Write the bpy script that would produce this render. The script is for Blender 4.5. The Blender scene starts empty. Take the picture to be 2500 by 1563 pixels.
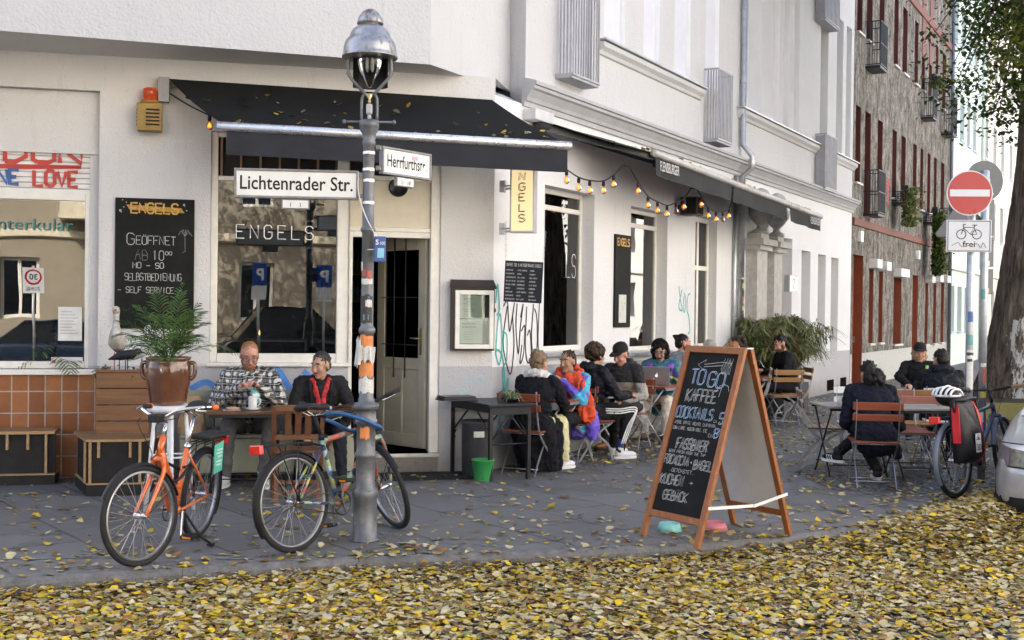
import bpy, bmesh, math, random
import numpy as np
from mathutils import Vector, Matrix, Quaternion

SC = bpy.context.scene
COL = SC.collection
rad = math.radians

# ------------------------------------------------------------------ camera, sky, sun, exposure
cam = bpy.data.cameras.new('camera')
cam.sensor_width = 36.0
cam.lens = 41.69
cam.clip_start = 0.1
cam.clip_end = 900
camo = bpy.data.objects.new('camera', cam)
COL.objects.link(camo)
ROLL = 0.012
PITCH = 0.0100
_R = Vector((math.cos(ROLL), 0, math.sin(ROLL)))
_U0 = Vector((-math.sin(ROLL), 0, math.cos(ROLL)))
_F0 = Vector((0, 1, 0))
_F = _F0 * math.cos(PITCH) - _U0 * math.sin(PITCH)
_U = _U0 * math.cos(PITCH) + _F0 * math.sin(PITCH)
camo.matrix_world = Matrix(((_R.x, _U.x, -_F.x, 0), (_R.y, _U.y, -_F.y, 0), (_R.z, _U.z, -_F.z, 1.7), (0, 0, 0, 1)))
SC.camera = camo

SUN_EL = rad(37)
SUN_AZ = math.atan2(-0.6, 0.8)          # the sun stands behind the roofs: direction (-.6, .8)
world = bpy.data.worlds.new('World')
SC.world = world
world.use_nodes = True
wn = world.node_tree.nodes
bg = wn['Background']
sky = wn.new('ShaderNodeTexSky')
sky.sky_type = 'NISHITA'
sky.sun_disc = False
sky.sun_elevation = SUN_EL
sky.sun_rotation = SUN_AZ
sky.air_density = 0.7
sky.dust_density = 5.0
sky.ozone_density = 0.6
world.node_tree.links.new(sky.outputs['Color'], bg.inputs['Color'])
bg.inputs['Strength'].default_value = 0.15
sl = bpy.data.lights.new('sun', 'SUN')
sl.energy = 5.0
sl.angle = rad(0.5)
sl.color = (1.0, 0.93, 0.82)
so = bpy.data.objects.new('sun', sl)
COL.objects.link(so)
sd = Vector((math.sin(SUN_AZ) * math.cos(SUN_EL), math.cos(SUN_AZ) * math.cos(SUN_EL), math.sin(SUN_EL)))
so.rotation_euler = (-sd).to_track_quat('-Z', 'Y').to_euler()
so.location = sd * 60
SC.view_settings.view_transform = 'Standard'
SC.view_settings.look = 'None'
SC.view_settings.gamma = 1.0
SC.view_settings.exposure = 2.32
try:
    SC.cycles.max_bounces = 7
    SC.cycles.transparent_max_bounces = 12
    SC.cycles.sample_clamp_indirect = 6
except Exception:
    pass

# ------------------------------------------------------------------ helpers
RNG = random.Random(7)
I4 = Matrix.Identity(4)
def T(x, y=None, z=None):
    return Matrix.Translation((x, y, z)) if y is not None else Matrix.Translation(x)
def RZ(a): return Matrix.Rotation(a, 4, 'Z')
def RX(a): return Matrix.Rotation(a, 4, 'X')
def RY(a): return Matrix.Rotation(a, 4, 'Y')
def V(*a): return Vector(a)

class MB:
    """collects shapes and links them as one mesh object"""
    def __init__(s, M=None):
        s.v = []; s.f = []; s.m = []; s.s = []; s.M = M or I4
    def add(s, vs, fs, m=0, smooth=False, M=None):
        n = len(s.v)
        X = s.M @ M if M is not None else s.M
        s.v.extend([X @ Vector(v) for v in vs])
        for f in fs:
            s.f.append([i + n for i in f]); s.m.append(m); s.s.append(smooth)
        return s
    def box(s, x0, x1, y0, y1, z0, z1, m=0, M=None):
        vs = [(x0,y0,z0),(x1,y0,z0),(x1,y1,z0),(x0,y1,z0),(x0,y0,z1),(x1,y0,z1),(x1,y1,z1),(x0,y1,z1)]
        return s.add(vs, [(0,3,2,1),(4,5,6,7),(0,1,5,4),(1,2,6,5),(2,3,7,6),(3,0,4,7)], m, False, M)
    def bar(s, a, b, w, t, m=0, up=(0,0,1)):
        """box beam from a to b, width w (across), thickness t (along up)"""
        a = Vector(a); b = Vector(b); d = b - a; L = d.length; d.normalize()
        u = Vector(up); x = d.cross(u)
        if x.length < 1e-4: x = d.cross(Vector((1,0,0)))
        x.normalize(); u = x.cross(d)
        R = Matrix((x, d, u)).transposed().to_4x4()
        return s.box(-w/2, w/2, 0, L, -t/2, t/2, m, T(a) @ R)
    def tube(s, pts, r, n=8, m=0, closed=False, caps=True, M=None):
        P = [Vector(p) for p in pts]; N = len(P)
        rs = r if isinstance(r, (list, tuple)) else [r] * N
        tang = []
        for i in range(N):
            a = P[i-1] if (i or closed) else P[0]; b = P[(i+1) % N] if (i < N-1 or closed) else P[-1]
            t = (b - a)
            tang.append(t.normalized() if t.length > 1e-9 else Vector((0,0,1)))
        q = tang[0].orthogonal().normalized(); vs = []
        for i in range(N):
            t = tang[i]; q = (q - t * q.dot(t))
            q = q.normalized() if q.length > 1e-6 else t.orthogonal().normalized()
            w = t.cross(q)
            for k in range(n):
                a = 2*math.pi*k/n
                vs.append(P[i] + (q*math.cos(a) + w*math.sin(a)) * rs[i])
        fs = []
        for i in range(N if closed else N-1):
            j = (i+1) % N
            for k in range(n):
                fs.append((i*n+k, i*n+(k+1)%n, j*n+(k+1)%n, j*n+k))
        if caps and not closed:
            fs.append(tuple(range(n-1,-1,-1))); fs.append(tuple((N-1)*n+k for k in range(n)))
        return s.add(vs, fs, m, n > 4, M)
    def lathe(s, prof, n=24, m=0, M=None, caps=True, smooth=True, sx=1, sy=1):
        vs = []; fs = []; N = len(prof)
        for r, z in prof:
            for k in range(n):
                a = 2*math.pi*k/n
                vs.append((r*math.cos(a)*sx, r*math.sin(a)*sy, z))
        for i in range(N-1):
            for k in range(n):
                fs.append((i*n+k, i*n+(k+1)%n, (i+1)*n+(k+1)%n, (i+1)*n+k))
        if caps:
            if prof[0][0] > 1e-4: fs.append(tuple(range(n-1,-1,-1)))
            if prof[-1][0] > 1e-4: fs.append(tuple((N-1)*n+k for k in range(n)))
        return s.add(vs, fs, m, smooth, M)
    def prism(s, poly, d, m=0, M=None, smooth=False):
        """polygon in the local xz plane, extruded from y=0 to y=d"""
        n = len(poly)
        vs = [(x,0,z) for x,z in poly] + [(x,d,z) for x,z in poly]
        fs = [tuple(range(n)), tuple(range(2*n-1,n-1,-1))]
        fs += [(i, n+i, n+(i+1)%n, (i+1)%n) for i in range(n)]
        return s.add(vs, fs, m, smooth, M)
    def ell(s, c, r, m=0, nu=14, nv=10, M=None):
        vs = []; fs = []
        for j in range(nv+1):
            p = math.pi*j/nv
            for i in range(nu):
                a = 2*math.pi*i/nu
                vs.append((c[0]+r[0]*math.sin(p)*math.cos(a), c[1]+r[1]*math.sin(p)*math.sin(a), c[2]-r[2]*math.cos(p)))
        for j in range(nv):
            for i in range(nu):
                fs.append((j*nu+i, j*nu+(i+1)%nu, (j+1)*nu+(i+1)%nu, (j+1)*nu+i))
        return s.add(vs, fs, m, True, M)
    def quad(s, a, b, c, d, m=0): return s.add([a,b,c,d], [(0,1,2,3)], m)
    def build(s, name, mats, parent=None, bevel=0, seg=2, weld=False):
        me = bpy.data.meshes.new(name)
        me.from_pydata([tuple(v) for v in s.v], [], s.f)
        if not isinstance(mats, (list, tuple)): mats = [mats]
        for mm in mats: me.materials.append(mm)
        if len(s.f):
            me.polygons.foreach_set('material_index', s.m)
            me.polygons.foreach_set('use_smooth', s.s)
        me.update()
        o = bpy.data.objects.new(name, me); COL.objects.link(o)
        if parent: o.parent = parent
        if bevel:
            b = o.modifiers.new('bevel', 'BEVEL'); b.width = bevel; b.segments = seg; b.limit_method = 'ANGLE'; b.angle_limit = rad(40)
        return o

def split_build(g, name, mats, parent):
    """one mesh per colour of a many-coloured flat marking"""
    for k, mt in enumerate(mats):
        h = MB()
        for f, mi, s in zip(g.f, g.m, g.s):
            if mi != k: continue
            n = len(h.v); h.v += [g.v[i] for i in f]; h.f.append(list(range(n, n+len(f)))); h.m.append(0); h.s.append(s)
        if h.f: h.build(name, mt, parent)
def thing(name, label, cat, loc=(0,0,0), rz=0, group=None):
    o = bpy.data.objects.new(name, None); COL.objects.link(o); o.empty_display_size = .1
    o.location = loc; o.rotation_euler = (0,0,rz)
    return tag(o, label, cat, group)
def tag(o, label=None, cat=None, group=None, kind=None):
    if label: o['label'] = label
    if cat: o['category'] = cat
    if group: o['group'] = group
    if kind: o['kind'] = kind
    return o
def copy_tree(o, parent=None):
    c = o.copy(); COL.objects.link(c)
    if parent: c.parent = parent
    for ch in o.children: copy_tree(ch, c)
    return c
def dup(o, loc, rz, label, group=None):
    c = copy_tree(o); c.location = loc; c.rotation_euler = (0,0,rz); c['label'] = label
    if group: c['group'] = group
    return c

# ------------------------------------------------------------------ facade frames: local x runs along the wall, y into it
CX, CY = -0.2, 12.4
RA, RB = rad(13), rad(61)
MA = T(CX, CY, 0) @ RZ(RA)
MBm = T(CX, CY, 0) @ RZ(RB)
def PA(u, z=0, off=0): return MA @ Vector((u, -off, z))
def PB(u, z=0, off=0): return MBm @ Vector((u, -off, z))

# ------------------------------------------------------------------ materials
_MC = {}
class NT:
    def __init__(s, name):
        s.mat = bpy.data.materials.new(name); s.mat.use_nodes = True
        s.t = s.mat.node_tree; s.n = s.t.nodes; s.b = s.n['Principled BSDF']; s.out = s.n['Material Output']
        s._tc = None
    def node(s, typ, **kw):
        x = s.n.new(typ)
        for k, v in kw.items():
            if k in x.inputs: x.inputs[k].default_value = v
            else: setattr(x, k, v)
        return x
    def link(s, a, b): s.t.links.new(a, b)
    @property
    def obj(s):
        if not s._tc: s._tc = s.n.new('ShaderNodeTexCoord')
        return s._tc.outputs['Object']
    def noise(s, scale, detail=4, rough=.6, vec=None, out='Fac'):
        x = s.node('ShaderNodeTexNoise'); x.inputs['Scale'].default_value = scale
        x.inputs['Detail'].default_value = detail; x.inputs['Roughness'].default_value = rough
        s.link(vec or s.obj, x.inputs['Vector']); return x.outputs[out]
    def map(s, scale=(1,1,1), rot=(0,0,0), loc=(0,0,0), vec=None):
        x = s.node('ShaderNodeMapping'); x.inputs['Scale'].default_value = scale; x.inputs['Rotation'].default_value = rot; x.inputs['Location'].default_value = loc
        s.link(vec or s.obj, x.inputs['Vector']); return x.outputs['Vector']
    def ramp(s, fac, stops):
        x = s.node('ShaderNodeValToRGB'); e = x.color_ramp.elements
        while len(e) < len(stops): e.new(.5)
        for k, (p, c) in enumerate(stops):
            e[k].position = p; e[k].color = (c if len(c) == 4 else (*c, 1)) if isinstance(c, tuple) else (c, c, c, 1)
        s.link(fac, x.inputs['Fac']); return x.outputs['Color']
    def mix(s, fac, a, b, mode='MIX'):
        x = s.node('ShaderNodeMix', data_type='RGBA', blend_type=mode)
        for sock, val in ((x.inputs[0], fac), (x.inputs[6], a), (x.inputs[7], b)):
            if hasattr(val, 'is_output'): s.link(val, sock)
            elif isinstance(val, tuple): sock.default_value = (*val[:3], 1)
            else: sock.default_value = val
        return x.outputs[2]
    def math(s, op, a, b=0.0):
        x = s.node('ShaderNodeMath', operation=op)
        for k, val in enumerate((a, b)):
            if hasattr(val, 'is_output'): s.link(val, x.inputs[k])
            else: x.inputs[k].default_value = val
        return x.outputs[0]
    def bump(s, h, strength=.3, dist=.01):
        x = s.node('ShaderNodeBump'); x.inputs['Strength'].default_value = strength; x.inputs['Distance'].default_value = dist
        s.link(h, x.inputs['Height']); s.link(x.outputs['Normal'], s.b.inputs['Normal'])
    def col(s, c):
        if hasattr(c, 'is_output'): s.link(c, s.b.inputs['Base Color'])
        else: s.b.inputs['Base Color'].default_value = (*c[:3], 1)
    def set(s, rough=.6, metal=0., spec=.5):
        s.b.inputs['Roughness'].default_value = rough; s.b.inputs['Metallic'].default_value = metal
        s.b.inputs['Specular IOR Level'].default_value = spec
        return s

def M(name, c, rough=.6, metal=0., var=.15, scale=6, bump=0., bscale=80, spec=None, c2=None, emit=None, estr=1., thr=.5, coat=0., sheen=0.):
    """a plain surface with some unevenness of tone, gloss and relief"""
    if name in _MC: return _MC[name]
    if spec is None: spec = .5 if (max(c) > .08 or metal > .1 or rough < .4) else .22
    k = NT(name); k.set(rough, metal, spec)
    n = k.noise(scale, 5, .65)
    lo = tuple(x*(1-var) for x in c); hi = tuple(min(1, x*(1+var)) for x in c)
    base = k.ramp(n, [(.3, lo), (.7, hi)])
    if c2:
        n2 = k.noise(scale*3.1, 6, .7)
        base = k.mix(k.ramp(n2, [(thr, 0.), (thr+.08, 1.)]), base, c2)
    k.col(base)
    if bump:
        k.bump(k.noise(bscale, 3, .6), bump, .01)
    if emit:
        k.b.inputs['Emission Color'].default_value = (*emit, 1); k.b.inputs['Emission Strength'].default_value = estr
    if coat: k.b.inputs['Coat Weight'].default_value = coat
    if sheen: k.b.inputs['Sheen Weight'].default_value = sheen
    k.link(k.ramp(n, [(.2, max(0, rough-.08)), (.8, min(1, rough+.08))]), k.b.inputs['Roughness'])
    _MC[name] = k.mat
    return k.mat

def glass(name, tint=(.75,.8,.78), ior=1.9, mn=0.0):
    if name in _MC: return _MC[name]
    k = NT(name)
    tr = k.node('ShaderNodeBsdfTransparent'); tr.inputs['Color'].default_value = (*tint, 1)
    gl = k.node('ShaderNodeBsdfGlossy'); gl.inputs['Roughness'].default_value = .004
    wv = k.noise(.9, 2, .5)
    bp = k.node('ShaderNodeBump'); bp.inputs['Strength'].default_value = .025; bp.inputs['Distance'].default_value = .05
    k.link(wv, bp.inputs['Height']); k.link(bp.outputs['Normal'], gl.inputs['Normal'])
    fr = k.node('ShaderNodeFresnel'); fr.inputs['IOR'].default_value = ior
    fac = k.math('MAXIMUM', fr.outputs[0], mn)
    mx = k.node('ShaderNodeMixShader'); k.link(fac, mx.inputs[0]); k.link(tr.outputs[0], mx.inputs[1]); k.link(gl.outputs[0], mx.inputs[2])
    k.link(mx.outputs[0], k.out.inputs['Surface'])
    _MC[name] = k.mat
    return k.mat

def wood(name, c1, c2, rough=.5, axis=0, scale=1., wear=0.):
    if name in _MC: return _MC[name]
    k = NT(name); k.set(rough)
    sc = [18*scale]*3; sc[axis] = 1.6*scale
    n = k.noise(2.2, 6, .65, k.map(tuple(sc)))
    base = k.ramp(n, [(.3, c1), (.72, c2)])
    if wear:
        base = k.mix(k.ramp(k.noise(9*scale, 6, .75), [(.62-wear*.2, 0.), (.75, 1.)]), base, tuple(min(1, x*1.6+.05) for x in c2))
    k.col(base); k.bump(n, .12, .004)
    _MC[name] = k.mat
    return k.mat

# ------------------------------------------------------------------ writing
_TXT = {}
def text_geo(txt, size=1.0, space=1.0, bold=0.0, align='LEFT'):
    key = (txt, size, space, bold, align)
    if key in _TXT: return _TXT[key]
    cu = bpy.data.curves.new('writing', 'FONT'); cu.body = txt; cu.size = size; cu.space_character = space; cu.align_x = align
    cu.offset = bold; cu.resolution_u = 3
    ob = bpy.data.objects.new('writing', cu); COL.objects.link(ob)
    dg = bpy.context.evaluated_depsgraph_get(); dg.update()
    me = bpy.data.meshes.new_from_object(ob.evaluated_get(dg))
    r = ([tuple(v.co) for v in me.vertices], [tuple(p.vertices) for p in me.polygons])
    bpy.data.objects.remove(ob); bpy.data.curves.remove(cu); bpy.data.meshes.remove(me)
    _TXT[key] = r
    return r
def text(mb, txt, x, z, h, m=0, w=None, y=-.003, space=1.0, bold=0.0, M=None, center=False):
    """flat letters in the local xz plane (seen from -y); h is the cap height, w fits the width"""
    vs, fs = text_geo(txt, 1.0, space, bold)
    if not vs: return
    x0 = min(v[0] for v in vs); x1 = max(v[0] for v in vs)
    k = h/.70; kx = (w/(x1-x0)) if w else k
    ox = x - (x1-x0)*kx/2 if center else x
    mb.add([(ox+(v[0]-x0)*kx, y, z+v[1]*k) for v in vs], fs, m, False, M)

GL = {'A':'002640|1333','B':'0006263543331303|33424130 00','C':'4536160501104041','D':'00062645422000','E':'40000646|0333','F':'000646|0333','G':'453616050110304143 23','H':'0006|4046|0343','I':'2026','J':'014 1','K':'0006|460340','L':'060040','M':'0006234640','N':'00064046','O':'1001051636454130 10','P':'0006364534 2303','Q':'1001051636454130 10|2240','R':'00063645342303|2340','S':'0110304142331304051636 45','T':'0646|2620','U':'06011030 4146','V':'062046','W':'0610233046','X':'0046|0640','Y':'062346|2320','Z':'06460040','0':'1001051636454130 10','1':'152620','2':'0516364544 0040','3':'0646233342413010 01','5':'4606033342413010 01','8':'13040516364544331302011030414233','6':'4636160501103041423303','4':'300646|','7':'064610','+':'2125|0343','-':'0343','*':'1434|1331|3313','.':'2021','!':'2622|2120','&':'4014152625 0401102042','<':'460340',',':'2110',':':'2425|2122','"':'1516|3536','~':'02133143'}
GL['J'] = '46413010 01'.replace(' ', ''); GL['4'] = '3036 0242'.replace(' ', '')
def stroke(mb, txt, x, z, h, w, r=.004, gap=.35, m=0, y=-.004, M=None, jit=0., outline=0., slant=0., n=4, seed=1):
    """single-stroke hand lettering; w is the total width"""
    R = random.Random(seed + len(txt)*7)
    n_ = len(txt); cw = w / (n_ + (n_-1)*gap) if n_ else w
    for i, ch in enumerate(txt):
        base = ch
        um = {'Ä':'A','Ö':'O','Ü':'U'}.get(ch)
        if um: base = um
        i_ = GL.get(base.upper())
        ox = x + i*cw*(1+gap); oz = z + R.uniform(-jit, jit)*h
        segs = [] if not i_ else i_.split('|')
        if um: segs = segs + ['1717', '3737']
        for sg in segs:
            d = sg.replace(' ', '')
            pts = [(int(d[k]), int(d[k+1])) for k in range(0, len(d)-1, 2)]
            if len(pts) == 2 and pts[0] == pts[1]: pts = [pts[0], (pts[0][0]+.4, pts[0][1])]
            P = [(ox + px/4*cw + slant*pz/6*h + R.uniform(-jit,jit)*cw*.5, y, oz + pz/6*h + R.uniform(-jit,jit)*h*.3) for px, pz in pts]
            if len(P) < 2: continue
            for dx, dz in (((0,0),) if not outline else ((-outline,-outline*.4),(outline,outline*.6))):
                Q = [(a+dx, b, c+dz) for a, b, c in P]
                flat_line(mb, Q, r, m, M)
def flat_line(mb, pts, r, m=0, M=None):
    """a chalk or paint line: a thin flat ribbon in the local xz plane"""
    n = len(pts); vs = []; fs = []
    for i in range(n):
        a = pts[max(0,i-1)]; b = pts[min(n-1,i+1)]
        dx, dz = b[0]-a[0], b[2]-a[2]; L = math.hypot(dx, dz) or 1
        nx, nz = -dz/L*r, dx/L*r
        p = pts[i]
        ex = 0
        vs += [(p[0]+nx, p[1], p[2]+nz), (p[0]-nx, p[1], p[2]-nz)]
    for i in range(n-1): fs.append((2*i, 2*i+1, 2*i+3, 2*i+2))
    mb.add(vs, fs, m, False, M)
def spline(pts, k=6):
    """Catmull-Rom through the points"""
    P = [Vector(p) for p in pts]; out = []
    for i in range(len(P)-1):
        a = P[i-1] if i else P[0]*2-P[1]; b = P[i]; c = P[i+1]; d = P[i+2] if i+2 < len(P) else P[-1]*2-P[-2]
        for j in range(k):
            t = j/k
            out.append(.5*((2*b)+(c-a)*t+(2*a-5*b+4*c-d)*t*t+(3*b-a-3*c+d)*t**3))
    out.append(P[-1]); return out

# ------------------------------------------------------------------ ground
def m_slabs():
    k = NT('granite_slabs'); k.set(.62)
    v = k.map((1,1,1), (0,0,rad(52)))
    br = k.node('ShaderNodeTexBrick', offset=.5); k.link(v, br.inputs['Vector'])
    for a, b in (('Scale',1.),('Mortar Size',.013),('Mortar Smooth',.4),('Brick Width',.95),('Row Height',.7),('Bias',0.)): br.inputs[a].default_value = b
    br.inputs['Color1'].default_value = (.090,.089,.090,1); br.inputs['Color2'].default_value = (.122,.120,.119,1); br.inputs['Mortar'].default_value = (.022,.021,.019,1)
    n = k.noise(2.2, 6, .7); n2 = k.noise(120, 2, .5)
    c = k.mix(k.ramp(n, [(.38, 0.), (.66, .75)]), br.outputs['Color'], (.155,.153,.152))
    c = k.mix(k.ramp(n2, [(.40, .28), (.58, 0.)]), c, (.055,.055,.058))
    k.col(c); k.link(k.ramp(n, [(.3, .5), (.7, .75)]), k.b.inputs['Roughness'])
    h = k.math('ADD', k.math('MULTIPLY', br.outputs['Fac'], -1.), k.math('MULTIPLY', n2, .35))
    k.bump(h, .5, .008); return k.mat
def m_setts(name, cell, c1, c2, joint, bump=.8):
    k = NT(name); k.set(.6)
    vo = k.node('ShaderNodeTexVoronoi', feature='F1'); vo.inputs['Scale'].default_value = 1/cell; vo.inputs['Randomness'].default_value = .75
    ed = k.node('ShaderNodeTexVoronoi', feature='DISTANCE_TO_EDGE'); ed.inputs['Scale'].default_value = 1/cell; ed.inputs['Randomness'].default_value = .75
    k.link(k.obj, vo.inputs['Vector']); k.link(k.obj, ed.inputs['Vector'])
    sep = k.node('ShaderNodeSeparateColor'); k.link(vo.outputs['Color'], sep.inputs[0])
    c = k.ramp(sep.outputs[0], [(0., c1), (1., c2)])
    c = k.mix(k.ramp(k.noise(1.4, 5, .7), [(.4, 0.), (.7, .5)]), c, joint)
    e = k.ramp(ed.outputs['Distance'], [(.02, 0.), (.14, 1.)])
    k.col(k.mix(e, joint, c)); k.bump(k.math('ADD', e, k.math('MULTIPLY', k.noise(40, 3), .3)), bump, .02); return k.mat

KERB = [(-60,-15.0),(-30,-3.3),(-12,3.75),(-6,6.05),(-3.1,7.21),(-2.09,7.58),(-1.01,7.97),(.26,8.25),(.91,8.44),(1.5,8.62),(2.23,9.0),(2.9,9.4),(3.5,9.85),(4.0,10.4),(4.45,11.1)]
_d = (math.sin(rad(29)), math.cos(rad(29)))
KERB += [(4.45+_d[0]*t, 11.1+_d[1]*t) for t in (4, 12, 24, 40, 80)]
def offset_line(P, d):
    out = []
    for i in range(len(P)):
        a = P[max(0,i-1)]; b = P[min(len(P)-1,i+1)]
        dx, dy = b[0]-a[0], b[1]-a[1]; L = math.hypot(dx,dy)
        out.append((P[i][0]-dy/L*d, P[i][1]+dx/L*d))
    return out
road_m = m_setts('road_setts', .12, (.05,.05,.055), (.10,.10,.105), (.02,.019,.017))
g = MB(); g.quad((-260,-260,-.11),(260,-260,-.11),(260,260,-.11),(-260,260,-.11))
tag(g.build('road', road_m), kind='structure')
kin = offset_line(KERB, .15)
g = MB()
poly = kin + [(40,110),(-70,110),(-90,10)]
g.add([(x,y,0) for x,y in poly], [tuple(range(len(poly)))])
tag(g.build('pavement', m_slabs()), kind='structure')
def strip(name, mat, P, Q, z):
    g = MB()
    n = len(P)
    g.add([(x,y,z) for x,y in P]+[(x,y,z) for x,y in Q], [(i,i+1,n+i+1,n+i) for i in range(n-1)])
    return tag(g.build(name, mat), kind='structure')
# kerb stones with a rounded front arris
kerb_m = M('kerb_granite', (.115,.113,.112), .75, var=.35, scale=14, bump=.6, bscale=60, c2=(.05,.05,.05), thr=.58)
g = MB()
S = []
for i in range(3, len(KERB)-1):
    a = Vector(KERB[i]); b = Vector(KERB[i+1]); L = (b-a).length; n = max(1, round(L/.9))
    for j in range(n): S.append((a+(b-a)*j/n, a+(b-a)*(j+1)/n))
for a, b in S:
    d = (b-a).normalized(); nn = Vector((-d.y, d.x)); a2 = a+d*.0015; b2 = b-d*.0015
    prof = [(.0,-.16),(.0,-.035),(.014,-.010),(.035,.004),(.152,.006),(.152,-.16)]
    vs = []
    for q in (a2, b2):
        for o_, z_ in prof: vs.append((q.x+nn.x*o_, q.y+nn.y*o_, z_))
    k = len(prof)
    g.add(vs, [tuple(range(k-1,-1,-1)), tuple(range(k,2*k))] + [(i,(i+1)%k,k+(i+1)%k,k+i) for i in range(k)])
tag(g.build('kerb', kerb_m), kind='structure')
mosaic = m_setts('mosaic_paving', .065, (.09,.09,.094), (.21,.208,.20), (.022,.02,.018))
def Bp(u, off): p = PB(u, 0, off); return (p.x, p.y)
strip('mosaic_strip', mosaic, [Bp(-.1,.0),Bp(2,0),Bp(8,0),Bp(16,0),Bp(45,0)], [Bp(.2,.75),Bp(2,1.05),Bp(8,1.1),Bp(16,1.1),Bp(45,1.1)], .004)
strip('mosaic_verge', mosaic, [Bp(.62,3.42),Bp(1.6,2.75),Bp(4,2.65),Bp(12,2.6),Bp(45,2.6)], [Bp(.95,4.5),Bp(1.6,4.85),Bp(4,5.0),Bp(12,5.0),Bp(45,5.0)], .004)
def Ap(u, off): p = PA(u, 0, off); return (p.x, p.y)
strip('mosaic_edge', mosaic, [Ap(-9,0),Ap(-4,0),Ap(-1.5,0)], [Ap(-9,.28),Ap(-4,.28),Ap(-1.5,.28)], .004)

# ------------------------------------------------------------------ walls with openings
def wall(mb, u0, u1, z0, z1, holes, m=0, rm=None, y=0.0):
    """front face at y (frame space) with rectangular openings (a,b,c,d,depth) and their reveals"""
    rm = m if rm is None else rm
    us = sorted({u0, u1} | {min(max(h[k],u0),u1) for h in holes for k in (0,1)})
    zs = sorted({z0, z1} | {min(max(h[k],z0),z1) for h in holes for k in (2,3)})
    for i in range(len(us)-1):
        for j in range(len(zs)-1):
            a, b, c, d = us[i], us[i+1], zs[j], zs[j+1]
            mu, mz = (a+b)/2, (c+d)/2
            if any(h[0] < mu < h[1] and h[2] < mz < h[3] for h in holes): continue
            mb.quad((a,y,c),(b,y,c),(b,y,d),(a,y,d), m)
    for h in holes:
        a, b, c, d, q = h[:5]
        r = h[5] if len(h) > 5 else rm
        mb.quad((a,y,c),(a,y,d),(a,y+q,d),(a,y+q,c), r); mb.quad((b,y,d),(b,y,c),(b,y+q,c),(b,y+q,d), r)
        mb.quad((a,y,d),(b,y,d),(b,y+q,d),(a,y+q,d), r); mb.quad((b,y,c),(a,y,c),(a,y+q,c),(b,y+q,c), r)
def window(parent, R, u0, u1, z0, z1, y, fm, gm, fr=.06, vb=(), hb=(), d=.05, name='window', backing=None):
    g = MB(R)
    g.box(u0,u0+fr,y,y+d,z0,z1); g.box(u1-fr,u1,y,y+d,z0,z1); g.box(u0+fr,u1-fr,y,y+d,z0,z0+fr); g.box(u0+fr,u1-fr,y,y+d,z1-fr,z1)
    for x in vb: g.box(x-fr/2,x+fr/2,y+.003,y+d-.003,z0+fr,z1-fr)
    for x in hb: g.box(u0+fr,u1-fr,y+.006,y+d-.006,x-fr/2,x+fr/2)
    o = g.build(name, fm, parent, bevel=.006, seg=1)
    p = MB(R); p.box(u0+fr*.5,u1-fr*.5,y+d*.45,y+d*.55,z0+fr*.5,z1-fr*.5)
    p.build('pane', gm, o)
    if backing:
        b = MB(R); b.quad((u0,y+.12,z0),(u1,y+.12,z0),(u1,y+.12,z1),(u0,y+.12,z1)); b.build('blind', backing, o)
    return o

def m_plaster(name, c, dado=None, dz=1.06, slope=0., stain=.5, bscale=70, bstr=.55):
    k = NT(name); k.set(.85, spec=.3)
    n = k.noise(.8, 5, .6)
    col = k.ramp(n, [(.3, tuple(x*.93 for x in c)), (.7, c)])
    if dado:
        sp = k.node('ShaderNodeSeparateXYZ'); k.link(k.obj, sp.inputs[0])
        hz = k.math('ADD', sp.outputs['Z'], k.math('MULTIPLY', k.math('SUBTRACT', k.noise(6, 3), .5), .012))
        if slope:
            hz = k.math('ADD', hz, k.math('MULTIPLY', sp.outputs['Y'], slope))
        col = k.mix(k.math('LESS_THAN', hz, dz), col, dado)
        low = k.ramp(k.math('ADD', sp.outputs['Z'], k.math('MULTIPLY', k.noise(3, 5, .7), .5)), [(.25, .75), (.62, 0.)])
        col = k.mix(low, col, (.2,.19,.175))
    st = k.noise(5, 8, .75, k.map((1.6,1.6,.22)))
    col = k.mix(k.ramp(st, [(.56, 0.), (.82, stain*.6)]), col, tuple(x*.62 for x in c))
    sp2 = k.noise(38, 2, .5)
    col = k.mix(k.ramp(sp2, [(.70, 0.), (.745, .5)]), col, tuple(x*.45 for x in c))
    k.col(col)
    h = k.math('ADD', k.noise(bscale, 3, .55), k.math('MULTIPLY', k.noise(bscale*.35, 2), .6))
    k.bump(h, bstr, .012); return k.mat

plaster = m_plaster('white_plaster', (.69,.69,.70), (.40,.395,.41), 1.08, .016, .85)
plaster_a = m_plaster('shopfront_plaster', (.60,.59,.575), (.42,.42,.44), 1.09, 0, .95)
plaster_up = m_plaster('upper_plaster', (.52,.52,.528), stain=.9, bscale=34, bstr=.8)
grey_paint = M('grey_moulding_paint', (.36,.36,.375), .7, var=.1, scale=4, bump=.15)
white_paint = M('worn_white_paint', (.70,.68,.62), .5, var=.08, scale=9, c2=(.35,.28,.2), thr=.66)
cream_paint = M('cream_paint', (.62,.56,.44), .5, var=.1, scale=3, c2=(.36,.3,.2), thr=.68)
dark_wood = wood('dark_stained_wood', (.05,.025,.012), (.13,.065,.03), .45)
brown_bar = wood('brown_transom_wood', (.16,.085,.045), (.27,.16,.09), .5, axis=2)
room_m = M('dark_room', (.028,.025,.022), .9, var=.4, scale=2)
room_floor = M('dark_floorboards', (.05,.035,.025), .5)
pane = glass('shop_glass', (.55,.58,.56), 2.1)
pane_dark = glass('house_glass', (.25,.28,.30), 2.2)
lace = M('net_curtain', (.55,.56,.6), .9, var=.15, scale=5)
zinc = M('zinc', (.42,.43,.45), .38, .75, var=.2, scale=5)
black_metal = M('black_metal', (.02,.02,.022), .45, .3, bump=.1)

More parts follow.
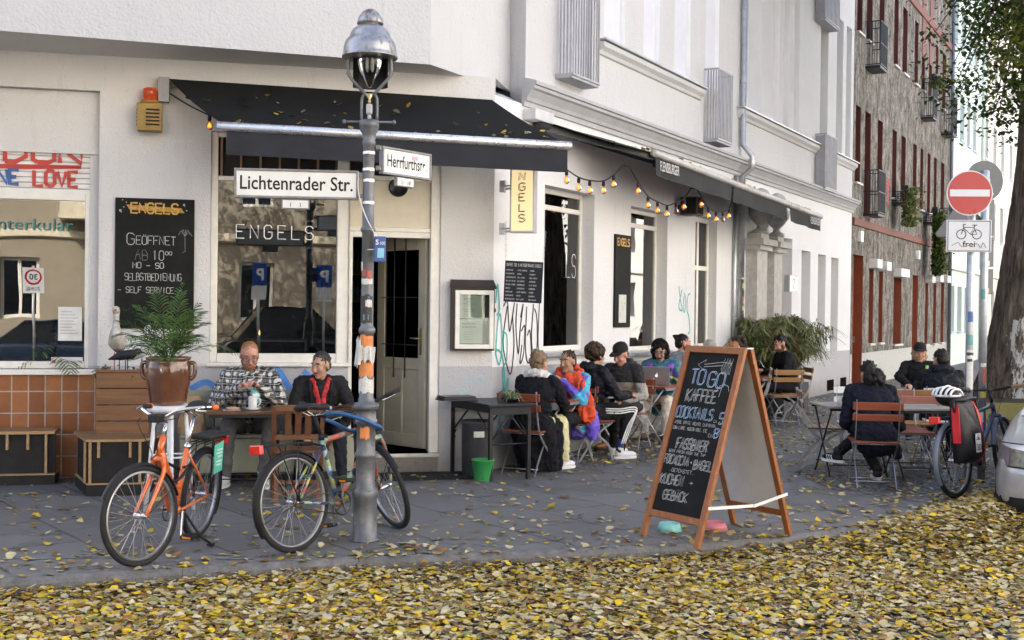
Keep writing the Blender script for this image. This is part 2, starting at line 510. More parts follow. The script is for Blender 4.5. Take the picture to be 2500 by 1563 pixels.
HB = 17.0
bld = thing('corner_building', 'white rendered corner building with the cafe on its ground floor', 'building', (CX, CY, 0))
LA = RZ(RA); LB = RZ(RB)
# --- ground floor, corner side
g = MB(LA)
A_H = [(-6.6,-3.92,-.05,3.76,.11,1),(-2.87,-1.5,1.12,3.42,.16,1),(-1.5,-.56,.19,3.42,.16,1)]
wall(g, -9, 0, -.05, 4.11, A_H, 0, 1)
g.M = LB
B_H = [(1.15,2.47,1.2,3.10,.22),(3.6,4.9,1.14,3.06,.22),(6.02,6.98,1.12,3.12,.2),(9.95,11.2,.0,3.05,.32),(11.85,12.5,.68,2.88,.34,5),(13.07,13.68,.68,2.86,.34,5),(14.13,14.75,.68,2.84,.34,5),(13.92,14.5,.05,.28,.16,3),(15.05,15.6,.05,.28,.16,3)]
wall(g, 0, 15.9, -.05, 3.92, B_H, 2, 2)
g.quad((0,0,3.92),(.65,0,3.92),(.65,.27,4.05),(0,.27,4.05), 4)
g.build('ground_floor_wall', [plaster_a, plaster_a, plaster, room_m, plaster_up, M('sunlight_toned_reveal', (.80,.80,.80), .8, var=.03, scale=3)], bld)  # last colour whitens the far window reveals, standing in for reflected sun
# --- shop bay on the left: panel, shutter, window, tiles
g = MB(LA); g.box(-6.6,-3.925,.085,.135,3.15,3.755); g.box(-4.02,-3.921,.105,.2,1.06,3.15); g.build('shutter_box', plaster_a, bld)
def m_shutter():
    k = NT('roller_shutter_slats'); k.set(.5)
    sp = k.node('ShaderNodeSeparateXYZ'); k.link(k.obj, sp.inputs[0])
    fr = k.math('FRACT', k.math('MULTIPLY', sp.outputs['Z'], 1/.052))
    k.col(k.mix(k.ramp(fr, [(.0, .8), (.12, 0.), (.9, 0.), (1., .6)]), k.ramp(k.noise(4, 5), [(.3,(.60,.57,.54)),(.7,(.72,.70,.68))]), (.12,.11,.10)))
    k.bump(k.ramp(fr, [(0.,0.),(.2,1.),(.8,1.),(1.,0.)]), .8, .01); return k.mat
g = MB(LA); g.box(-6.5,-4.02,.12,.15,2.79,3.15,0); g.box(-6.5,-4.02,.112,.158,2.76,2.80,1)
sh = g.build('roller_shutter', [m_shutter(), white_paint], bld)
red_p = M('red_spray_paint', (.42,.035,.025), .5, var=.15); blue_p = M('blue_spray_paint', (.03,.10,.30), .5, var=.2)
black_p = M('black_spray_paint', (.02,.02,.025), .5); teal_p = M('teal_spray_paint', (.06,.36,.34), .5, var=.25); lblue_p = M('light_blue_spray_paint', (.08,.24,.60), .6, var=.25)
g = MB(LA)
stroke(g, 'LOVE', -4.53, 2.83, .145, .40, .018, .3, 0, .108, jit=.03)
stroke(g, 'ONE', -4.97, 2.84, .135, .30, .019, .3, 1, .108, jit=.03)
stroke(g, 'ADON', -5.05, 3.06, .15, .95, .022, .3, 0, .108, jit=.05)
flat_line(g, [(-5.2,.108,2.995),(-4.6,.108,3.0),(-4.1,.108,3.02),(-4.1,.108,3.03),(-5.2,.108,3.012)], .012, 0)
split_build(g, 'graffiti', [red_p, blue_p], sh)
window(bld, LA, -6.5,-3.99,1.06,2.765,.115, white_paint, pane, .07)
g = MB(LA); g.box(-6.6,-3.92,.02,.2,1.0,1.055); g.build('sill', white_paint, bld, bevel=.008)
g = MB(LA); text(g, 'interkular', -4.90, 2.40, .115, 0, .73, y=.112); g.build('window_lettering', M('teal_foil_letters',(.02,.17,.16),.5), bld)
g = MB(LA); g.box(-4.30,-4.08,.107,.111,1.33,1.66,0); [g.box(-4.28,-4.28+.18*(.6+.4*((i*7)%5)/5),.1055,.1065,1.61-i*.03,1.615-i*.03,1) for i in range(8)]; g.build('notice', [M('notice_white',(.6,.6,.58),.7), M('grey_ink',(.2,.2,.2),.8)], bld)
g = MB(LA); g.box(-4.36,-4.07,.105,.111,1.075,1.17,0); text(g, 'DER PARITÄTISCHE', -4.30, 1.115, .022, 1, .22, y=.1035, bold=.01); g.prism([(-4.35,1.11),(-4.32,1.11),(-4.32,1.14),(-4.35,1.14)], .001, 2, T(0,.1035,0)); g.build('plate', [M('notice_white',(.6,.6,.58),.7), M('grey_ink',(.2,.2,.2),.8), M('sticker_red2',(.4,.05,.04),.5)], bld)
def m_tiles():
    k = NT('terracotta_tiles'); k.set(.25)
    v = k.node('ShaderNodeVectorMath', operation='MULTIPLY')
    rot = k.map((1,1,1), (0,0,-RA))
    sp = k.node('ShaderNodeSeparateXYZ'); k.link(rot, sp.inputs[0])
    cb = k.node('ShaderNodeCombineXYZ'); k.link(sp.outputs['X'], cb.inputs[0]); k.link(sp.outputs['Z'], cb.inputs[1])
    br = k.node('ShaderNodeTexBrick', offset=0.); k.link(cb.outputs[0], br.inputs['Vector'])
    for a, b in (('Scale',1.),('Mortar Size',.006),('Mortar Smooth',.1),('Brick Width',.152),('Row Height',.21),('Bias',-.1)): br.inputs[a].default_value = b
    br.inputs['Color1'].default_value = (.34,.13,.045,1); br.inputs['Color2'].default_value = (.22,.075,.028,1); br.inputs['Mortar'].default_value = (.42,.38,.33,1)
    k.col(k.mix(k.ramp(k.noise(7,5,.7),[(.45,0.),(.75,.5)]), br.outputs['Color'], (.15,.05,.025)))
    k.link(k.ramp(br.outputs['Fac'],[(0.,.25),(1.,.85)]), k.b.inputs['Roughness'])
    k.bump(k.math('MULTIPLY', br.outputs['Fac'], -1.), .6, .006); return k.mat
g = MB(LA); g.box(-6.6,-3.93,.07,.13,-.05,.998); g.build('tiled_parapet', m_tiles(), bld)
# --- Engels shop window, mullions, door case
g = MB(LA)
g.box(-2.87,-2.80,.04,.14,1.12,3.42); g.box(-1.62,-1.50,.02,.16,.19,3.42); g.box(-2.80,-1.62,.03,.15,1.12,1.215); g.box(-2.80,-1.62,.05,.13,2.94,2.985); g.box(-2.80,-1.62,.05,.13,3.37,3.42)
g.box(-2.90,-1.47,-.035,.02,1.085,1.118)
fw = g.build('window', [white_paint], bld, bevel=.008)
g = MB(LA); g.box(-2.82,-1.6,.085,.095,1.18,2.96); g.build('pane', pane, fw)
g = MB(LA)
for i in range(7): x = -2.78+i*.19; g.box(x,x+.022,.055,.09,2.985,3.37)
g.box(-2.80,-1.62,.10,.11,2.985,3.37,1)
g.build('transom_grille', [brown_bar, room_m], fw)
wl = M('neon_lettering_white', (.8,.8,.78), .4, emit=(1,1,.95), estr=.02)
g = MB(LA); stroke(g, 'ENGELS', -2.62, 2.37, .135, .76, .0042, .75, 0, .078); g.build('lettering', wl, fw)
g = MB(LA)
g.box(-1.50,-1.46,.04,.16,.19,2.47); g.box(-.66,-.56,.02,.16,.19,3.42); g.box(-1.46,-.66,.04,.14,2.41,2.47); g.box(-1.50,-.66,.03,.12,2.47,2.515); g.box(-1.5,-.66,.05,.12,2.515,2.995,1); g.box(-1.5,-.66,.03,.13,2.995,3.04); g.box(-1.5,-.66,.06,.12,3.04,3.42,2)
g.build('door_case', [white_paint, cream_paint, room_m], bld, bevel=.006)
g = MB(LA)   # round vent in the fanlight
g.lathe([(.0,0),(.10,0),(.10,.02),(.085,.02),(.08,.008),(0,.008)], 20, 0, T(-1.0,.05,2.93) @ RX(rad(90)))
g.build('vent', black_metal, bld)
# open door leaf, hinged deep inside
dl = bpy.data.objects.new('door', None); COL.objects.link(dl); dl.parent = bld
dl.location = (RZ(RA) @ Vector((-.68,.12,.2))); dl.rotation_euler = (0,0,RA+rad(180-57))
dgreen = M('cream_door_paint', (.36,.34,.27), .45, var=.1, scale=5, c2=(.2,.17,.12), thr=.7)
g = MB()
g.box(0,.11,-.02,.02,.02,2.26); g.box(.66,.78,-.02,.02,.02,2.26); g.box(.11,.66,-.02,.02,.02,.16); g.box(.11,.66,-.02,.02,.84,.96); g.box(.11,.66,-.02,.02,2.1,2.26); g.box(.36,.41,-.018,.018,.16,.84)
g.box(.11,.36,-.006,.006,.16,.84); g.box(.41,.66,-.006,.006,.16,.84)
g.build('door_leaf', dgreen, dl, bevel=.006)
g = MB(); g.box(.10,.67,-.004,.004,.95,2.11); g.build('door_pane', glass('door_glass', (.4,.42,.38), 1.7), dl)
g = MB()
for x in (.3,.48): g.tube([(x,.035,.75),(x,.035,2.25)], .006, 6)
for z in (1.1,1.6): g.tube([(.12,.035,z),(.68,.035,z)], .006, 6)
g.build('door_grille', black_metal, dl)
g = MB(); g.box(.045,.075,.02,.028,1.0,1.28); g.tube([(.06,.03,1.17),(.06,.07,1.17),(.17,.075,1.175)], .009, 8); g.build('door_handle', M('brass',(.45,.36,.2),.35,.9), dl)
# doorstep
k = NT('step_stone'); k.set(.5)
g = MB(LA); g.box(-1.5,-.55,-.02,.5,.15,.19,0); g.box(-1.48,-.56,.0,.45,-.03,.15,1)
g.build('doorstep', [M('pale_step_stone',(.50,.47,.42),.45,var=.25,scale=7), M('beige_step_tile',(.42,.37,.29),.4,var=.25,scale=5,c2=(.12,.1,.08),thr=.6)], bld, bevel=.006)
g = MB(LA); g.box(-1.45,-.3,-.62,-.12,.0,.014); tag(g.build('door_mat', M('rubber_mat',(.02,.02,.02),.9,bump=.8,bscale=200), None), 'black rubber mat on the pavement before the doorstep', 'door mat').location = (CX, CY, 0)
# --- rooms behind the glass
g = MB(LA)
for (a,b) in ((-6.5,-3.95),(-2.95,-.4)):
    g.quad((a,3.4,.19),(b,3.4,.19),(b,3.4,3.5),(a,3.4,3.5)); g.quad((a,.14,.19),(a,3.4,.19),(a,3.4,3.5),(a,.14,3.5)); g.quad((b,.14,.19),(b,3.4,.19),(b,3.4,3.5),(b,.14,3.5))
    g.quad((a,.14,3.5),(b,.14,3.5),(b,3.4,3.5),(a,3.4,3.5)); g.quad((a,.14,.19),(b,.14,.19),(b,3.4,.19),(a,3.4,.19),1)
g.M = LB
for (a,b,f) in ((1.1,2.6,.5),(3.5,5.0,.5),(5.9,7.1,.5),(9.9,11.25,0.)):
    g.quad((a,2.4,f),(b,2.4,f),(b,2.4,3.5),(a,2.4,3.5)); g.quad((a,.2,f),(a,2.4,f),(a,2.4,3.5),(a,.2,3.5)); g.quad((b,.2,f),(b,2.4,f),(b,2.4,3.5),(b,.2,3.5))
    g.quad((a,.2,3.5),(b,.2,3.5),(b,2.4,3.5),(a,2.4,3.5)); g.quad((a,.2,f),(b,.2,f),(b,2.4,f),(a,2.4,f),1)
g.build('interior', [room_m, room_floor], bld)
# shelf of bottles and glasses inside the door
g = MB(LA)
for z in (1.35,1.75,2.1):
    g.box(-1.75,-.9,2.9,3.1,z,z+.025,0)
    for i in range(14): g.lathe([(.03,0),(.032,.14),(.012,.19),(.012,.25)], 8, 1, T(-1.72+i*.06,2.96,z+.025))
g.build('bar_shelf', [dark_wood, M('bottle_glass',(.1,.12,.1),.08)], bld)
# --- windows on the long side
for (a,b,c,d) in ((1.15,2.47,1.2,3.10),(3.6,4.9,1.14,3.06)):
    window(bld, LB, a, b, c, d, .16, white_paint, pane, .06, hb=(d-.22,))
    g = MB(LB); g.box(a-.06,b+.06,-.09,.19,c-.05,c-.003); g.build('sill', zinc, bld, bevel=.006)
window(bld, LB, 6.02,6.98,1.12,3.12,.13, white_paint, pane, .07, vb=(6.5,), hb=(2.35,), backing=lace)
g = MB(LB); g.box(5.98,7.02,-.07,.13,1.07,1.117); g.build('sill', white_paint, bld, bevel=.006)
g = MB(LB); stroke(g, 'LS', 2.02, 2.08,   .28, .26, .004, .5, 0, .155); g.build('lettering', wl, bld)
for (a,b,c,d) in ((11.85,12.5,.68,2.88),(13.07,13.68,.68,2.86),(14.13,14.75,.68,2.84)):
    window(bld, LB, a, b, c, d, .29, white_paint, pane_dark, .05)
window(bld, LB, 9.95,11.2,.0,3.05,.26, white_paint, pane_dark, .1, vb=(10.55,), hb=(2.3,), name='house_door')
# --- portal with urns
stone = M('portal_stone', (.40,.39,.37), .85, var=.2, scale=8, bump=.5, bscale=50, c2=(.3,.28,.26), thr=.62)
g = MB(LB)
for (a,b,oz) in ((8.42,8.98,0.),(9.40,9.86,0.)):
    g.box(a,b,-.2,.0,0,2.72); g.box(a-.06,b+.06,-.27,.0,2.72,2.80); g.box(a-.12,b+.12,-.34,0,2.80,2.90); g.box(a+.05,b-.05,-.24,-.02,2.90,3.0)
    c = (a+b)/2
    g.lathe([(.14,0),(.14,.05),(.07,.09),(.06,.14),(.12,.2),(.21,.32),(.235,.44),(.20,.46),(.20,.5),(.15,.55),(.17,.63),(.12,.72),(.04,.76),(0,.77)], 16, 0, T(c,-.16,3.0))
for z in (.75,1.4,2.05):
    for (a,b) in ((8.42,8.98),(9.40,9.86)): g.box(a-.004,b+.004,-.206,0,z,z+.018)
g.build('portal', [stone], bld)
g = MB(LB); g.box(10.0,10.5,-.30,-.20,2.05,2.35,0,None); g.box(10.02,10.48,-.305,-.30,2.07,2.33,1); stroke(g,'2',10.19,2.12,.16,.1,.01,m=2,y=-.308)
g.build('house_number_box', [zinc, M('lamp_box_white',(.8,.8,.8),.4), black_p], bld)
# --- upper floors
P2 = Vector((-.836-CX, 11.76-CY, 0)); dAu = Vector((math.sin(rad(71.5)), math.cos(rad(71.5)), 0))
LA2 = T(P2) @ RZ(rad(90-71.5)); LB2 = T(P2) @ RZ(RB)
g = MB(LA2); wall(g, -6.5, 0, 4.1, HB, [(-3.6,-2.4,5.9,7.8,.25),(-1.9,-.9,5.9,7.8,.25)], 0, 0)
g.M = LB2; g.quad((0,0,4.1),(1.62,0,4.1),(1.62,0,HB),(0,0,HB))
g.M = I4
e = LB2 @ Vector((1.62,0,0)); s_ = LB @ Vector((.65,0,0))
g.quad((e.x,e.y,3.9),(s_.x,s_.y,3.9),(s_.x,s_.y,HB),(e.x,e.y,HB))
# soffit under the overhang
L_ = LA2 @ Vector((-6.5,0,0)); q = LA @ Vector((-9,0,0)); c0 = LA @ Vector((0,0,0)); c1 = LB @ Vector((.65,0,0))
g.add([(L_.x,L_.y,4.1),(P2.x,P2.y,4.1),(e.x,e.y,4.1),(c0.x+.0,c0.y+.02,4.1),(q.x,q.y+.02,4.1)], [(0,1,2,3,4)], 1)
g.M = LB
U_H = []
for (a,b) in ((2.68,3.32),(3.94,4.5),(5.06,5.7),(6.34,6.95)): U_H += [(a,b,5.1,7.9,.07),(a,b,9.1,11.6,.3),(a,b,12.8,15.2,.3)]
for (a,b) in ((8.4,9.1),(9.85,10.2),(10.5,10.85),(11.15,11.5),(13.05,13.65),(14.35,14.9),(15.2,15.65)): U_H += [(a,b,5.05,7.9,.32),(a,b,9.1,11.6,.32),(a,b,12.8,15.2,.32)]
U_H += [(1.45,2.2,4.42,7.9,.07),(1.45,2.2,9.1,11.6,.25)]
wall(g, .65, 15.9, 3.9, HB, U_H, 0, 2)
reveal_m = M('sunlight_toned_reveal', (.80,.80,.80), .8, var=.03, scale=3)  # whiter than the wall: reflected sunlight is put into the colour
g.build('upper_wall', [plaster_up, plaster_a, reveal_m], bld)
for h in U_H:
    if h[3] < 8: window(bld, LB, h[0], h[1], h[2], h[3], h[4]-.05, white_paint, pane_dark, .05, backing=lace) if h[4] > .1 else None
lav = M('lavender_panel', (.56,.565,.62), .8, var=.04)
for h in U_H:
    if h[4] < .1: g = MB(LB); g.box(h[0]+.002,h[1]-.002,.066,.09,h[2]+.002,h[3]-.002); g.build('blind_panel', lav, bld)
def prof_run(mb, prof, u0, u1, m=0, L=None):
    n = len(prof)
    vs = [(u0,-y,z) for y,z in prof] + [(u1,-y,z) for y,z in prof]
    mb.add(vs, [tuple(range(n-1,-1,-1)), tuple(range(n,2*n))] + [(i,(i+1)%n,n+(i+1)%n,n+i) for i in range(n)], m)
g = MB(LB)
CP = [(0,3.90),(.03,3.90),(.035,3.955),(.055,3.96),(.07,4.0),(.12,4.07),(.15,4.085),(.15,4.12),(.175,4.125),(.175,4.165),(.05,4.20),(0,4.205)]
prof_run(g, CP, .58, 7.82); prof_run(g, CP, 7.83, 15.98)
g.build('cornice', grey_paint, bld)
g = MB(LB)
SP = [(0,4.78),(.03,4.79),(.05,4.83),(.10,4.87),(.10,4.93),(.05,4.935),(0,4.94)]
SP = [(y, z+.05) for y, z in SP]
for (a,b) in ((2.48,6.1),(7.86,12.75),(14.0,15.98)):
    prof_run(g, SP, a, b, 0); g.box(a-.03,b+.03,-.14,0,4.992,5.012,1)
g.build('sill_course', [plaster_up, zinc], bld)
# --- French-window guards of grey bars
gm = M('guard_grey_paint', (.34,.34,.37), .5, .2)
def guard(u0, u1, z0, z1, solid=False):
    g = MB(LB); d = .21
    for z in (z0, z1):
        g.box(u0,u0+.02,-d,0,z,z+.025); g.box(u1-.02,u1,-d,0,z,z+.025); g.box(u0,u1,-d-.02,-d,z,z+.025)
    n = 11
    for i in range(n):
        x = u0+.02+(u1-u0-.05)*i/(n-1); g.box(x,x+.018,-d-.014,-d-.001,z0+.02,z1)
    for i in range(4 if not solid else 1):
        y = -d+.02+(d-.04)*i/4
        g.box(u0+.002,u0+.018,y-.009,y+.009,z0+.02,z1); g.box(u1-.018,u1-.002,y-.009,y+.009,z0+.02,z1)
    g.box(u0,u1,-d,0,z0-.03,z0-.002)
    if solid:
        for x in (u0+.004,u1-.012): g.box(x,x+.008,-d+.01,-.01,z0+.02,z1-.01)
        g.box(u0+.01,u1-.01,-d+.006,-d+.012,z0+.02,z1-.01)
    g.build('window_guard', gm, bld)
guard(1.36,2.1,4.36,5.42); guard(6.3,7.0,4.27,5.32); guard(12.7,13.6,4.15,5.2,True)
guard(1.3,2.15,8.4,9.5); guard(12.55,13.65,7.45,8.5,True)
# --- downpipe
g = MB(LB)
g.tube([(7.98,-.07,.02),(7.98,-.07,3.88),(7.98,-.23,4.02),(7.98,-.23,4.22),(7.98,-.07,4.4),(7.98,-.07,HB)], .05, 12)
for z in (.6,2.2,3.5,5.4,6.6,9): g.lathe([(.056,0),(.056,.04)], 12, 0, T(7.98,-.07,z))
g.tube([(7.72,-.04,.02),(7.72,-.04,3.88)], .03, 8)
dp = g.build('downpipe', zinc, bld)
R_ = random.Random(3)
STK = [M('sticker_white',(.55,.55,.52),.5,c2=(.12,.12,.12),thr=.58,scale=30), M('sticker_red',(.38,.07,.05),.5,c2=(.4,.38,.35),thr=.6,scale=30), M('sticker_yellow',(.42,.33,.08),.5,c2=(.08,.07,.05),thr=.6,scale=30), M('sticker_teal',(.12,.30,.28),.5,c2=(.4,.42,.4),thr=.6,scale=30), M('sticker_black',(.05,.05,.05),.5,c2=(.4,.4,.38),thr=.62,scale=40), M('sticker_blue',(.05,.12,.30),.5,c2=(.45,.45,.5),thr=.6,scale=30), M('sticker_orange',(.60,.21,.06),.5,c2=(.5,.45,.4),thr=.66,scale=20)]
for z in [1.35+.12*i for i in range(7)]:
    g = MB(LB)
    mi = R_.randrange(5); w = R_.uniform(.05,.08)
    vs = []; fs = []
    for a in range(7):
        an = rad(-90-50+R_.uniform(-3,3)+100*a/6); vs += [(7.98+.0525*math.cos(an), -.07+.0525*math.sin(an), z), (7.98+.0525*math.cos(an), -.07+.0525*math.sin(an), z+w)]
    g.add(vs, [(2*i,2*i+2,2*i+3,2*i+1) for i in range(6)], 0); g.build('sticker', STK[mi], dp)
# --- hidden sides and roof
g = MB()
fp = [PA(-9), Vector((-19.5,16.2,0)), Vector((-16,28,0)), PB(15.9,0,-13), PB(15.9)]
fp = [(p.x-CX, p.y-CY) for p in fp]
for i in range(4):
    (x,y),(x2,y2) = fp[i], fp[i+1]; g.quad((x,y,-.05),(x2,y2,-.05),(x2,y2,HB),(x,y,HB))
q2 = LA2 @ Vector((-6.5,0,0))
g.quad((q.x,q.y,4.1),(q2.x,q2.y,4.1),(q2.x,q2.y,HB),(q.x,q.y,HB))
top = [(q2.x,q2.y),(P2.x,P2.y),(e.x,e.y),(s_.x,s_.y)] + [fp[4],fp[3],fp[2],fp[1],fp[0]]
g.add([(x,y,HB) for x,y in top], [tuple(range(len(top)))], 1)
g.build('rear_wall', [plaster_up, M('roof_bitumen',(.08,.08,.08),.9)], bld)
# --- graffiti on the facade
g = MB(LB)
cl = lambda pts, r, m: flat_line(g, spline([(x,-.004,z) for x,z in pts], 5), r, m)
cl([(.22,1.72),(.30,1.78),(.33,1.6),(.36,1.45),(.42,1.62),(.46,1.76)], .011, 0)
cl([(.30,1.72),(.22,1.35),(.30,1.1),(.40,1.0),(.46,1.3),(.42,1.62)], .0105, 0)
cl([(.52,1.75),(.50,1.5),(.56,1.2),(.60,1.5),(.66,1.75),(.60,1.6)], .011, 0)
cl([(.62,1.45),(.70,1.5),(.68,1.2),(.60,1.1),(.64,1.3)], .010, 0); cl([(.74,1.72),(.72,1.3),(.78,1.1),(.86,1.2),(.82,1.45),(.76,1.4)], .0105, 0)
cl([(.90,1.75),(.86,1.4),(.92,1.15),(1.0,1.3),(.98,1.6),(.92,1.7)], .011, 0); cl([(1.04,1.78),(1.02,1.3),(1.08,1.2)], .0105, 0)
cl([(.06,1.2),(.1,1.55),(.16,1.62),(.2,1.3),(.14,1.1),(.06,1.25),(.2,1.2),(.26,.9),(.12,.7),(.24,.62)], .014, 1)
cl([(.05,1.75),(.09,1.95),(.13,1.7),(.08,1.62)], .014, 1); cl([(.2,1.45),(.3,1.4),(.3,1.15),(.22,1.05),(.26,.8),(.34,.95),(.3,.45)], .013, 1)
cl([(.10,.62),(.2,.58),(.14,.5),(.24,.42)], .013, 1)
cl([(5.35,2.05),(5.42,1.85),(5.5,1.7),(5.36,1.75),(5.48,2.0)], .014, 1); cl([(5.56,1.9),(5.54,1.72),(5.6,1.68),(5.64,1.85),(5.58,1.95)], .014, 1); cl([(5.82,1.95),(5.72,1.9),(5.7,1.7),(5.78,1.6),(5.82,1.4),(5.74,1.35)], .014, 1)
g.M = LA
cl([(-2.75,1.02),(-2.55,.75),(-2.35,1.0),(-2.2,1.05),(-2.05,.8),(-1.95,.7)], .03, 2); cl([(-3.05,.86),(-2.9,.93),(-2.78,.86)], .03, 2); cl([(-2.72,.5),(-2.6,.9),(-2.5,.6)], .022, 2); cl([(-1.95,1.04),(-1.78,.9),(-1.7,.8)], .026, 2)
cl([(-2.85,.3),(-2.6,.22),(-2.4,.3)], .03, 2)
cl([(-.3,.98),(-.22,.92),(-.12,.99),(-.04,.86)], .009, 3); cl([(-.38,.86),(-.3,.8),(-.2,.85)], .012, 3)
split_build(g, 'graffiti', [black_p, teal_p, lblue_p, M('faded_teal_spray',(.30,.46,.47),.7)], bld)
tag_ = None

# ------------------------------------------------------------------ grey pebble-dash house beyond
def m_dash():
    k = NT('pebble_dash'); k.set(.95, spec=.2)
    sp = k.node('ShaderNodeSeparateXYZ'); k.link(k.obj, sp.inputs[0])
    st = k.noise(4.5, 7, .75, k.map((1,1,.5))); sp2 = k.noise(13, 3, .65)
    c = k.ramp(k.math('ADD', k.math('MULTIPLY', st, .75), k.math('MULTIPLY', sp2, .35)), [(.44, (.055,.05,.043)), (.55, (.17,.155,.135)), (.70, (.36,.335,.30))])
    c = k.mix(k.math('LESS_THAN', k.math('ADD', sp.outputs['Z'], k.math('MULTIPLY', k.noise(.5,2),.0)), .76), c, (.50,.495,.47))
    k.col(c); k.bump(sp2, 1., .05); return k.mat
red_br = M('oxide_red_paint', (.10,.022,.014), .6, var=.2, scale=3)
red_door = M('red_brown_door', (.20,.045,.018), .5, var=.2, scale=2)
red_belt = M('faded_red_band', (.17,.055,.04), .7, var=.15, scale=3)
dash = m_dash()
O2 = PB(15.93)
hb = thing('pebble_dash_house', 'grey pebble-dashed house with oxide red window recesses and a red band', 'building', O2)
cols = [(16.13,16.62),(17.07,17.65),(18.42,18.97),(20.15,20.68),(21.28,21.87),(22.9,23.42),(24.0,24.44),(25.12,25.6),(26.2,26.66),(27.43,28.05)]
H2 = []
for a, b in cols:
    a -= 15.93; b -= 15.93
    for z0 in (4.62, 7.98, 11.3): H2.append((a, b, z0 if not (a < 1.5 and z0 < 5 and a > 1) else 3.95, z0+1.72, .3, 1))
H2 += [(.16,1.15,0,3.0,.3,2),(1.8,2.25,.97,2.72,.3,2),(2.88,3.32,.97,2.7,.3,2),(4.65,5.65,.89,2.6,.3,2),(7.2,8.0,0,2.75,.3,2),(9.15,9.6,.8,2.56,.3,2),(10.5,11.0,.8,2.62,.3,2),(11.85,12.4,.8,2.63,.3,2)]
g = MB(LB); wall(g, 0, 13.05, -.05, HB-.4, H2, 0, 1)
w_ = LB @ Vector((13.05,0,0)); w2_ = LB @ Vector((13.05,11,0)); w0_ = LB @ Vector((0,11,0))
g.M = I4
g.quad((w_.x,w_.y,-.05),(w2_.x,w2_.y,-.05),(w2_.x,w2_.y,HB-.4),(w_.x,w_.y,HB-.4)); g.quad((w2_.x,w2_.y,-.05),(w0_.x,w0_.y,-.05),(w0_.x,w0_.y,HB-.4),(w2_.x,w2_.y,HB-.4)); g.quad((0,0,HB-.4),(w_.x,w_.y,HB-.4),(w2_.x,w2_.y,HB-.4),(w0_.x,w0_.y,HB-.4))
g.build('wall', [dash, red_br, red_door], hb)
g = MB(LB); prof_run(g, [(0,3.64),(.05,3.65),(.06,3.80),(0,3.82)], 0.01, 13.04); prof_run(g, [(0,10.0),(.05,10.01),(.06,10.2),(0,10.22)], 0.01, 13.04)
for a, b in ((8.05,8.5),(9.2,9.65)): g.box(a-.02,a+.5,-.02,0,8.9,11)
g.build('band', red_belt, hb)
for h in H2:
    if h[3]-h[2] > 2.7: continue
    if h[2] > 9: continue
    w = window(hb, LB, h[0]+.01, h[1]-.01, h[2], h[3], .24, red_br if h[2] > 3 else red_door, pane_dark, .05)
    g = MB(LB); g.box(h[0]-.04,h[1]+.04,-.07,.1,h[2]-.05,h[2]-.003); g.build('sill', M('white_sill',(.55,.54,.52),.6), hb)
for a, b, z in ((1.75,2.3,2.74),(2.83,3.37,2.72),(4.6,5.7,2.62),(9.1,9.65,2.58),(10.45,11.05,2.64),(11.8,12.45,2.65)):
    g = MB(LB); g.box(a,b,-.2,.02,z,z+.22); g.build('shutter_box', M('shutter_box_white',(.62,.62,.60),.5), hb, bevel=.01)
for a_, b_, z_ in ((.17,1.14,2.99),(7.21,7.99,2.74)):
    g = MB(LB); g.box(a_,b_,.2,.25,0,z_); d_ = g.build('door', red_door, hb); g = MB(LB); g.box(b_-.12,b_-.08,.15,.2,1.0,1.14); g.build('door_handle', zinc, d_)
for a_, z_ in ((.55,3.3),(7.6,3.2)):
    g = MB(LB); g.box(a_,a_+.25,-.08,0,z_,z_+.24); g.build('wall_lamp', M('lamp_box_white',(.8,.8,.8),.4), hb)
g = MB(LB); g.tube([(12.95,-.08,0),(12.95,-.08,HB-.4)], .06, 10); g.build('downpipe', M('grey_pipe',(.16,.17,.2),.5,.4), hb)
def cage(u0, u1, z0, z1, nm='balcony_grille'):
    g = MB(LB); d = .34
    for z in (z0+.02, z1, (z0+z1)/2): g.box(u0,u1,-d-.01,-d+.01,z,z+.02); g.box(u0,u0+.02,-d,0,z,z+.02); g.box(u1-.02,u1,-d,0,z,z+.02)
    for i in range(12): x = u0+(u1-u0-.02)*i/11; g.box(x,x+.014,-d-.006,-d+.006,z0,z1)
    for i in range(5):
        for x in (u0,u1-.014): g.box(x,x+.014,-d+.06*i,-d+.06*i+.012,z0,z1)
    g.box(u0,u1,-d,0,z0-.06,z0)
    g.build(nm, black_metal, hb)
cage(1.05,1.8,3.97,4.95); cage(1.05,1.8,7.35,8.35); cage(8.0,8.6,7.2,8.25); cage(11.4,12.2,7.2,8.3); cage(11.4,12.2,3.9,4.9)
cage(4.2,4.9,4.5,4.75,'flower_box_grille'); cage(8.6,9.3,4.3,4.55,'flower_box_grille')

# ------------------------------------------------------------------ pale houses at the end of the street
def far_house(name, label, u0, u1, cwall, cwin, wl, zs, h, off=0.):
    o = thing(name, label, 'building', PB(u0, 0, off))
    L = u1-u0; Hs = [(a-u0,b-u0,z,z+1.5,.2) for a,b in wl for z in zs]
    g = MB(LB); wall(g, 0, L, -.05, h, Hs, 0, 0)
    g.quad((0,0,-.05),(0,10,-.05),(0,10,h),(0,0,h)); g.quad((L,0,-.05),(L,10,-.05),(L,10,h),(L,0,h)); g.quad((0,10,-.05),(L,10,-.05),(L,10,h),(0,10,h)); g.quad((0,0,h),(L,0,h),(L,10,h),(0,10,h))
    g.build('wall', cwall, o)
    for q in Hs:
        window(o, LB, q[0], q[1], q[2], q[3], .14, cwin, pane_dark, .06)
        g = MB(LB); g.box(q[0]-.03,q[1]+.03,-.06,.1,q[2]-.05,q[2]-.003); g.build('sill', cwin, o)
    g = MB(LB); prof_run(g, [(0,3.1),(.1,3.12),(.12,3.3),(0,3.35)], .02, L-.02); g.tube([(L-.1,-.08,0),(L-.1,-.08,h)], .06, 8); g.build('trim', cwall, o)
    return o
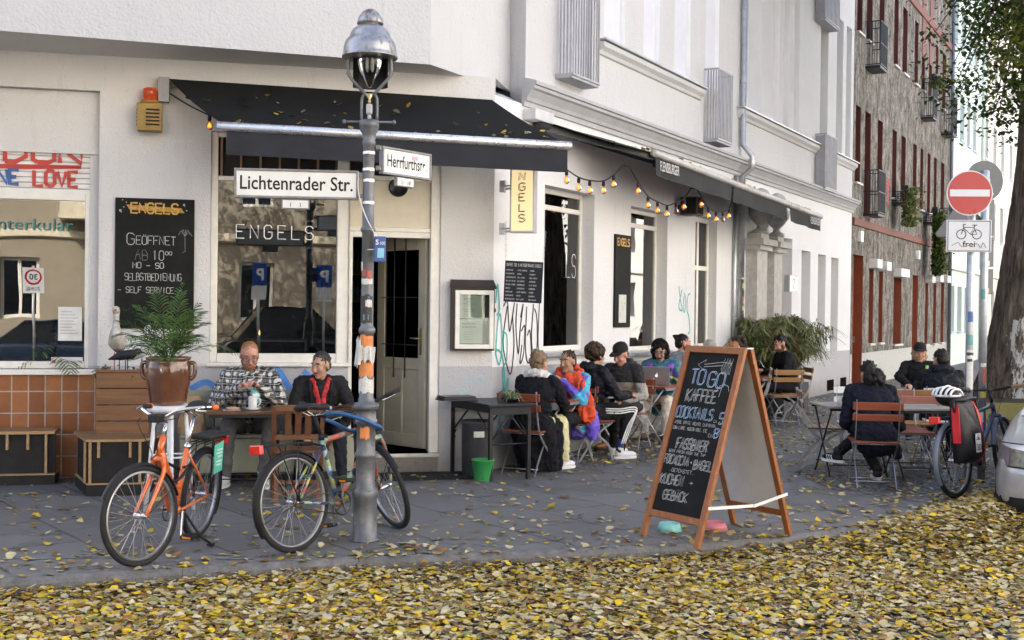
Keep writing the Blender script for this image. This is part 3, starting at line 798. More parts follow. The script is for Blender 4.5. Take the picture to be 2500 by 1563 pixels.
far_house('mint_house', 'pale mint house with light blue windows next to the grey house', 29.0, 36.2, M('mint_render',(.58,.66,.60),.9,var=.05), M('blue_window_paint',(.42,.52,.66),.5), [(29.6,30.4),(31.0,31.95),(32.6,33.3),(34.0,34.8)], [1.1,4.6,7.5,10.4,13.2], 16.5)
far_house('cream_house', 'cream house mostly hidden by the big tree at the street end', 36.25, 58, M('cream_render',(.66,.62,.54),.9,var=.05), M('pale_window_paint',(.55,.6,.66),.5), [(37,38),(39.5,40.5),(42,43),(45,46),(48,49),(51,52),(54,55)], [1.1,4.6,7.6,10.6,13.4], 17.5)

# ------------------------------------------------------------------ the other side of the crossing (seen in the window reflections) and an added house row
ob = thing('sunlit_apartment_block', 'beige sunlit apartment block across the street mirrored in the cafe windows', 'building', (3,-15,0))
LO = RZ(rad(193-13+8))
beige = M('beige_render', (.26,.225,.175), .9, var=.1, scale=2, bump=.2)
Hs = []
for i in range(9):
    a = -16+i*3.6
    for z in (1.2,4.9,8.4,11.9): Hs.append((a,a+1.15,z,z+1.9,.3))
g = MB(LO); wall(g, -20, 20, -.2, 15.5, Hs, 0, 0); prof_run(g, [(0,3.7),(.15,3.75),(.15,3.95),(0,4.0)], -20, 20, 1); g.quad((-20,0,15.5),(20,0,15.5),(20,9,15.5),(-20,9,15.5),0)
g.build('wall', [beige, M('pale_band',(.6,.54,.42),.8)], ob)
for q in Hs:
    if q[2] < 9: window(ob, LO, q[0], q[1], q[2], q[3], .22, white_paint, pane_dark, .1, vb=((q[0]+q[1])/2,))
g = MB(LO)
for a in (-9.0,1.8):
    g.box(a,a+3.2,-1.1,0,4.3,4.5); g.box(a,a+3.2,-1.1,-1.05,4.5,5.5); g.box(a,a+.05,-1.1,0,4.5,5.5); g.box(a+3.15,a+3.2,-1.1,0,4.5,5.5)
g.build('balcony', M('pale_band',(.6,.54,.42),.8), ob)
sw = thing('added_reflector_house', 'pale house row across the side street, added to bounce sunlight onto the side facade', 'building', PB(24,0,19.5))  # houses out of view, added for the sunlight they throw back
LW = RZ(RB+math.pi); Hs = [(-40+i*3.4,-38.9+i*3.4,z,z+1.9,.3) for i in range(24) for z in (1.3,4.9,8.3,11.7)]
g = MB(LW); wall(g, -42, 42, -.2, 15.5, Hs, 0, 0); g.quad((-42,0,15.5),(42,0,15.5),(42,9,15.5),(-42,9,15.5)); prof_run(g, [(0,3.7),(.15,3.75),(.15,3.95),(0,4.0)], -42, 42, 0)
g.build('wall', M('pale_stone_render', (.64,.64,.63), .9, var=.06, scale=2), sw)
for q in Hs:
    if q[2] < 9: window(sw, LW, q[0], q[1], q[2], q[3], .22, white_paint, pane_dark, .1, vb=((q[0]+q[1])/2,))

# ------------------------------------------------------------------ awnings
cloth_blk = M('black_awning_cloth', (.0115,.0115,.0115), .9, var=.25, scale=3, bump=.15, bscale=300, spec=.15)
cloth_grey = M('faded_grey_awning_cloth', (.036,.037,.039), .88, var=.3, scale=2.5, bump=.15, bscale=300, c2=(.08,.078,.072), thr=.62)
alu = M('brushed_aluminium', (.68,.68,.70), .3, .75, var=.1, scale=20, c2=(.45,.42,.38), thr=.66)
alu_dirty = M('weathered_white_tube', (.42,.41,.39), .45, .2, var=.2, scale=8, c2=(.16,.14,.12), thr=.6)
def cloth(mb, rows, m=0, th=.004, n=24, sag=.02):
    """cloth strip through 3D edge pairs, subdivided, gently uneven"""
    R = random.Random(5)
    vs = []; k = len(rows)
    for a, b in rows:
        a = Vector(a); b = Vector(b)
        for i in range(n+1):
            p = a.lerp(b, i/n); vs.append(p)
    fs = []
    for r in range(k-1):
        for i in range(n): fs.append((r*(n+1)+i, r*(n+1)+i+1, (r+1)*(n+1)+i+1, (r+1)*(n+1)+i))
    mb.add(vs, fs, m, True)
def awning_rows(p0, p1, q0, q1, nr=6, sag=.03):
    out = []
    for i in range(nr+1):
        t = i/nr; s = -sag*math.sin(math.pi*t)
        a = Vector(p0).lerp(Vector(q0), t); b = Vector(p1).lerp(Vector(q1), t); a.z += s; b.z += s
        out.append((a, b))
    return out
F = (MA.translation)
aw = thing('awning', 'black cloth awning with a white front tube above the cafe door and corner window', 'awning', PA(-2, 3.85), RA)
L = lambda u, z, off: (u+2, -off, z-3.85)
g = MB()
cloth(g, awning_rows(L(-3.28,3.90,.06), L(-.05,3.86,.06), L(-2.75,3.345,1.0), L(.52,3.30,1.0)))
g.build('canopy', cloth_blk, aw)
g = MB(); g.tube([L(-2.80,3.325,1.0), L(.545,3.283,1.0)], .042, 16); g.build('front_tube', alu, aw)
g = MB(); R_ = random.Random(2)
n = 40; vs = []
for j in range(4):
    for i in range(n+1):
        t = i/n; u = -2.715+t*3.225; z = 3.30-.042*t - j*.078; vs.append(L(u, z, 1.0+.012*math.sin(t*19+j*.4)*j/3+.004*R_.uniform(-1,1)*j))
g.add(vs, [(j*(n+1)+i,(j+1)*(n+1)+i,(j+1)*(n+1)+i+1,j*(n+1)+i+1) for j in range(3) for i in range(n)], 0, True)
g.build('valance', M('dark_grey_valance_cloth', (.026,.027,.033), .85, var=.2, scale=4, bump=.1, bscale=300), aw)
g = MB(); g.tube([L(-3.28,3.845,.045), L(-.05,3.805,.045)], .03, 12); g.box(-1.37,-1.27,-.1,0,-.18,.06); g.build('roller', M('roller_grey',(.25,.25,.26),.5,.3), aw)
for a, b in (((-3.1,3.74),(-2.6,3.33)), ((-.6,3.72),(.2,3.29))):
    g = MB(); m_ = L((a[0]+b[0])/2+.35, (a[1]+b[1])/2-.02, .55)
    g.bar(L(a[0],a[1],.06), m_, .04, .05); g.bar(m_, L(b[0],b[1],.97), .035, .04); g.build('folding_arm', black_metal, aw)

aw2 = thing('awning', 'long grey awning in sections along the side street wall above the cafe tables', 'awning', PB(1, 3.75), RB)
L2 = lambda u, z, off: (u-1, -off, z-3.75)
secs = [(.75,2.15,5.02,3.50,5.0,0),(3.9,5.06,7.72,3.455,7.7,1),(6.6,7.80,9.74,3.405,9.1,2)]
g = MB()
cloth(g, awning_rows(L2(.78,3.80,.05), L2(9.1,3.72,.05), L2(2.17,3.535,.88), L2(9.72,3.345,.88), sag=.02))
g.build('canopy', cloth_grey, aw2)
zt = lambda u: 3.53-(u-2.17)*.0252
g = MB()
for a, b in ((2.15,5.02),(5.04,7.74),(7.78,9.74)):
    g.tube([L2(a,zt(a),.9), L2(b,zt(b),.9)], .045, 12)
g.build('front_tube', alu_dirty, aw2)
for a, b in ((2.2,4.98),(5.08,7.66),(7.82,9.72)):
    g = MB(); n = 24; vs = []
    for j in range(4):
        for i in range(n+1):
            t = i/n; u = a+(b-a)*t; vs.append(L2(u, zt(u)-.03-j*.075, .9+.02*math.sin(t*14+a)*j/3))
    g.add(vs, [(j*(n+1)+i,(j+1)*(n+1)+i,(j+1)*(n+1)+i+1,j*(n+1)+i+1) for j in range(3) for i in range(n)], 0, True)
    va = g.build('valance', cloth_grey, aw2)
    if a < 3 or a > 7:
        g = MB(); text(g, 'FLENSBURGER', 0, 0, .115, 0, .62 if a < 3 else .6, y=0, M=T(L2(2.3 if a < 3 else 9.0, zt(a)-.19-(0 if a<3 else .02), .925)), bold=.01)
        g.build('lettering', M('pale_print',(.5,.5,.5),.7), va)
g = MB(); g.box(-.40,.05,-.16,-.0,.0,.12); g.build('end_plate', M('grey_casing',(.5,.5,.52),.5), aw2, bevel=.01)
g = MB(); g.tube([L2(.8,3.73,.08), L2(9.1,3.69,.08)], .055, 10); g.build('roller', cloth_grey, aw2)
for a, b in (((.95,3.72),(2.25,3.5)), ((4.2,3.68),(5.0,3.46)), ((8.0,3.64),(9.6,3.36))):
    g = MB(); m_ = L2((a[0]+b[0])/2+.3, (a[1]+b[1])/2, .5)
    g.bar(L2(a[0],a[1],.06), m_, .05, .09); g.bar(m_, L2(b[0],b[1],.86), .05, .08); g.build('folding_arm', black_metal, aw2)

# ------------------------------------------------------------------ string lights
bulb_m = glass('bulb_glass', (.95,.62,.34), 1.5)
fil_m = M('glowing_filament', (1,.4,.1), .5, emit=(1,.17,.02), estr=1.5)
amber = M('amber_bulb_glow', (.8,.45,.2), .3, emit=(1,.33,.08), estr=.9)
wire_m = M('black_cable', (.012,.012,.013), .5)
sl_ = thing('string_lights', 'black cable of glowing amber bulbs strung under the side street awning', 'string lights', PB(3, 3.2), RB)
L3 = lambda u, z, off=.75: Vector((u-3, -off, z-3.2))
runs = [[(.182,3.129),(.47,3.08),(.741,3.075),(1.09,3.105),(1.359,3.2),(1.623,3.337)], [(1.804,3.333),(2.054,3.19),(2.359,3.05),(2.663,3.01),(2.972,2.99),(3.271,3.05),(3.551,3.125),(3.787,3.277)], [(4.007,3.287),(4.189,3.21),(4.465,3.08),(4.779,3.055),(5.05,3.07),(5.309,3.14),(5.489,3.287)]]
g = MB()
for r in runs: g.tube(spline([L3(*p) for p in r], 5), .008, 6)
g.tube([L3(1.62,3.335), L3(1.8,3.335)], .008, 6); g.tube([L3(3.787,3.277), L3(4.007,3.287)], .008, 6)
g.build('cable', wire_m, sl_)
def bulb(parent, p, lit=True, s=1.):
    g = MB(); g.lathe([(.012,0),(.017,-.006),(.019,-.045),(.016,-.05)], 10, 0, T(p)); sk = g.build('socket', wire_m, parent)
    g = MB(); g.lathe([(.012*s,-.048),(.016*s,-.062),(.029*s,-.085),(.034*s,-.105),(.030*s,-.125),(.016*s,-.14),(0,-.143)], 12, 0, T(p)); b = g.build('bulb', bulb_m, parent)
    if lit:
        g = MB(); g.lathe([(.0,-.07),(.012,-.08),(.017,-.10),(.012,-.118),(0,-.122)], 8, 0, T(p)); g.build('filament', fil_m, b)
k_ = 0
for r in runs:
    for p in r[(0 if r is runs[0] else 1):-1]:
        k_ += 1; bulb(sl_, L3(p[0], p[1]-.005), k_ not in (10, 15))
s2 = thing('string_lights', 'single amber bulb on a black cable at the left end of the black awning', 'string lights', PA(-3, 3.6), RA)
LL = lambda u, z, off: Vector((u+3, -off, z-3.6))
g = MB(); g.tube(spline([LL(-3.33,3.80,.05), LL(-3.1,3.64,.2), LL(-2.89,3.53,.3), LL(-2.75,3.46,.5), LL(-2.6,3.38,.9)], 5), .007, 6); g.build('cable', wire_m, s2)
bulb(s2, LL(-2.88,3.525,.3))

# ------------------------------------------------------------------ alarm beacon
bc = thing('alarm_beacon', 'yellow-brown louvred alarm box with an orange beacon on top, high on the white wall', 'alarm', PA(-3.45,3.376,0), RA)
ochre = M('ochre_enamel', (.27,.17,.035), .45, var=.25, scale=9, c2=(.1,.06,.02), thr=.62)
g = MB(); g.box(-.115,.115,-.15,0,0,.265); g.build('housing', ochre, bc, bevel=.006)
g = MB()
for i in range(5): g.box(-.03,.095,-.156,-.15,.05+i*.036,.066+i*.036)
g.build('louvres', M('louvre_dark',(.03,.02,.01),.7), bc)
g = MB()
for i in range(5): g.box(-.121,-.115,-.12,-.03,.05+i*.036,.066+i*.036)
g.build('louvres', M('louvre_dark',(.03,.02,.01),.7), bc)
g = MB(); g.lathe([(.085,0),(.085,.03),(.073,.04),(.07,.11),(.064,.145),(.04,.158),(0,.16)], 20, 0, T(0,-.075,.265))
g.build('beacon', M('orange_lens',(.26,.032,.006),.2,var=.3,scale=14,emit=(1,.15,.02),estr=.03,coat=.5), bc)
g = MB(); g.lathe([(.088,0),(.088,.025)], 20, 0, T(0,-.075,.266)); g.build('beacon_ring', ochre, bc)

# ------------------------------------------------------------------ chalkboards on the walls
def m_chalkboard(name, c=(.008,.0085,.008)):
    k = NT(name); k.set(.75, spec=.2)
    n = k.noise(2.6, 7, .72); k.col(k.mix(k.ramp(n, [(.45, 0.), (.8, .5)]), c, (.028,.029,.027))); k.bump(k.noise(90,3), .1, .003); return k.mat
cbm = m_chalkboard('chalkboard_black')
chalk = M('chalk_white', (.42,.42,.40), .95, var=.4, scale=60)
chalk_soft = M('chalk_smudge', (.16,.165,.155), .95, var=.5, scale=30)
gold = M('gold_paint', (.52,.30,.05), .5, var=.25, scale=20)
cb = thing('chalkboard', 'tall black chalkboard with gold heading and opening hours on the wall beside the cafe window', 'chalkboard', PA(-3.395,1.46), RA)
W_, H_ = .745, 1.27
g = MB(); g.box(-W_/2,W_/2,-.025,0,0,H_); g.build('board', cbm, cb, bevel=.003)
yb = -.0275
px = lambda x: -W_/2+(x-60)/865*W_          # board pixels to board units
pz = lambda y: H_-(y-45)/1450*H_
g = MB()
g.prism([(px(180),pz(120)),(px(780),pz(145)),(px(815),pz(200)),(px(215),pz(178))], .0015, 1, T(0,yb,0))
stroke(g, 'ENGELS', px(232), pz(212), pz(100)-pz(212), px(745)-px(232), .0085, .28, 0, yb-.003)
g.build('gold_heading', [gold, M('gold_brush',(.36,.2,.03),.5,var=.4,scale=40)], cb)
g = MB()
stroke(g, 'G', px(190), pz(560), pz(435)-pz(560), px(270)-px(190), .0035, .2, 0, yb, jit=.04); stroke(g, 'EÖFFNET', px(290), pz(560), pz(465)-pz(560), px(720)-px(290), .0035, .25, 0, yb, jit=.04)
stroke(g, 'AB', px(280), pz(735), pz(620)-pz(735), px(415)-px(280), .0028, .3, 1, yb, jit=.04); stroke(g, '10', px(470), pz(735), pz(630)-pz(735), px(590)-px(470), .0033, .4, 0, yb, jit=.04); stroke(g, 'OO', px(608), pz(672), pz(636)-pz(672), px(680)-px(608), .0028, .3, 0, yb)
stroke(g, 'MO - SO', px(255), pz(825), pz(762)-pz(825), px(590)-px(255), .0033, .25, 0, yb, jit=.04)
stroke(g, 'SELBSTBEDIENUNG', px(170), pz(962), pz(882)-pz(962), px(785)-px(170), .0028, .22, 0, yb, jit=.05)
stroke(g, '- SELF SERVICE -', px(95), pz(1100), pz(1035)-pz(1100), px(790)-px(95), .003, .25, 0, yb, jit=.04)
stroke(g, '*', px(90), pz(215), .045, .045, .003, .2, 0, yb); stroke(g, '*', px(785), pz(130), .04, .04, .003, .2, 0, yb)
for x, y in ((152,148),(838,170),(180,95),(140,70)): g.ell((px(x), yb, pz(y)), (.006,.001,.006), 0, 8, 5)
for k in range(5):
    a = .3+k*.55; flat_line(g, spline([(px(820),yb,pz(460)),(px(820+50*math.cos(a)),yb,pz(430-50*math.sin(a))),(px(820+85*math.cos(a)),yb,pz(470-40*math.sin(a)))],4), .003, 1)
flat_line(g, [(px(790),yb,pz(640)),(px(825),yb,pz(630)),(px(822),yb,pz(470))], .003, 1)
g.build('chalk_writing', [chalk, chalk_soft], cb)

cb2 = thing('chalkboard', 'narrow black chalkboard with gold letters on the pier between the side street windows', 'chalkboard', PB(3.31,1.47), RB)
g = MB(); g.box(-.25,.25,-.025,0,0,1.19); g.build('board', cbm, cb2, bevel=.003)
g = MB(); stroke(g, 'ENGELS', -.19, 1.05, .09, .38, .009, .25, 0, -.0285); g.build('gold_heading', [gold], cb2)
g = MB(); R_ = random.Random(9)
g.box(-.13,.1,-.03,-.0255,.06,.42,0); 
g.build('notice', M('notice_paper',(.5,.5,.46),.7,c2=(.2,.2,.2),thr=.6), cb2)

# ------------------------------------------------------------------ menu case
mc = thing('menu_case', 'dark menu showcase with white framed glass door beside the cafe entrance', 'menu case', PA(-.225,1.255), RA)
brown_m = M('dark_brown_metal', (.035,.028,.025), .5, .3)
g = MB(); g.box(-.225,.225,-.09,0,0,.66); g.prism([(-.235,.64),(.235,.64),(.235,.66),(-.235,.66)], .02, 0, T(0,-.12,0))
g.add([(-.235,-.14,.655),(.235,-.14,.655),(.235,0,.655),(-.235,0,.655),(-.225,-.02,.735),(.225,-.02,.735),(.225,0,.735),(-.225,0,.735)], [(0,3,2,1),(4,5,6,7),(0,1,5,4),(1,2,6,5),(2,3,7,6),(3,0,4,7)])
g.build('case', brown_m, mc)
g = MB(); a_, b_ = -.195, .21
g.box(a_,a_+.045,-.125,-.092,.02,.625); g.box(b_-.045,b_,-.125,-.092,.02,.625); g.box(a_+.045,b_-.045,-.125,-.092,.02,.065); g.box(a_+.045,b_-.045,-.125,-.092,.58,.625)
g.build('door_frame', white_paint, mc, bevel=.004)
g = MB(); g.box(a_+.04,b_-.04,-.112,-.108,.06,.585); g.build('pane', glass('case_glass',(.8,.85,.82),1.5), mc)
paper = M('pale_paper', (.52,.56,.54), .8, var=.06); ink = M('printing_ink', (.06,.06,.07), .8)
g = MB()
g.box(a_+.05,.10,-.0945,-.0915,.335,.575,0); g.box(a_+.05,.10,-.0945,-.0915,.075,.325,0); g.box(.115,b_-.05,-.0945,-.0915,.07,.58,2)
for z, w, h in ((.53,.10,.014),(.505,.06,.008),(.48,.13,.008),(.46,.03,.008),(.42,.14,.006),(.40,.10,.006)): text(g, 'ENGELS' if z > .52 else 'MENU CARD '[:4+int(w*40)], -.045-w/2, z, h, 1, w, y=-.0965)
text(g, 'BADISCHER', -.115, .27, .018, 1, .14, y=-.0965); text(g, 'FEUERWEISSER', -.12, .235, .016, 1, .15, y=-.0965)
for i in range(4): text(g, 'wein und most', -.1, .19-.025*i, .007, 1, .11, y=-.0965)
g.build('menu_sheet', [paper, ink, M('case_back',(.05,.05,.05),.7)], mc)
g = MB(); g.box(.208,.232,-.118,-.1,.40,.44); g.build('catch', brown_m, mc)

# ------------------------------------------------------------------ illuminated sign and hanging menu board
ls = thing('light_box_sign', 'glowing cream light box with the cafe name reading downwards on the corner', 'sign', (.105,12.17,2.47), rad(-15))
g = MB(); fr = .012
g.box(-.13,.13,-.06,.06,.0,.80); g.build('housing', M('sign_aluminium',(.42,.42,.42),.4,.6), ls, bevel=.004)
g = MB(); g.box(-.112,.112,-.064,-.0595,.022,.785); g.box(-.112,.112,.0595,.064,.022,.785); pa = g.build('light_panel', M('lit_cream_panel', (.5,.4,.22), .4, emit=(1,.78,.42), estr=.15, var=.05, scale=3), ls)
g = MB()
for i, ch in enumerate('ENGELS'): stroke(g, ch, -.03, .645-i*.107, .075, .06, .0035, .2, 0, -.0665, outline=.006)
g.build('lettering', M('sign_letter_brown', (.05,.03,.015), .6), pa)
for z in (.05,.49):
    g = MB(); g.bar((-.13,0,z), (-.26,.09,z), .05, .012); g.bar((-.13,.0,z-.03), (-.2,.05,z-.03), .02, .02); g.box(-.275,-.22,.06,.12,z-.06,z+.06); g.build('bracket', zinc, ls)
mb_ = thing('hanging_menu_board', 'small black menu board hung on chains under the light box sign', 'menu board', (.105,12.12,1.75), rad(-6))
mb_.rotation_euler = (rad(4), rad(2.5), rad(-6))
g = MB(); g.box(-.195,.195,-.012,.012,.01,.43); g.build('board', M('slate_board', (.012,.016,.023), .6, spec=.3), mb_, bevel=.003)
g = MB(); R_ = random.Random(11)
stroke(g, 'KAFFEE TEE & HEISSGETRÄNKE ENGELS', -.175, .375, .03, .35, .0022, .25, 0, -.0145)
WD = ['AMERICANO','ESPRESSO','CAPPUCCINO','MILCHKAFFEE','FLAT WHITE','LATTE MACCHIATO','GETREIDEKAFFEE','ESPRESSO','KAKAO','TEE MIT MINZE','INGWER','CHAI LATTE','HEISSE ZITRONE','GLÜHWEIN','EIS KAFFEE','ORANGE','SOJA MILCH','HAFERMILCH']
for i in range(9):
    for j, x in enumerate((-.178,-.062,.062)):
        s = WD[(i*3+j*5) % len(WD)][:13]; stroke(g, s, x, .345-i*.037-.016, .014, min(.105, .0075*len(s)), .0013, .2, 0, -.0145, n=3)
g.build('chalk_writing', chalk, mb_)
for x, top in ((-.19, (-.21,.02,.83)), (.19, (.20,.03,.745))):
    g = MB(); a = Vector((x,0,.43)); b = Vector(top); n = 14
    for i in range(n):
        p = a.lerp(b, (i+.5)/n); d = (b-a)/n*.8; q = Vector((.008,0,0)) if i % 2 else Vector((0,.008,0))
        g.tube([p-d/2+q*0, p-d/4+q, p+d/4+q, p+d/2, p+d/4-q, p-d/4-q], .0022, 4, closed=True)
    g.build('chain', zinc, mb_)

# ------------------------------------------------------------------ loudspeaker, candle
sp = thing('loudspeaker', 'dark brown loudspeaker box under the side street awning', 'loudspeaker', PB(5.28,3.05), RB)
g = MB(); g.box(-.13,.13,-.34,-.08,0,.26); g.box(-.02,.02,-.08,0,.1,.16); g.build('cabinet', wood('walnut_veneer',(.05,.03,.02),(.09,.055,.035),.5), sp, bevel=.006)
g = MB(); g.box(-.135,-.131,-.32,-.1,.02,.24); g.box(-.11,.11,-.345,-.341,.02,.24); g.build('grille', M('speaker_cloth',(.015,.015,.015),.9), sp)
cd = thing('candle', 'white candle burning in a brass holder on the sill inside the cafe window', 'candle', PA(-2.38,1.10,-.30), RA)
g = MB(); g.box(-.12,.12,-.1,.1,-.06,0); g.build('ledge', room_floor, cd)
g = MB(); g.lathe([(.04,0),(.04,.01),(.012,.02),(.01,.05),(.016,.06),(.01,.07),(.01,.12),(.018,.13),(.018,.14)], 12); g.build('holder', M('brass',(.45,.36,.2),.35,.9), cd)
g = MB(); g.lathe([(.0115,.135),(.011,.285),(.0,.29)], 10); g.build('wax', M('candle_wax',(.75,.72,.65),.4), cd)
g = MB(); g.lathe([(.0,.29),(.007,.303),(.0075,.315),(.003,.34),(0,.35)], 8); g.build('flame', M('flame',(1,.6,.2),.5,emit=(1,.55,.18),estr=2), cd)

# ------------------------------------------------------------------ gas lamp
LX, LY = -1.05, 8.6
lampgrey = M('lamp_grey_paint', (.125,.13,.14), .42, .35, var=.3, scale=10, bump=.12, bscale=50, c2=(.055,.055,.055), thr=.6)
worn_steel = None
def m_hood():
    k = NT('tarnished_hood_metal'); k.set(.42, .85)
    n = k.noise(7, 7, .75, k.map((1,1,.45)))
    k.col(k.ramp(n, [(.36,(.24,.245,.26)),(.50,(.36,.36,.365)),(.60,(.15,.125,.10)),(.78,(.06,.05,.042))]))
    k.link(k.ramp(n, [(.4,.34),(.7,.7)]), k.b.inputs['Roughness']); k.bump(n, .15, .006); return k.mat
lamp = thing('gas_lamp', 'old grey gas street lamp with a tarnished domed hood at the kerb', 'street lamp', (LX, LY, 0))
g = MB()
g.lathe([(.105,0),(.105,.012),(.088,.02),(.086,.30),(.092,.315),(.095,.345),(.090,.37),(.072,.385),(.070,.60),(.078,.61),(.078,.635),(.070,.645),(.068,.84),(.082,.85),(.084,.875),(.074,.885),(.072,.94),(.076,.95),(.092,.955),(.095,.985),(.085,1.0),(.06,1.005),(.06,1.03),(.052,1.04),(.050,1.50),(.060,1.51),(.062,1.535),(.052,1.55),(.045,1.56),(.043,2.235),(.054,2.245),(.054,2.265),(.043,2.275),(.040,2.86),(.046,2.87),(.048,2.89),(.044,2.90),(.05,2.95),(.068,2.975),(.066,2.99),(.072,2.995),(.072,3.045),(.05,3.05)], 24)
g.build('post', lampgrey, lamp)
g = MB(); g.tube([(-.18,0,3.035),(.18,0,3.035)], .009, 8)
for x in (-.18,.18): g.ell((x,0,3.035), (.014,.014,.018), 0, 10, 8)
g.build('ladder_bar', lampgrey, lamp)
g = MB()
for s in (-1,1):
    g.tube(spline([(s*.056,0,3.04),(s*.056,0,3.18),(s*.045,0,3.225),(s*.018,0,3.235)], 4), .010, 8)
    g.tube(spline([(s*.03,0,3.235),(s*.09,0,3.30),(s*.148,0,3.37),(s*.155,0,3.43),(s*.15,0,3.51)], 5), .012, 8)
    for z in (3.385,3.43,3.475): g.tube([(s*.14,0,z),(s*.172,0,z)], .004, 6)
g.build('fork', lampgrey, lamp)
g = MB(); g.box(-.022,.022,-.02,.02,3.09,3.165); g.lathe([(.014,3.05),(.014,3.09)], 10); g.build('igniter_box', M('pale_grey_box',(.36,.36,.38),.5), lamp, bevel=.01)
g = MB(); g.lathe([(.004,3.165),(.012,3.18),(.008,3.2),(.03,3.235),(.012,3.24)], 12); g.build('burner_cup', M('brass',(.45,.36,.2),.35,.9), lamp)
g = MB()
g.lathe([(.188,3.505),(.2,3.497),(.203,3.503),(.196,3.512),(.192,3.54),(.188,3.575),(.176,3.615),(.155,3.638),(.148,3.645),(.142,3.67),(.125,3.70),(.095,3.722),(.066,3.728),(.064,3.742),(.094,3.742),(.094,3.756),(.083,3.79),(.055,3.83),(.025,3.848),(0,3.85)], 36)
g.build('hood', m_hood(), lamp)
g = MB(); g.lathe([(0,3.60),(.12,3.57),(.186,3.508)], 30, caps=False); g.build('reflector', M('enamel_white',(.6,.6,.58),.4), lamp)
g = MB(); g.lathe([(.088,3.52),(.09,3.49),(.088,3.45),(.07,3.39),(.04,3.325),(.014,3.29),(.01,3.283),(0,3.28)], 24, caps=False); g.build('glass_globe', glass('lamp_glass',(.62,.64,.62),1.5,.03), lamp)
g = MB()     # dark shield plate standing behind the globe
vs = []; n = 10
for i in range(n+1):
    a = rad(20+140*i/n); vs += [(.135*math.cos(a), .12*math.sin(a), 3.29), (.135*math.cos(a), .12*math.sin(a), 3.51)]
g.add(vs, [(2*i,2*i+2,2*i+3,2*i+1) for i in range(n)]); g.build('shield', black_metal, lamp)
g = MB()
for i in range(4):
    a = rad(45+90*i); g.lathe([(.006,3.40),(.012,3.42),(.012,3.47),(.006,3.5)], 8, 0, T(.025*math.cos(a),.025*math.sin(a),0))
g.build('mantle', M('mantle_white',(.6,.6,.55),.6), lamp)
def patch(mb, r, a0, a1, z0, z1, m=0, ragged=0., seed=0, cx=0, cy=0, out=.0):
    R = random.Random(seed); n = 8; vs = []
    for i in range(n+1):
        a = rad(a0+(a1-a0)*i/n); q = r + out*R.uniform(0,1)
        vs += [(cx+q*math.cos(a), cy+q*math.sin(a), z0+R.uniform(-ragged,ragged)), (cx+(r+out*R.uniform(0,1))*math.cos(a), cy+(r+out*R.uniform(0,1))*math.sin(a), z1+R.uniform(-ragged,ragged))]
    mb.add(vs, [(2*i,2*i+2,2*i+3,2*i+1) for i in range(n)], m)
for (r, a0, a1, z0, z1, m, rg, out) in [(.0535,-150,-30,1.36,1.49,6,.01,.004),(.054,-160,-20,1.19,1.30,6,.012,.003),(.056,-155,-35,1.30,1.42,0,.02,.03),(.056,-185,-120,1.27,1.47,0,.02,.035),(.0545,-170,-10,1.075,1.19,0,.02,.004),(.0552,-100,-60,1.10,1.13,1,.003,0),(.0535,-110,-60,1.265,1.29,5,0,0),(.0455,-170,-30,1.58,1.78,4,.01,.003),(.0465,-120,-70,1.60,1.64,3,.004,0),(.0465,-100,-40,1.70,1.75,0,.01,.006),(.046,-90,-20,1.76,1.775,5,.002,0),(.0455,-150,-30,1.86,1.90,0,.004,.002),(.046,-150,-100,1.92,1.97,1,.003,0),(.046,-90,-45,1.90,1.96,1,.004,0),(.046,-170,-130,1.96,2.02,0,.003,0),(.071,-120,-62,.745,.83,6,.012,0),(.0405,-130,-60,2.62,2.65,0,0,0)]:
    g = MB(); patch(g, r, a0, a1, z0, z1, 0, rg, int(z0*1000), out=out); g.build('sticker', STK[m], lamp)
for z in (2.80,2.68,2.60,2.44):
    g = MB(); g.lathe([(.0445,z),(.0445,z+.02)], 20, caps=False); g.box(-.012,.012,-.058,-.044,z,z+.02); g.build('clamp_band', alu, lamp)

# street name signs and house numbers on the lamp post
enamel = M('sign_enamel_white', (.66,.67,.65), .35, var=.06, scale=6); sframe = M('sign_frame_grey', (.20,.20,.20), .5, .4, c2=(.09,.09,.085), thr=.58, var=.25, scale=12); ink_b = M('sign_letter_black', (.012,.012,.014), .4)
def name_sign(label, loc, rz, w, h, txt, num, nx, tw, th, group='street name signs on the lamp post'):
    o = thing('street_name_sign', label, 'street sign', loc, rz, group)
    g = MB(); f = .018
    g.box(0,w,-.02,.02,0,f); g.box(0,w,-.02,.02,h-f,h); g.box(0,f,-.02,.02,f,h-f); g.box(w-f,w,-.02,.02,f,h-f); g.build('frame', sframe, o, bevel=.004)
    g = MB(); g.box(f,w-f,-.012,.012,f,h-f); p = g.build('panel', enamel, o)
    g = MB(); text(g, txt, w/2, h*.30, th, 0, tw, y=-.0135, bold=.012, center=True); g.build('lettering', ink_b, p)
    g = MB(); g.box(nx,nx+.2,-.014,.014,-.075,-.004); q = g.build('number_plate', sframe, o, bevel=.003)
    g = MB(); g.box(nx+.01,nx+.19,-.016,-.0145,-.066,-.012); q2 = g.build('number_panel', enamel, q)
    g = MB(); text(g, num, nx+.1, -.058, .03, 0, None, y=-.018, bold=.008, center=True); g.build('number', ink_b, q)
    return o
s_ = name_sign('long white street name sign reading Lichtenrader Str. on the left of the lamp post', (-2.0,8.5,2.468), math.atan2(.1,.88), .885, .212, 'Lichtenrader Str.', '1    1', .335, .80, .098)
g = MB(); g.bar((.885,0,.03),(.96,.01,.03),.03,.03); g.bar((.885,0,.185),(.96,.01,.185),.03,.03); g.build('bracket', sframe, s_)
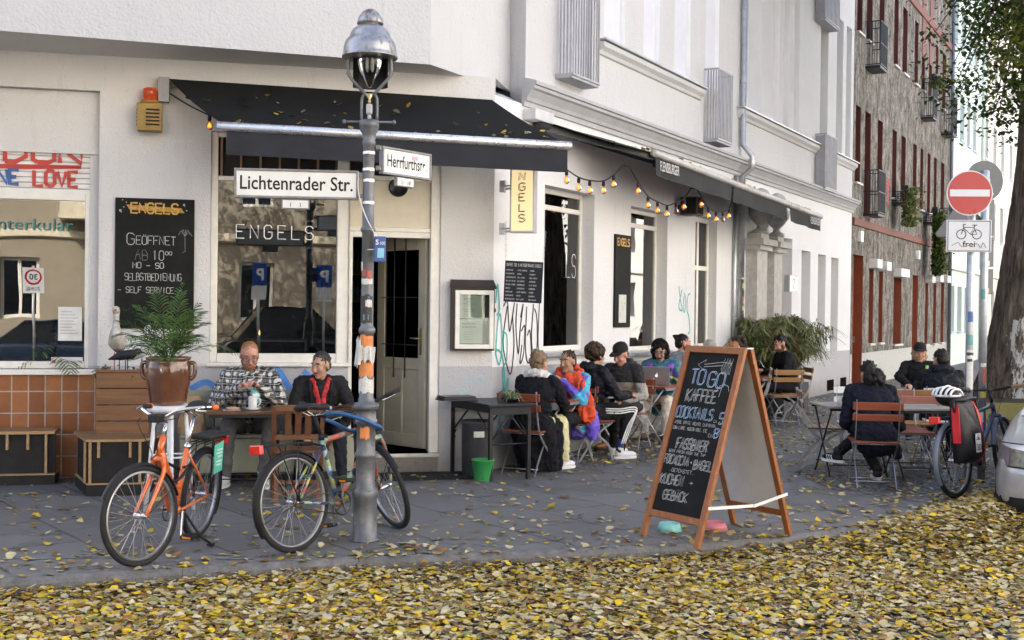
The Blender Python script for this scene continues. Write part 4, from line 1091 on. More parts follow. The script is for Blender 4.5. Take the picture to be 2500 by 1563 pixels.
g = MB(); g.tube(spline([(.88,-.025,.2),(.885,-.03,.05),(.93,-.05,-.1),(.99,-.05,-.22),(1.02,-.06,-.27)],5), .004, 5); g.build('cord', M('white_cord',(.7,.7,.7),.7), s_)
s_ = name_sign('white street name sign reading Herrfurthstr. turned to the right of the lamp post', (-.975,8.72,2.675), math.atan2(.50,.36), .56, .205, 'Herrfurthstr.', '21  18', .16, .45, .092)
g = MB(); g.bar((-.02,0,.03),(-.1,-.06,.03),.03,.03); g.bar((-.02,0,.18),(-.1,-.06,.18),.03,.03); g.build('bracket', sframe, s_)
g = MB(); g.prism([(.44,.045),(.53,.05),(.44,.10)], .0015, 0, T(0,-.0155,0)); g.prism([(.33,.135),(.40,.135),(.40,.165),(.33,.165)], .0015, 1, T(0,-.0155,0)); g.build('sticker', [enamel, M('sticker_pink',(.5,.3,.38),.5)], s_)
hy = thing('hydrant_plate', 'small blue enamel hydrant plate strapped to the lamp post', 'plate', (-.955,8.535,2.02), rad(14))
g = MB(); g.box(-.042,.042,-.008,.008,0,.185); g.build('plate', M('hydrant_blue',(.02,.07,.24),.4), hy, bevel=.006)
g = MB(); text(g, 'S', -.032, .125, .036, 0, None, y=-.0095, bold=.01); text(g, '100', 0, .125, .022, 0, .036, y=-.0095, bold=.008); g.build('lettering', enamel, hy)
g = MB(); g.prism([(-.02,.03),(.028,.03),(.03,.1),(-.018,.1)], .001, 0, T(0,-.0095,0)); g.build('sticker', M('sticker_lightblue',(.2,.45,.6),.5), hy)
g = MB(); g.bar((-.04,.01,.09),(-.085,.06,.09),.02,.004); g.build('strap', alu, hy)

# ------------------------------------------------------------------ no-entry sign, cycle plate; second post with sign backs
galv = M('galvanised_steel', (.40,.42,.44), .42, .7, var=.2, scale=14); signback = M('sign_back_grey', (.085,.09,.10), .5, .3)
def post(label, loc, h, r=.036):
    o = thing('sign_post', label, 'sign post', loc); g = MB(); g.lathe([(r,0),(r,h),(r*.6,h+.01),(0,h+.01)], 16); g.build('pole', galv, o); return o
sp1 = post('galvanised post carrying the no entry sign and the cycle plate', (4.38,11.34,0), 2.66)
R_ = random.Random(21)
for z0, z1, a0, a1, m in [(1.62,1.72,-140,-60,5),(1.40,1.50,-150,-50,3),(.98,1.35,-150,-10,0),(.62,.75,-160,-110,0),(1.30,1.33,-150,-20,4),(1.24,1.27,-140,-60,4)]:
    g = MB(); patch(g, .0368+(.0008 if m == 4 else 0), a0, a1, z0, z1, 0, .004, int(z0*99)); g.build('sticker', STK[m], sp1)
for z in (.44,):
    g = MB(); g.lathe([(0,0),(.05,0),(.05,.001)], 16, 0, T(0,-.038,.5) @ RX(rad(90))); g.lathe([(0,.0015),(.028,.0015)], 12, 1, T(0,-.038,.5) @ RX(rad(90))); g.build('sticker', [STK[0], STK[4]], sp1)
ne = thing('no_entry_sign', 'round red no entry sign with a white bar', 'traffic sign', (4.335,11.285,2.845), rad(-4))
redm = M('signal_red', (.33,.004,.007), .3, var=.04); whm = M('reflective_white', (.52,.54,.57), .35, var=.04)
X90 = RX(rad(90))
g = MB(); g.lathe([(0,0),(.214,0),(.214,.012),(0,.012)], 48, 0, X90, smooth=False); g.build('plate', whm, ne)
g = MB(); g.lathe([(0,.0125),(.204,.0125),(.204,.0135),(0,.0135)], 48, 0, X90, smooth=False); g.build('red_disc', redm, ne)
g = MB(); g.box(-.185,.185,-.0155,-.0138,-.033,.033); 
g.build('white_bar', whm, ne, bevel=.001)
g = MB(); g.box(-.05,.05,0,.03,-.21,-.18); g.box(-.05,.05,0,.03,.1,.13); g.build('clamp', galv, ne)
cp = thing('cycle_plate', 'white rectangular plate with a black bicycle under the no entry sign', 'traffic sign', (4.335,11.285,2.285), rad(-4))
g = MB(); g.box(-.21,.21,-.006,.006,0,.305); g.build('plate', whm, cp, bevel=.004)
g = MB()
for a, b, c, d in ((-.198,.198,.008,.014),(-.198,.198,.291,.297),(-.198,-.192,.014,.291),(.192,.198,.014,.291)): g.box(a,b,-.0085,-.0068,c,d)
for x in (-.072,.072):
    for i in range(28):
        a0, a1 = 2*math.pi*i/28, 2*math.pi*(i+1)/28
        flat_line(g, [(x+.043*math.cos(a0),-.0085,.168+.043*math.sin(a0)),(x+.043*math.cos(a1),-.0085,.168+.043*math.sin(a1))], .004)
fl = lambda *p: flat_line(g, [(a,-.0085,b) for a,b in p], .004)
fl((-.072,.168),(-.05,.235),(.045,.235),(.01,.172),(-.05,.225)); fl((.045,.235),(.072,.168),(.01,.168)); fl((.0451,.235),(.055,.255)); fl((.03,.256),(.075,.256)); fl((-.05,.235),(-.056,.262),(-.03,.262))
text(g, 'frei', 0, .05, .055, 0, .115, y=-.0085, bold=.012, center=True)
g.build('symbol', ink_b, cp)
g = MB(); flat_line(g, spline([(-.16,-.0095,.06),(-.1,-.0095,.09),(-.06,-.0095,.05),(.07,-.0095,.08),(.11,-.0095,.04),(.13,-.0095,.09),(.16,-.0095,.04)],4), .003); g.build('scribble', M('felt_pen',(.15,.12,.03),.6), cp)
sp2 = post('second galvanised post with signs seen from behind', (4.80,12.07,0), 3.15, .038)
for z0, z1, a0, a1, m in [(1.0,1.14,-110,-60,1),(.85,.92,-150,-40,2),(.60,.74,-150,-90,0),(.44,.58,-150,-30,5),(.20,.29,-160,-40,1),(1.85,1.95,-160,-90,3),(.40,.44,-150,-30,4),(1.16,1.2,-140,-60,0)]:
    g = MB(); patch(g, .0388, a0, a1, z0, z1, 0, .004, int(z0*77)); g.build('sticker', STK[m], sp2)
rd = thing('round_sign', 'round traffic sign seen from its grey back behind the no entry sign', 'traffic sign', (4.80,12.11,3.055), rad(10))
g = MB(); g.lathe([(0,0),(.205,0),(.205,.01),(0,.01)], 40, 0, X90, smooth=False); g.build('plate', signback, rd)
g = MB(); g.box(-.05,.05,-.03,-.012,-.02,.02); g.box(.02,.10,-.0125,-.0105,-.14,-.12); g.build('clamp', galv, rd)
tr = thing('triangular_sign', 'triangular traffic sign seen from its grey back behind the cycle plate', 'traffic sign', (4.60,12.10,2.48), rad(4))
g = MB(); g.prism([(-.30,.03),(-.28,.0),(.28,0),(.30,.03),(.02,.40),(-.02,.40)], .01, 0); g.build('plate', signback, tr)
g = MB(); g.box(.15,.22,-.002,-.0005,.0,.07); g.build('sticker', STK[0], tr)
for z, h, lb in ((2.50,.37,'upper'),(2.18,.30,'middle'),(1.90,.26,'lower')):
    o = thing('supplementary_plate', 'narrow grey sign back on the second post, %s of three' % lb, 'traffic sign', (4.865,12.11,z), rad(35), 'narrow sign backs on the second post')
    g = MB(); g.box(-.07,.07,-.005,.005,0,h); g.build('plate', signback, o, bevel=.004)
    g = MB(); g.box(-.06,.0,-.0065,-.0052,.01,.06); g.build('sticker', STK[2 if lb != 'middle' else 0], o)

# ------------------------------------------------------------------ A-board
ab = thing('a_board', 'wooden A-board with a black chalk panel offering coffee, cocktails and cake to go', 'A-board', (1.56,8.92,0), rad(-54.6))
oak = wood('orange_stained_wood', (.20,.065,.018), (.34,.125,.035), .42, axis=2, wear=.1)
AW, AH, AS = .62, 1.425, .455
def frame_side(sgn, mats):
    """one leaf of the board: local x across, leaf leans from the top ridge to y = sgn*AS"""
    ang = math.atan2(AS, AH-.0)
    Mx = T(0, sgn*.012, AH) @ RX(sgn*ang)
    Ln = math.hypot(AS, AH)
    return Mx, Ln
for sgn in (-1, 1):
    Mx, Ln = frame_side(sgn, None)
    g = MB(Mx); w = .05; t0, t1 = (-.032, .0) if sgn < 0 else (.0, .032)
    g.box(-AW/2,-AW/2+w,t0,t1,-Ln,0); g.box(AW/2-w,AW/2,t0,t1,-Ln,0); g.box(-AW/2+w,AW/2-w,t0,t1,-w-.005,-.005); g.box(-AW/2+w,AW/2-w,t0,t1,-Ln+.16,-Ln+.21)
    fr_ = g.build('front_frame' if sgn < 0 else 'back_frame', oak, ab, bevel=.004)
    g = MB(Mx); y0 = -.014 if sgn < 0 else .008
    g.box(-AW/2+w-.004,AW/2-w+.004,y0,y0+.006,-Ln+.205,-w); pn = g.build('chalk_panel' if sgn < 0 else 'back_panel', cbm if sgn < 0 else M('grey_hardboard',(.63,.635,.66),.6,var=.06,scale=9), ab)
    if sgn < 0:
        g = MB(Mx); y = y0-.0015; H0 = Ln-.205-.05; pw = AW-2*w
        X = lambda f: -AW/2+w+f*pw
        Z = lambda f: -w-f*H0
        ol = dict(outline=.006, y=y)
        fl2 = lambda pts, r=.0022, m=0: flat_line(g, [(X(a), y, Z(b)) for a, b in pts], r, m)
        fl2([(.70,.055),(.35,.075),(.37,.045),(.22,.078),(.36,.11),(.35,.09),(.72,.075)]); fl2([(.70,.055),(.88,.06),(.82,.04)]); fl2([(.88,.06),(.84,.09)])
        for k in range(7): fl2([(.74+k*.025,.03+.02*(k%2)),(.70+k*.03,.10),(.76+k*.02,.13)], .0016)
        fl2([(.82,.12),(.80,.2),(.78,.27)]); fl2([(.70,.24),(.76,.2),(.84,.19),(.92,.2),(.95,.23)])
        J = dict(jit=.035)
        stroke(g, 'TO', X(.14), Z(.205), .115, .145, .0028, .2, 2, **J, **ol); stroke(g, 'GO', X(.50), Z(.215), .115, .165, .0028, .2, 2, **J, **ol)
        stroke(g, 'KAFFEE', X(.14), Z(.31), .095, .31, .0024, .25, 0, **J, **ol)
        stroke(g, 'COCKTAILS', X(.02), Z(.415), .085, .38, .0024, .22, 2, **J, **ol); stroke(g, 'CA', X(.80), Z(.425), .02, .03, .0014, .2, 0, y=y); stroke(g, '5', X(.90), Z(.43), .085, .04, .0026, .2, 2, **ol)
        stroke(g, 'APEROL SPRITZ, MOJITO, CAIPIRINHA,', X(.03), Z(.455), .024, .44, .0014, .3, 0, y=y, jit=.04); stroke(g, 'CUBA LIBRE, MOSCOW MULE, ETC', X(.02), Z(.49), .024, .36, .0014, .3, 0, y=y, jit=.04)
        stroke(g, 'CA', X(.76), Z(.515), .025, .035, .0014, .2, 0, y=y); stroke(g, '8', X(.86), Z(.515), .07, .04, .0024, .2, 2, y=y, outline=.005); stroke(g, '5', X(.955), Z(.485), .03, .016, .0018, .2, 0, y=y)
        stroke(g, 'FASSBIER', X(.18), Z(.605), .08, .32, .0022, .22, 0, **J, **ol)
        stroke(g, 'BEER FRESH FROM THE TAP', X(.06), Z(.635), .022, .38, .0014, .3, 0, y=y, jit=.04)
        stroke(g, 'FOCACCIA', X(.0), Z(.705), .068, .26, .002, .22, 0, **J, **ol); stroke(g, '*', X(.53), Z(.69), .025, .025, .002, .2, 0, y=y); stroke(g, 'BAGEL', X(.62), Z(.715), .068, .185, .002, .22, 0, **J, **ol)
        stroke(g, '.GETOASTET.', X(.16), Z(.75), .026, .26, .0016, .25, 0, y=y, jit=.04)
        stroke(g, 'KUCHEN', X(.02), Z(.83), .075, .24, .002, .22, 0, **J, **ol); stroke(g, '+', X(.62), Z(.815), .035, .035, .002, .2, 0, y=y)
        stroke(g, 'GEBÄCK', X(.16), Z(.92), .07, .25, .002, .22, 0, **J, **ol)
        g.build('chalk_writing', [chalk, chalk_soft, M('blue_chalk',(.30,.40,.52),.95,var=.4,scale=40)], pn)
g = MB()
for x in (-AW/2+.02, AW/2-.02): g.box(x-.03,x+.03,-.035,.035,AH-.004,AH+.004)
g.build('hinge', M('hinge_steel',(.55,.55,.55),.4,.7), ab)
sg = M('white_plastic_strip', (.68,.68,.66), .5)
g = MB(); zc = .27; yy = AS*(AH-zc)/AH
x_ = AW/2+.012; g.bar((x_,-yy-.04,zc+.02),(x_,.08,zc+.0),.006,.022); g.bar((x_+.007,.05,zc),(x_+.007,yy+.04,zc+.06),.006,.022); g.build('stay', sg, ab)
g = MB()
for s1 in (-1,1):
    for x in (-AW/2+.025, AW/2-.025): pass
bowl = lambda label, loc, mt: tag_bowl(label, loc, mt)
def tag_bowl(label, loc, mt):
    g = MB(); g.lathe([(.0,.012),(.075,.012),(.088,.07),(.094,.072),(.118,.0),(.112,0),(.098,.05),(.08,.008),(0,.008)][::-1], 28); o = g.build('dog_bowl', mt, None); o.location = loc; o.scale = (.82,.82,.82)
    return tag(o, label, 'dog bowl', 'dog bowls by the A-board')
tag_bowl('pink plastic dog bowl under the A-board', (1.60,9.20,.0), M('pink_plastic',(.60,.20,.24),.4))
tag_bowl('turquoise plastic dog bowl behind the front leaf of the A-board', (1.235,9.13,.0), M('turquoise_plastic',(.22,.52,.50),.4))

# ------------------------------------------------------------------ cars
tyre = M('tyre_rubber', (.018,.018,.019), .8, bump=.2); rim_m = M('alloy_rim', (.5,.5,.52), .3, .8)
def car(label, loc, rz, paint, L=4.25, suv=0.):
    """x forward, front bumper at x=0, z from the road"""
    o = thing('parked_car', label, 'car', loc, rz)
    S = [(.0,.50,.20,.40,.53),(-.03,.66,.17,.45,.56),(-.10,.77,.16,.50,.64),(-.17,.81,.16,.50,.70),(-.32,.84,.16,.54,.76),(-.62,.86,.17,.60,.80),(-1.15,.87,.17,.66,.88),(-1.9,.87,.17,.70,.93),(-2.7,.87,.17,.72,.95),(-3.5,.86,.18,.74,.95),(-3.9,.83,.2,.72,.92),(-4.12,.74,.24,.62,.84),(-4.2,.55,.28,.52,.66)]
    vs = []; n = 16
    for x, w, zb, zm, zt in S:
        h = [(w*.6,zb),(w*.95,zb+.02),(w,zb+.12),(w,min(.49,zt-.07)),(w*.985,min(.53,zt-.05)),(w*.965,zt-.045),(w*.88,zt-.008),(w*.6,zt)]
        h = [(a, b + suv*.12*(b > .4)) for a, b in h]
        vs += [(x,y,z) for y,z in h] + [(x,-y,z) for y,z in h[::-1]]
    k = len(S)
    fs = [(i*n+j, i*n+(j+1)%n, (i+1)*n+(j+1)%n, (i+1)*n+j) for i in range(k-1) for j in range(n)]
    fs += [tuple(range(n-1,-1,-1)), tuple((k-1)*n+j for j in range(n))]
    g = MB(); g.add(vs, fs, 0, True); b = g.build('body', paint, o)
    md = b.modifiers.new('s', 'SUBSURF'); md.levels = md.render_levels = 2
    zr = 1.38+suv*.35; z0 = .93+suv*.1
    C = [(-1.2,.70,.70,z0-.05),(-1.95,.56,.72,zr),(-2.5,.55,.74,zr+.03),(-3.1,.55,.74,zr),(-3.75,.6,.72,z0-.03)]
    vs = []
    for x, wt, wb, z in C: vs += [(x,-wb,z0-.06),(x,-wt,z),(x,wt,z),(x,wb,z0-.06)]
    g = MB(); g.add(vs, [(i*4+j, i*4+j+1, i*4+5+j, i*4+4+j) for i in range(4) for j in range(3)] + [(0,1,2,3),(16,19,18,17)], 0, False); g.build('windows', M('car_glass',(.012,.014,.016),.06,spec=.8), o)
    g = MB()
    for i in range(1,3):
        pass
    g.add([(C[i][0],s*(C[i][1]+.004)*q,C[i][3]+.006) for i in (1,2,3) for s in (-1,1) for q in (1,)], [(0,1,3,2),(2,3,5,4)]); 
    for s in (-1,1):
        for i in range(4): g.bar((C[i][0],s*(C[i][1]+.008),C[i][3]+.002),(C[i+1][0],s*(C[i+1][1]+.008),C[i+1][3]+.002),.05,.025)
        g.bar((-2.45,s*.745,z0-.05),(-2.45,s*.56,zr+.02),.03,.08,0,(1,0,0))
    g.build('roof', paint, o)
    for x in (-.82,-3.38):
        for s in (-1,1):
            w = bpy.data.objects.new('wheel', None); COL.objects.link(w); w.parent = o; w.location = (x, s*.77, .30)
            Mw = RX(rad(90))
            g = MB(); g.lathe([(.19,-.09),(.28,-.095),(.30,-.07),(.30,.07),(.28,.095),(.19,.09)], 28, 0, Mw, caps=False); g.build('tyre', tyre, w)
            g = MB(); g.lathe([(0,-.05),(.06,-.06),(.19,-.085),(.19,.085),(.06,.06),(0,.05)], 20, 0, Mw); g.build('rim', rim_m, w)
    blk = M('black_plastic_trim', (.02,.02,.021), .6)
    dz = suv*.12
    g = MB()
    P_ = [(-.0,.0),(.006,.42),(-.04,.64),(-.14,.765),(-.3,.835),(-.5,.86)]
    pl = [(x+.012, -y) for x, y in P_[::-1]] + [(x+.012, y) for x, y in P_[1:]]
    vs = [(x,y,.10) for x,y in pl] + [(x+.006,y*1.012,.30) for x,y in pl]; m_ = len(pl)
    vs += [(x-.5,y*.9,.11) for x,y in pl]
    g.add(vs, [(i,i+1,m_+i+1,m_+i) for i in range(m_-1)] + [(2*m_+i,2*m_+i+1,i+1,i) for i in range(m_-1)], 0, True); g.build('front_apron', blk, o)
    for s in (-1,1):
        q = [(.006,.36),(-.02,.58),(-.075,.70),(-.17,.775),(-.29,.815)]
        vs = []
        zt = (.655,.685,.70,.715,.725)
        for (x,y), t in zip(q, zt): vs += [(x+.012,s*y,.555+dz),(x-.008,s*(y-.008),t+dz)]
        g = MB(); g.add(vs, [(2*i,2*i+2,2*i+3,2*i+1) for i in range(4)], 0, True)
        vs2 = [(v[0]+.006, v[1]*1.004, v[2]) for v in vs]
        h_ = g.build('headlight', M('headlight_housing',(.17,.165,.125),.3,coat=.3,var=.5,scale=22), o)
        g = MB(); g.add(vs2[4:10], [(0,2,3,1),(2,4,5,3)], 0, True); g.build('indicator', M('indicator_smoke',(.16,.14,.15),.2,coat=.6), h_)
    g = MB()
    for i in range(4): g.box(.0,.012,-.33,.33,.57+i*.026+dz,.583+i*.026+dz)
    g.build('grille', blk, o)
    for s in (-1,1):
        for zz, nm in ((.548,.0),(.742,.0)):
            g = MB(); g.tube([(x+.014-(.012 if zz > .6 else 0), s*y, zz+dz-(.02*i if zz > .6 else 0)*0) for i, (x, y) in enumerate([(.008,.0),(.006,.36),(-.02,.58),(-.075,.70),(-.17,.775),(-.29,.822)])], .005, 5); g.build('panel_gap', blk, o)
    g = MB(); g.box(.006,.018,-.26,.26,.34,.45); g.build('number_plate', M('plate_white',(.6,.6,.58),.4), o)
    return o
silver = M('silver_car_paint', (.40,.40,.41), .32, .55, var=.05, coat=.6)
_f = Vector((-math.sin(rad(29)), -math.cos(rad(29)), 0)); _n = Vector((math.cos(rad(29)), -math.sin(rad(29)), 0))
cpos = Vector((4.02,9.93,-.11)) + _n*.86 + _f*.12
car('silver saloon car parked at the kerb, its headlight at the right edge', cpos, math.atan2(_f.y, _f.x), silver)
car('dark parked car across the street mirrored low in the cafe window', (4.6,-4.0,-.11), rad(4), M('dark_car_paint',(.012,.014,.02),.25,.3,coat=1.), suv=1.)
car('dark blue parked car across the street mirrored in the cafe window', (-.6,-4.3,-.11), rad(4), M('blue_car_paint',(.02,.03,.06),.25,.3,coat=1.))

car('pale grey parked car across the street mirrored in the left shop window', (-4.9,-4.6,-.11), rad(4), M('pale_car_paint',(.30,.31,.33),.3,.4,coat=.8))
# traffic signs across the street (mirrored in the panes)
blue_s = M('signal_blue', (.01,.05,.24), .35)
for lb, x, y, z, nm in (('blue parking sign across the street mirrored in the cafe window', 1.16, -3.0, 2.25, 'P'), ('second blue parking sign across the street mirrored beside the window frame', 2.70, -3.0, 2.25, 'P'), ('white thirty zone sign across the street mirrored in the left shop window', -3.62, -3.0, 1.98, '30')):
    o = thing('traffic_sign', lb, 'traffic sign', (x,y,-.1), rad(190), 'traffic signs across the street')
    g = MB(); g.lathe([(.03,0),(.03,z+.6),(0,z+.6)], 12); g.build('pole', galv, o)
    g = MB(); g.box(-.17 if nm == 'P' else -.21,.17 if nm == 'P' else .21,-.045,-.035,z,z+.50 if nm == 'P' else z+.55); pt = g.build('plate', blue_s if nm == 'P' else whm, o, bevel=.004)
    g = MB()
    if nm == 'P': text(g, 'P', 0, z+.12, .26, 0, None, y=-.047, bold=.03, center=True); g.build('symbol', whm, pt); g = MB(); g.box(-.17,.17,-.044,-.036,z-.34,z-.01); g.build('plate', whm, o)
    else:
        for i in range(32): a0, a1 = 2*math.pi*i/32, 2*math.pi*(i+1)/32; flat_line(g, [(.15*math.cos(a0),-.047,z+.34+.15*math.sin(a0)),(.15*math.cos(a1),-.047,z+.34+.15*math.sin(a1))], .02)
        g.build('red_ring', redm, pt); g = MB(); text(g, '30', 0, z+.28, .12, 0, None, y=-.047, bold=.02, center=True); text(g, 'ZONE', 0, z+.06, .07, 0, None, y=-.047, bold=.01, center=True); g.build('symbol', ink_b, pt)

# ------------------------------------------------------------------ trees
def m_bark(white):
    k = NT('bark_whitened' if white else 'bark'); k.set(.95, spec=.2)
    rg = k.noise(3.2, 6, .7, k.map((5,5,.5)))
    c = k.ramp(rg, [(.36,(.028,.022,.018)),(.52,(.12,.095,.075)),(.72,(.22,.185,.155))])
    if white:
        sp_ = k.node('ShaderNodeSeparateXYZ'); k.link(k.obj, sp_.inputs[0])
        lim = k.math('MULTIPLY', k.math('LESS_THAN', k.math('ADD', sp_.outputs['Z'], k.math('MULTIPLY', k.noise(2.5,5,.7), 1.4)), 2.35), k.math('GREATER_THAN', k.math('ADD', sp_.outputs['X'], k.math('MULTIPLY', k.noise(3,4), .3)), -.28))
        fl = k.math('MULTIPLY', lim, k.ramp(k.noise(4, 6, .75, k.map((3,3,.7))), [(.47,0.),(.53,1.)]))
        c = k.mix(fl, c, (.55,.54,.52))
    k.col(c); k.bump(rg, 1., .06); return k.mat
bark = m_bark(False)
def leaf_mats(pre, cols, trans=.25):
    out = []
    for i, c in enumerate(cols):
        k = NT('%s_leaf_%d' % (pre, i)); k.set(.65, spec=.2); n = k.noise(9, 2); k.col(k.ramp(n, [(.3, tuple(x*.75 for x in c)), (.7, tuple(min(1,x*1.2) for x in c))]))
        k.b.inputs['Subsurface Weight'].default_value = 0
        tl = k.node('ShaderNodeBsdfTranslucent'); tl.inputs['Color'].default_value = (*[min(1,x*1.5) for x in c], 1)
        mx = k.node('ShaderNodeMixShader'); mx.inputs[0].default_value = trans
        k.link(k.b.outputs[0], mx.inputs[1]); k.link(tl.outputs[0], mx.inputs[2]); k.link(mx.outputs[0], k.out.inputs['Surface']); out.append(k.mat)
    return out
TL = leaf_mats('linden', [(.035,.06,.014),(.055,.085,.018),(.02,.038,.012),(.14,.15,.025),(.03,.05,.012)])
def leaf(vs, fs, ms, p, s, R, m):
    a = R.uniform(0,6.283); t = R.uniform(-1.2,1.2); q = Matrix.Rotation(a,3,'Z') @ Matrix.Rotation(t,3,'X') @ Matrix.Rotation(R.uniform(-.6,.6),3,'Y')
    n = len(vs)
    for x, y, z in ((0,-.5,0),(.42,-.05,.12),(.0,.6,-.05),(-.42,-.05,.12)): vs.append(p + q @ Vector((x*s,y*s,z*s)))
    fs.append((n,n+1,n+2)); fs.append((n,n+2,n+3)); ms.extend((m,m))
def tree(label, loc, h, r0, cr, cz, ncl, nl, white=False, seed=1, lean=(0,0), bottom=.2, lsz=.09):
    R = random.Random(seed)
    o = thing('linden_tree', label, 'tree', loc)
    g = MB(); pts = []; rs = []
    for i in range(9):
        t = i/8; z = h*t; pts.append((lean[0]*t+.05*math.sin(t*7+seed), lean[1]*t+.05*math.cos(t*5), z)); rs.append(r0*(1.25-.25*min(1,t*5))*(1-.5*t) if i else r0*1.45)
    pts = spline(pts, 3); rs2 = []
    for i in range(len(pts)): f = i/(len(pts)-1)*8; a = int(min(7,f)); rs2.append(rs[a]+(rs[a+1]-rs[a])*(f-a))
    if white:        # furrowed bark: long ridges that wander up the trunk
        vs = []; nn = 96; rows = []
        for i in range(len(pts)-1):
            for j in range(4): rows.append((Vector(pts[i]).lerp(Vector(pts[i+1]), j/4), rs2[i]+(rs2[i+1]-rs2[i])*j/4))
        for p_, r_ in rows:
            z = p_.z
            for k in range(nn):
                a = 2*math.pi*k/nn
                w = a*15+2.2*math.sin(z*1.7+a*2)+1.3*math.sin(z*4.1-a*3); rg = abs(math.sin(w*.5))**.6*.055+.03*math.sin(a*3+z*.9)+.02*math.sin(a*5-z*2.2)-.02*(math.sin(z*9+a*7) > .7)
                vs.append((p_.x+r_*(1+rg-.03)*math.cos(a), p_.y+r_*(1+rg-.03)*math.sin(a), z))
        g.add(vs, [(i*nn+k,i*nn+(k+1)%nn,(i+1)*nn+(k+1)%nn,(i+1)*nn+k) for i in range(len(rows)-1) for k in range(nn)], 0, True)
    else: g.tube(pts, rs2, 18)
    cls = []
    top = Vector(pts[-1])
    for i in range(ncl):
        while True:
            v = Vector((R.uniform(-1,1),R.uniform(-1,1),R.uniform(-1+bottom,1)))
            if .25 < v.length < 1: break
        c_ = Vector((lean[0]+v.x*cr, lean[1]+v.y*cr, cz+v.z*cr*.85))
        if white and c_.z < 7.6 and (c_.x < -.7 or c_.y < -1.8): c_.z += 3.2
        cls.append(c_)
    if white:
        for i in range(46): cls.append(Vector((R.uniform(-.95,-.05), R.uniform(-1.6,.8), R.uniform(4.7,7.2)))) 
    for i in range(9):
        a = i*2.4+R.uniform(-.3,.3); tip = Vector((lean[0]+math.cos(a)*cr*.7, lean[1]+math.sin(a)*cr*.7, cz+R.uniform(-.2,.5)*cr+(1.6 if white else 0))); st = Vector(pts[int(len(pts)*R.uniform(.62,.95))])
        mid = st.lerp(tip,.5)+Vector((0,0,R.uniform(.2,.7))); g.tube(spline([st,mid,tip],4), [r0*.28*(1-.085*k) for k in range(9)], 8)
    for c in cls[::2]:
        st = Vector((lean[0],lean[1],cz)).lerp(c, .45); g.tube([st, st.lerp(c,.5)+Vector((0,0,.12)), c], [.025,.015,.006], 5)
    g.build('trunk', m_bark(True) if white else bark, o)
    vs = []; fs = []; ms = []
    for c in cls:
        s = R.uniform(.35,.75); mm = R.choice((0,0,1,2,4,1,3))
        for k in range(nl):
            d = Vector((R.gauss(0,1),R.gauss(0,1),R.gauss(0,.6)))*s*.55
            leaf(vs, fs, ms, c+d, lsz*R.uniform(.7,1.25), R, mm if R.random() < .7 else R.randrange(5))
    g = MB(); g.v = vs; g.f = fs; g.m = ms; g.s = [False]*len(fs); g.build('crown', TL, o)
    return o
tree('big old street tree with dark furrowed bark and a whitened patch on its trunk', (8.28,19.0,0), 7.6, .62, 4.4, 8.6, 420, 60, True, 4, (.35,.1), .0)
tree('street tree across the side street mirrored in the side windows', (15.5,16.0,-.1), 6.5, .35, 3.4, 6.4, 70, 30, False, 6, bottom=0., lsz=.16)
tree('second street tree across the side street mirrored in the side windows', (20.5,25.5,-.1), 6.5, .35, 3.4, 6.4, 60, 30, False, 8, bottom=0., lsz=.16)
tree('street tree across the crossing mirrored in the corner window', (-.3,-6.6,-.1), 6.5, .28, 4.0, 8.7, 210, 40, False, 9, bottom=.1, lsz=.17)

# ------------------------------------------------------------------ bicycles
rub = M('bicycle_tyre', (.022,.022,.023), .75, bump=.3, bscale=150)
chrome = M('chrome', (.62,.62,.64), .2, .95); spoke_m = M('spoke_steel', (.36,.36,.37), .35, .8)
blackp = M('black_plastic', (.014,.014,.015), .5); blackp2 = M('black_saddle', (.018,.018,.019), .55, bump=.2, bscale=120)
chain_m = M('oily_chain', (.10,.08,.06), .45, .8)
redlens = M('red_lens', (.45,.015,.01), .15, coat=.8, emit=(1,.03,.01), estr=.03)
def wheel(parent, X, r, tw=.020, nsp=28, rim=None):
    w = bpy.data.objects.new('wheel', None); COL.objects.link(w); w.parent = parent; w.matrix_local = X
    ring = lambda R, n=48: [(R*math.cos(2*math.pi*i/n), 0, R*math.sin(2*math.pi*i/n)) for i in range(n)]
    g = MB(); g.tube(ring(r-tw), tw, 10, closed=True); g.build('tyre', rub, w)
    g = MB(); R0 = r-2*tw+.003
    g.lathe([(R0-.016,-.011),(R0,-.013),(R0,.013),(R0-.016,.011),(R0-.016,-.011)], 48, 0, RX(rad(90)), caps=False); g.build('rim', rim or M('rim_aluminium', (.30,.30,.30), .4, .8), w)
    g = MB()
    for i in range(nsp):
        a = 2*math.pi*i/nsp; s = 1 if i % 2 else -1; b = a + (.55 if (i//2) % 2 else -.55)
        g.tube([(.022*math.cos(b), s*.03, .022*math.sin(b)), ((R0-.014)*math.cos(a), s*.002, (R0-.014)*math.sin(a))], .0013, 4)
    g.build('spokes', spoke_m, w)
    g = MB(); g.lathe([(.008,-.062),(.012,-.05),(.024,-.034),(.016,-.026),(.016,.026),(.024,.034),(.012,.05),(.008,.062)], 14, 0, RX(rad(90))); g.build('hub', chrome, w)
    return w
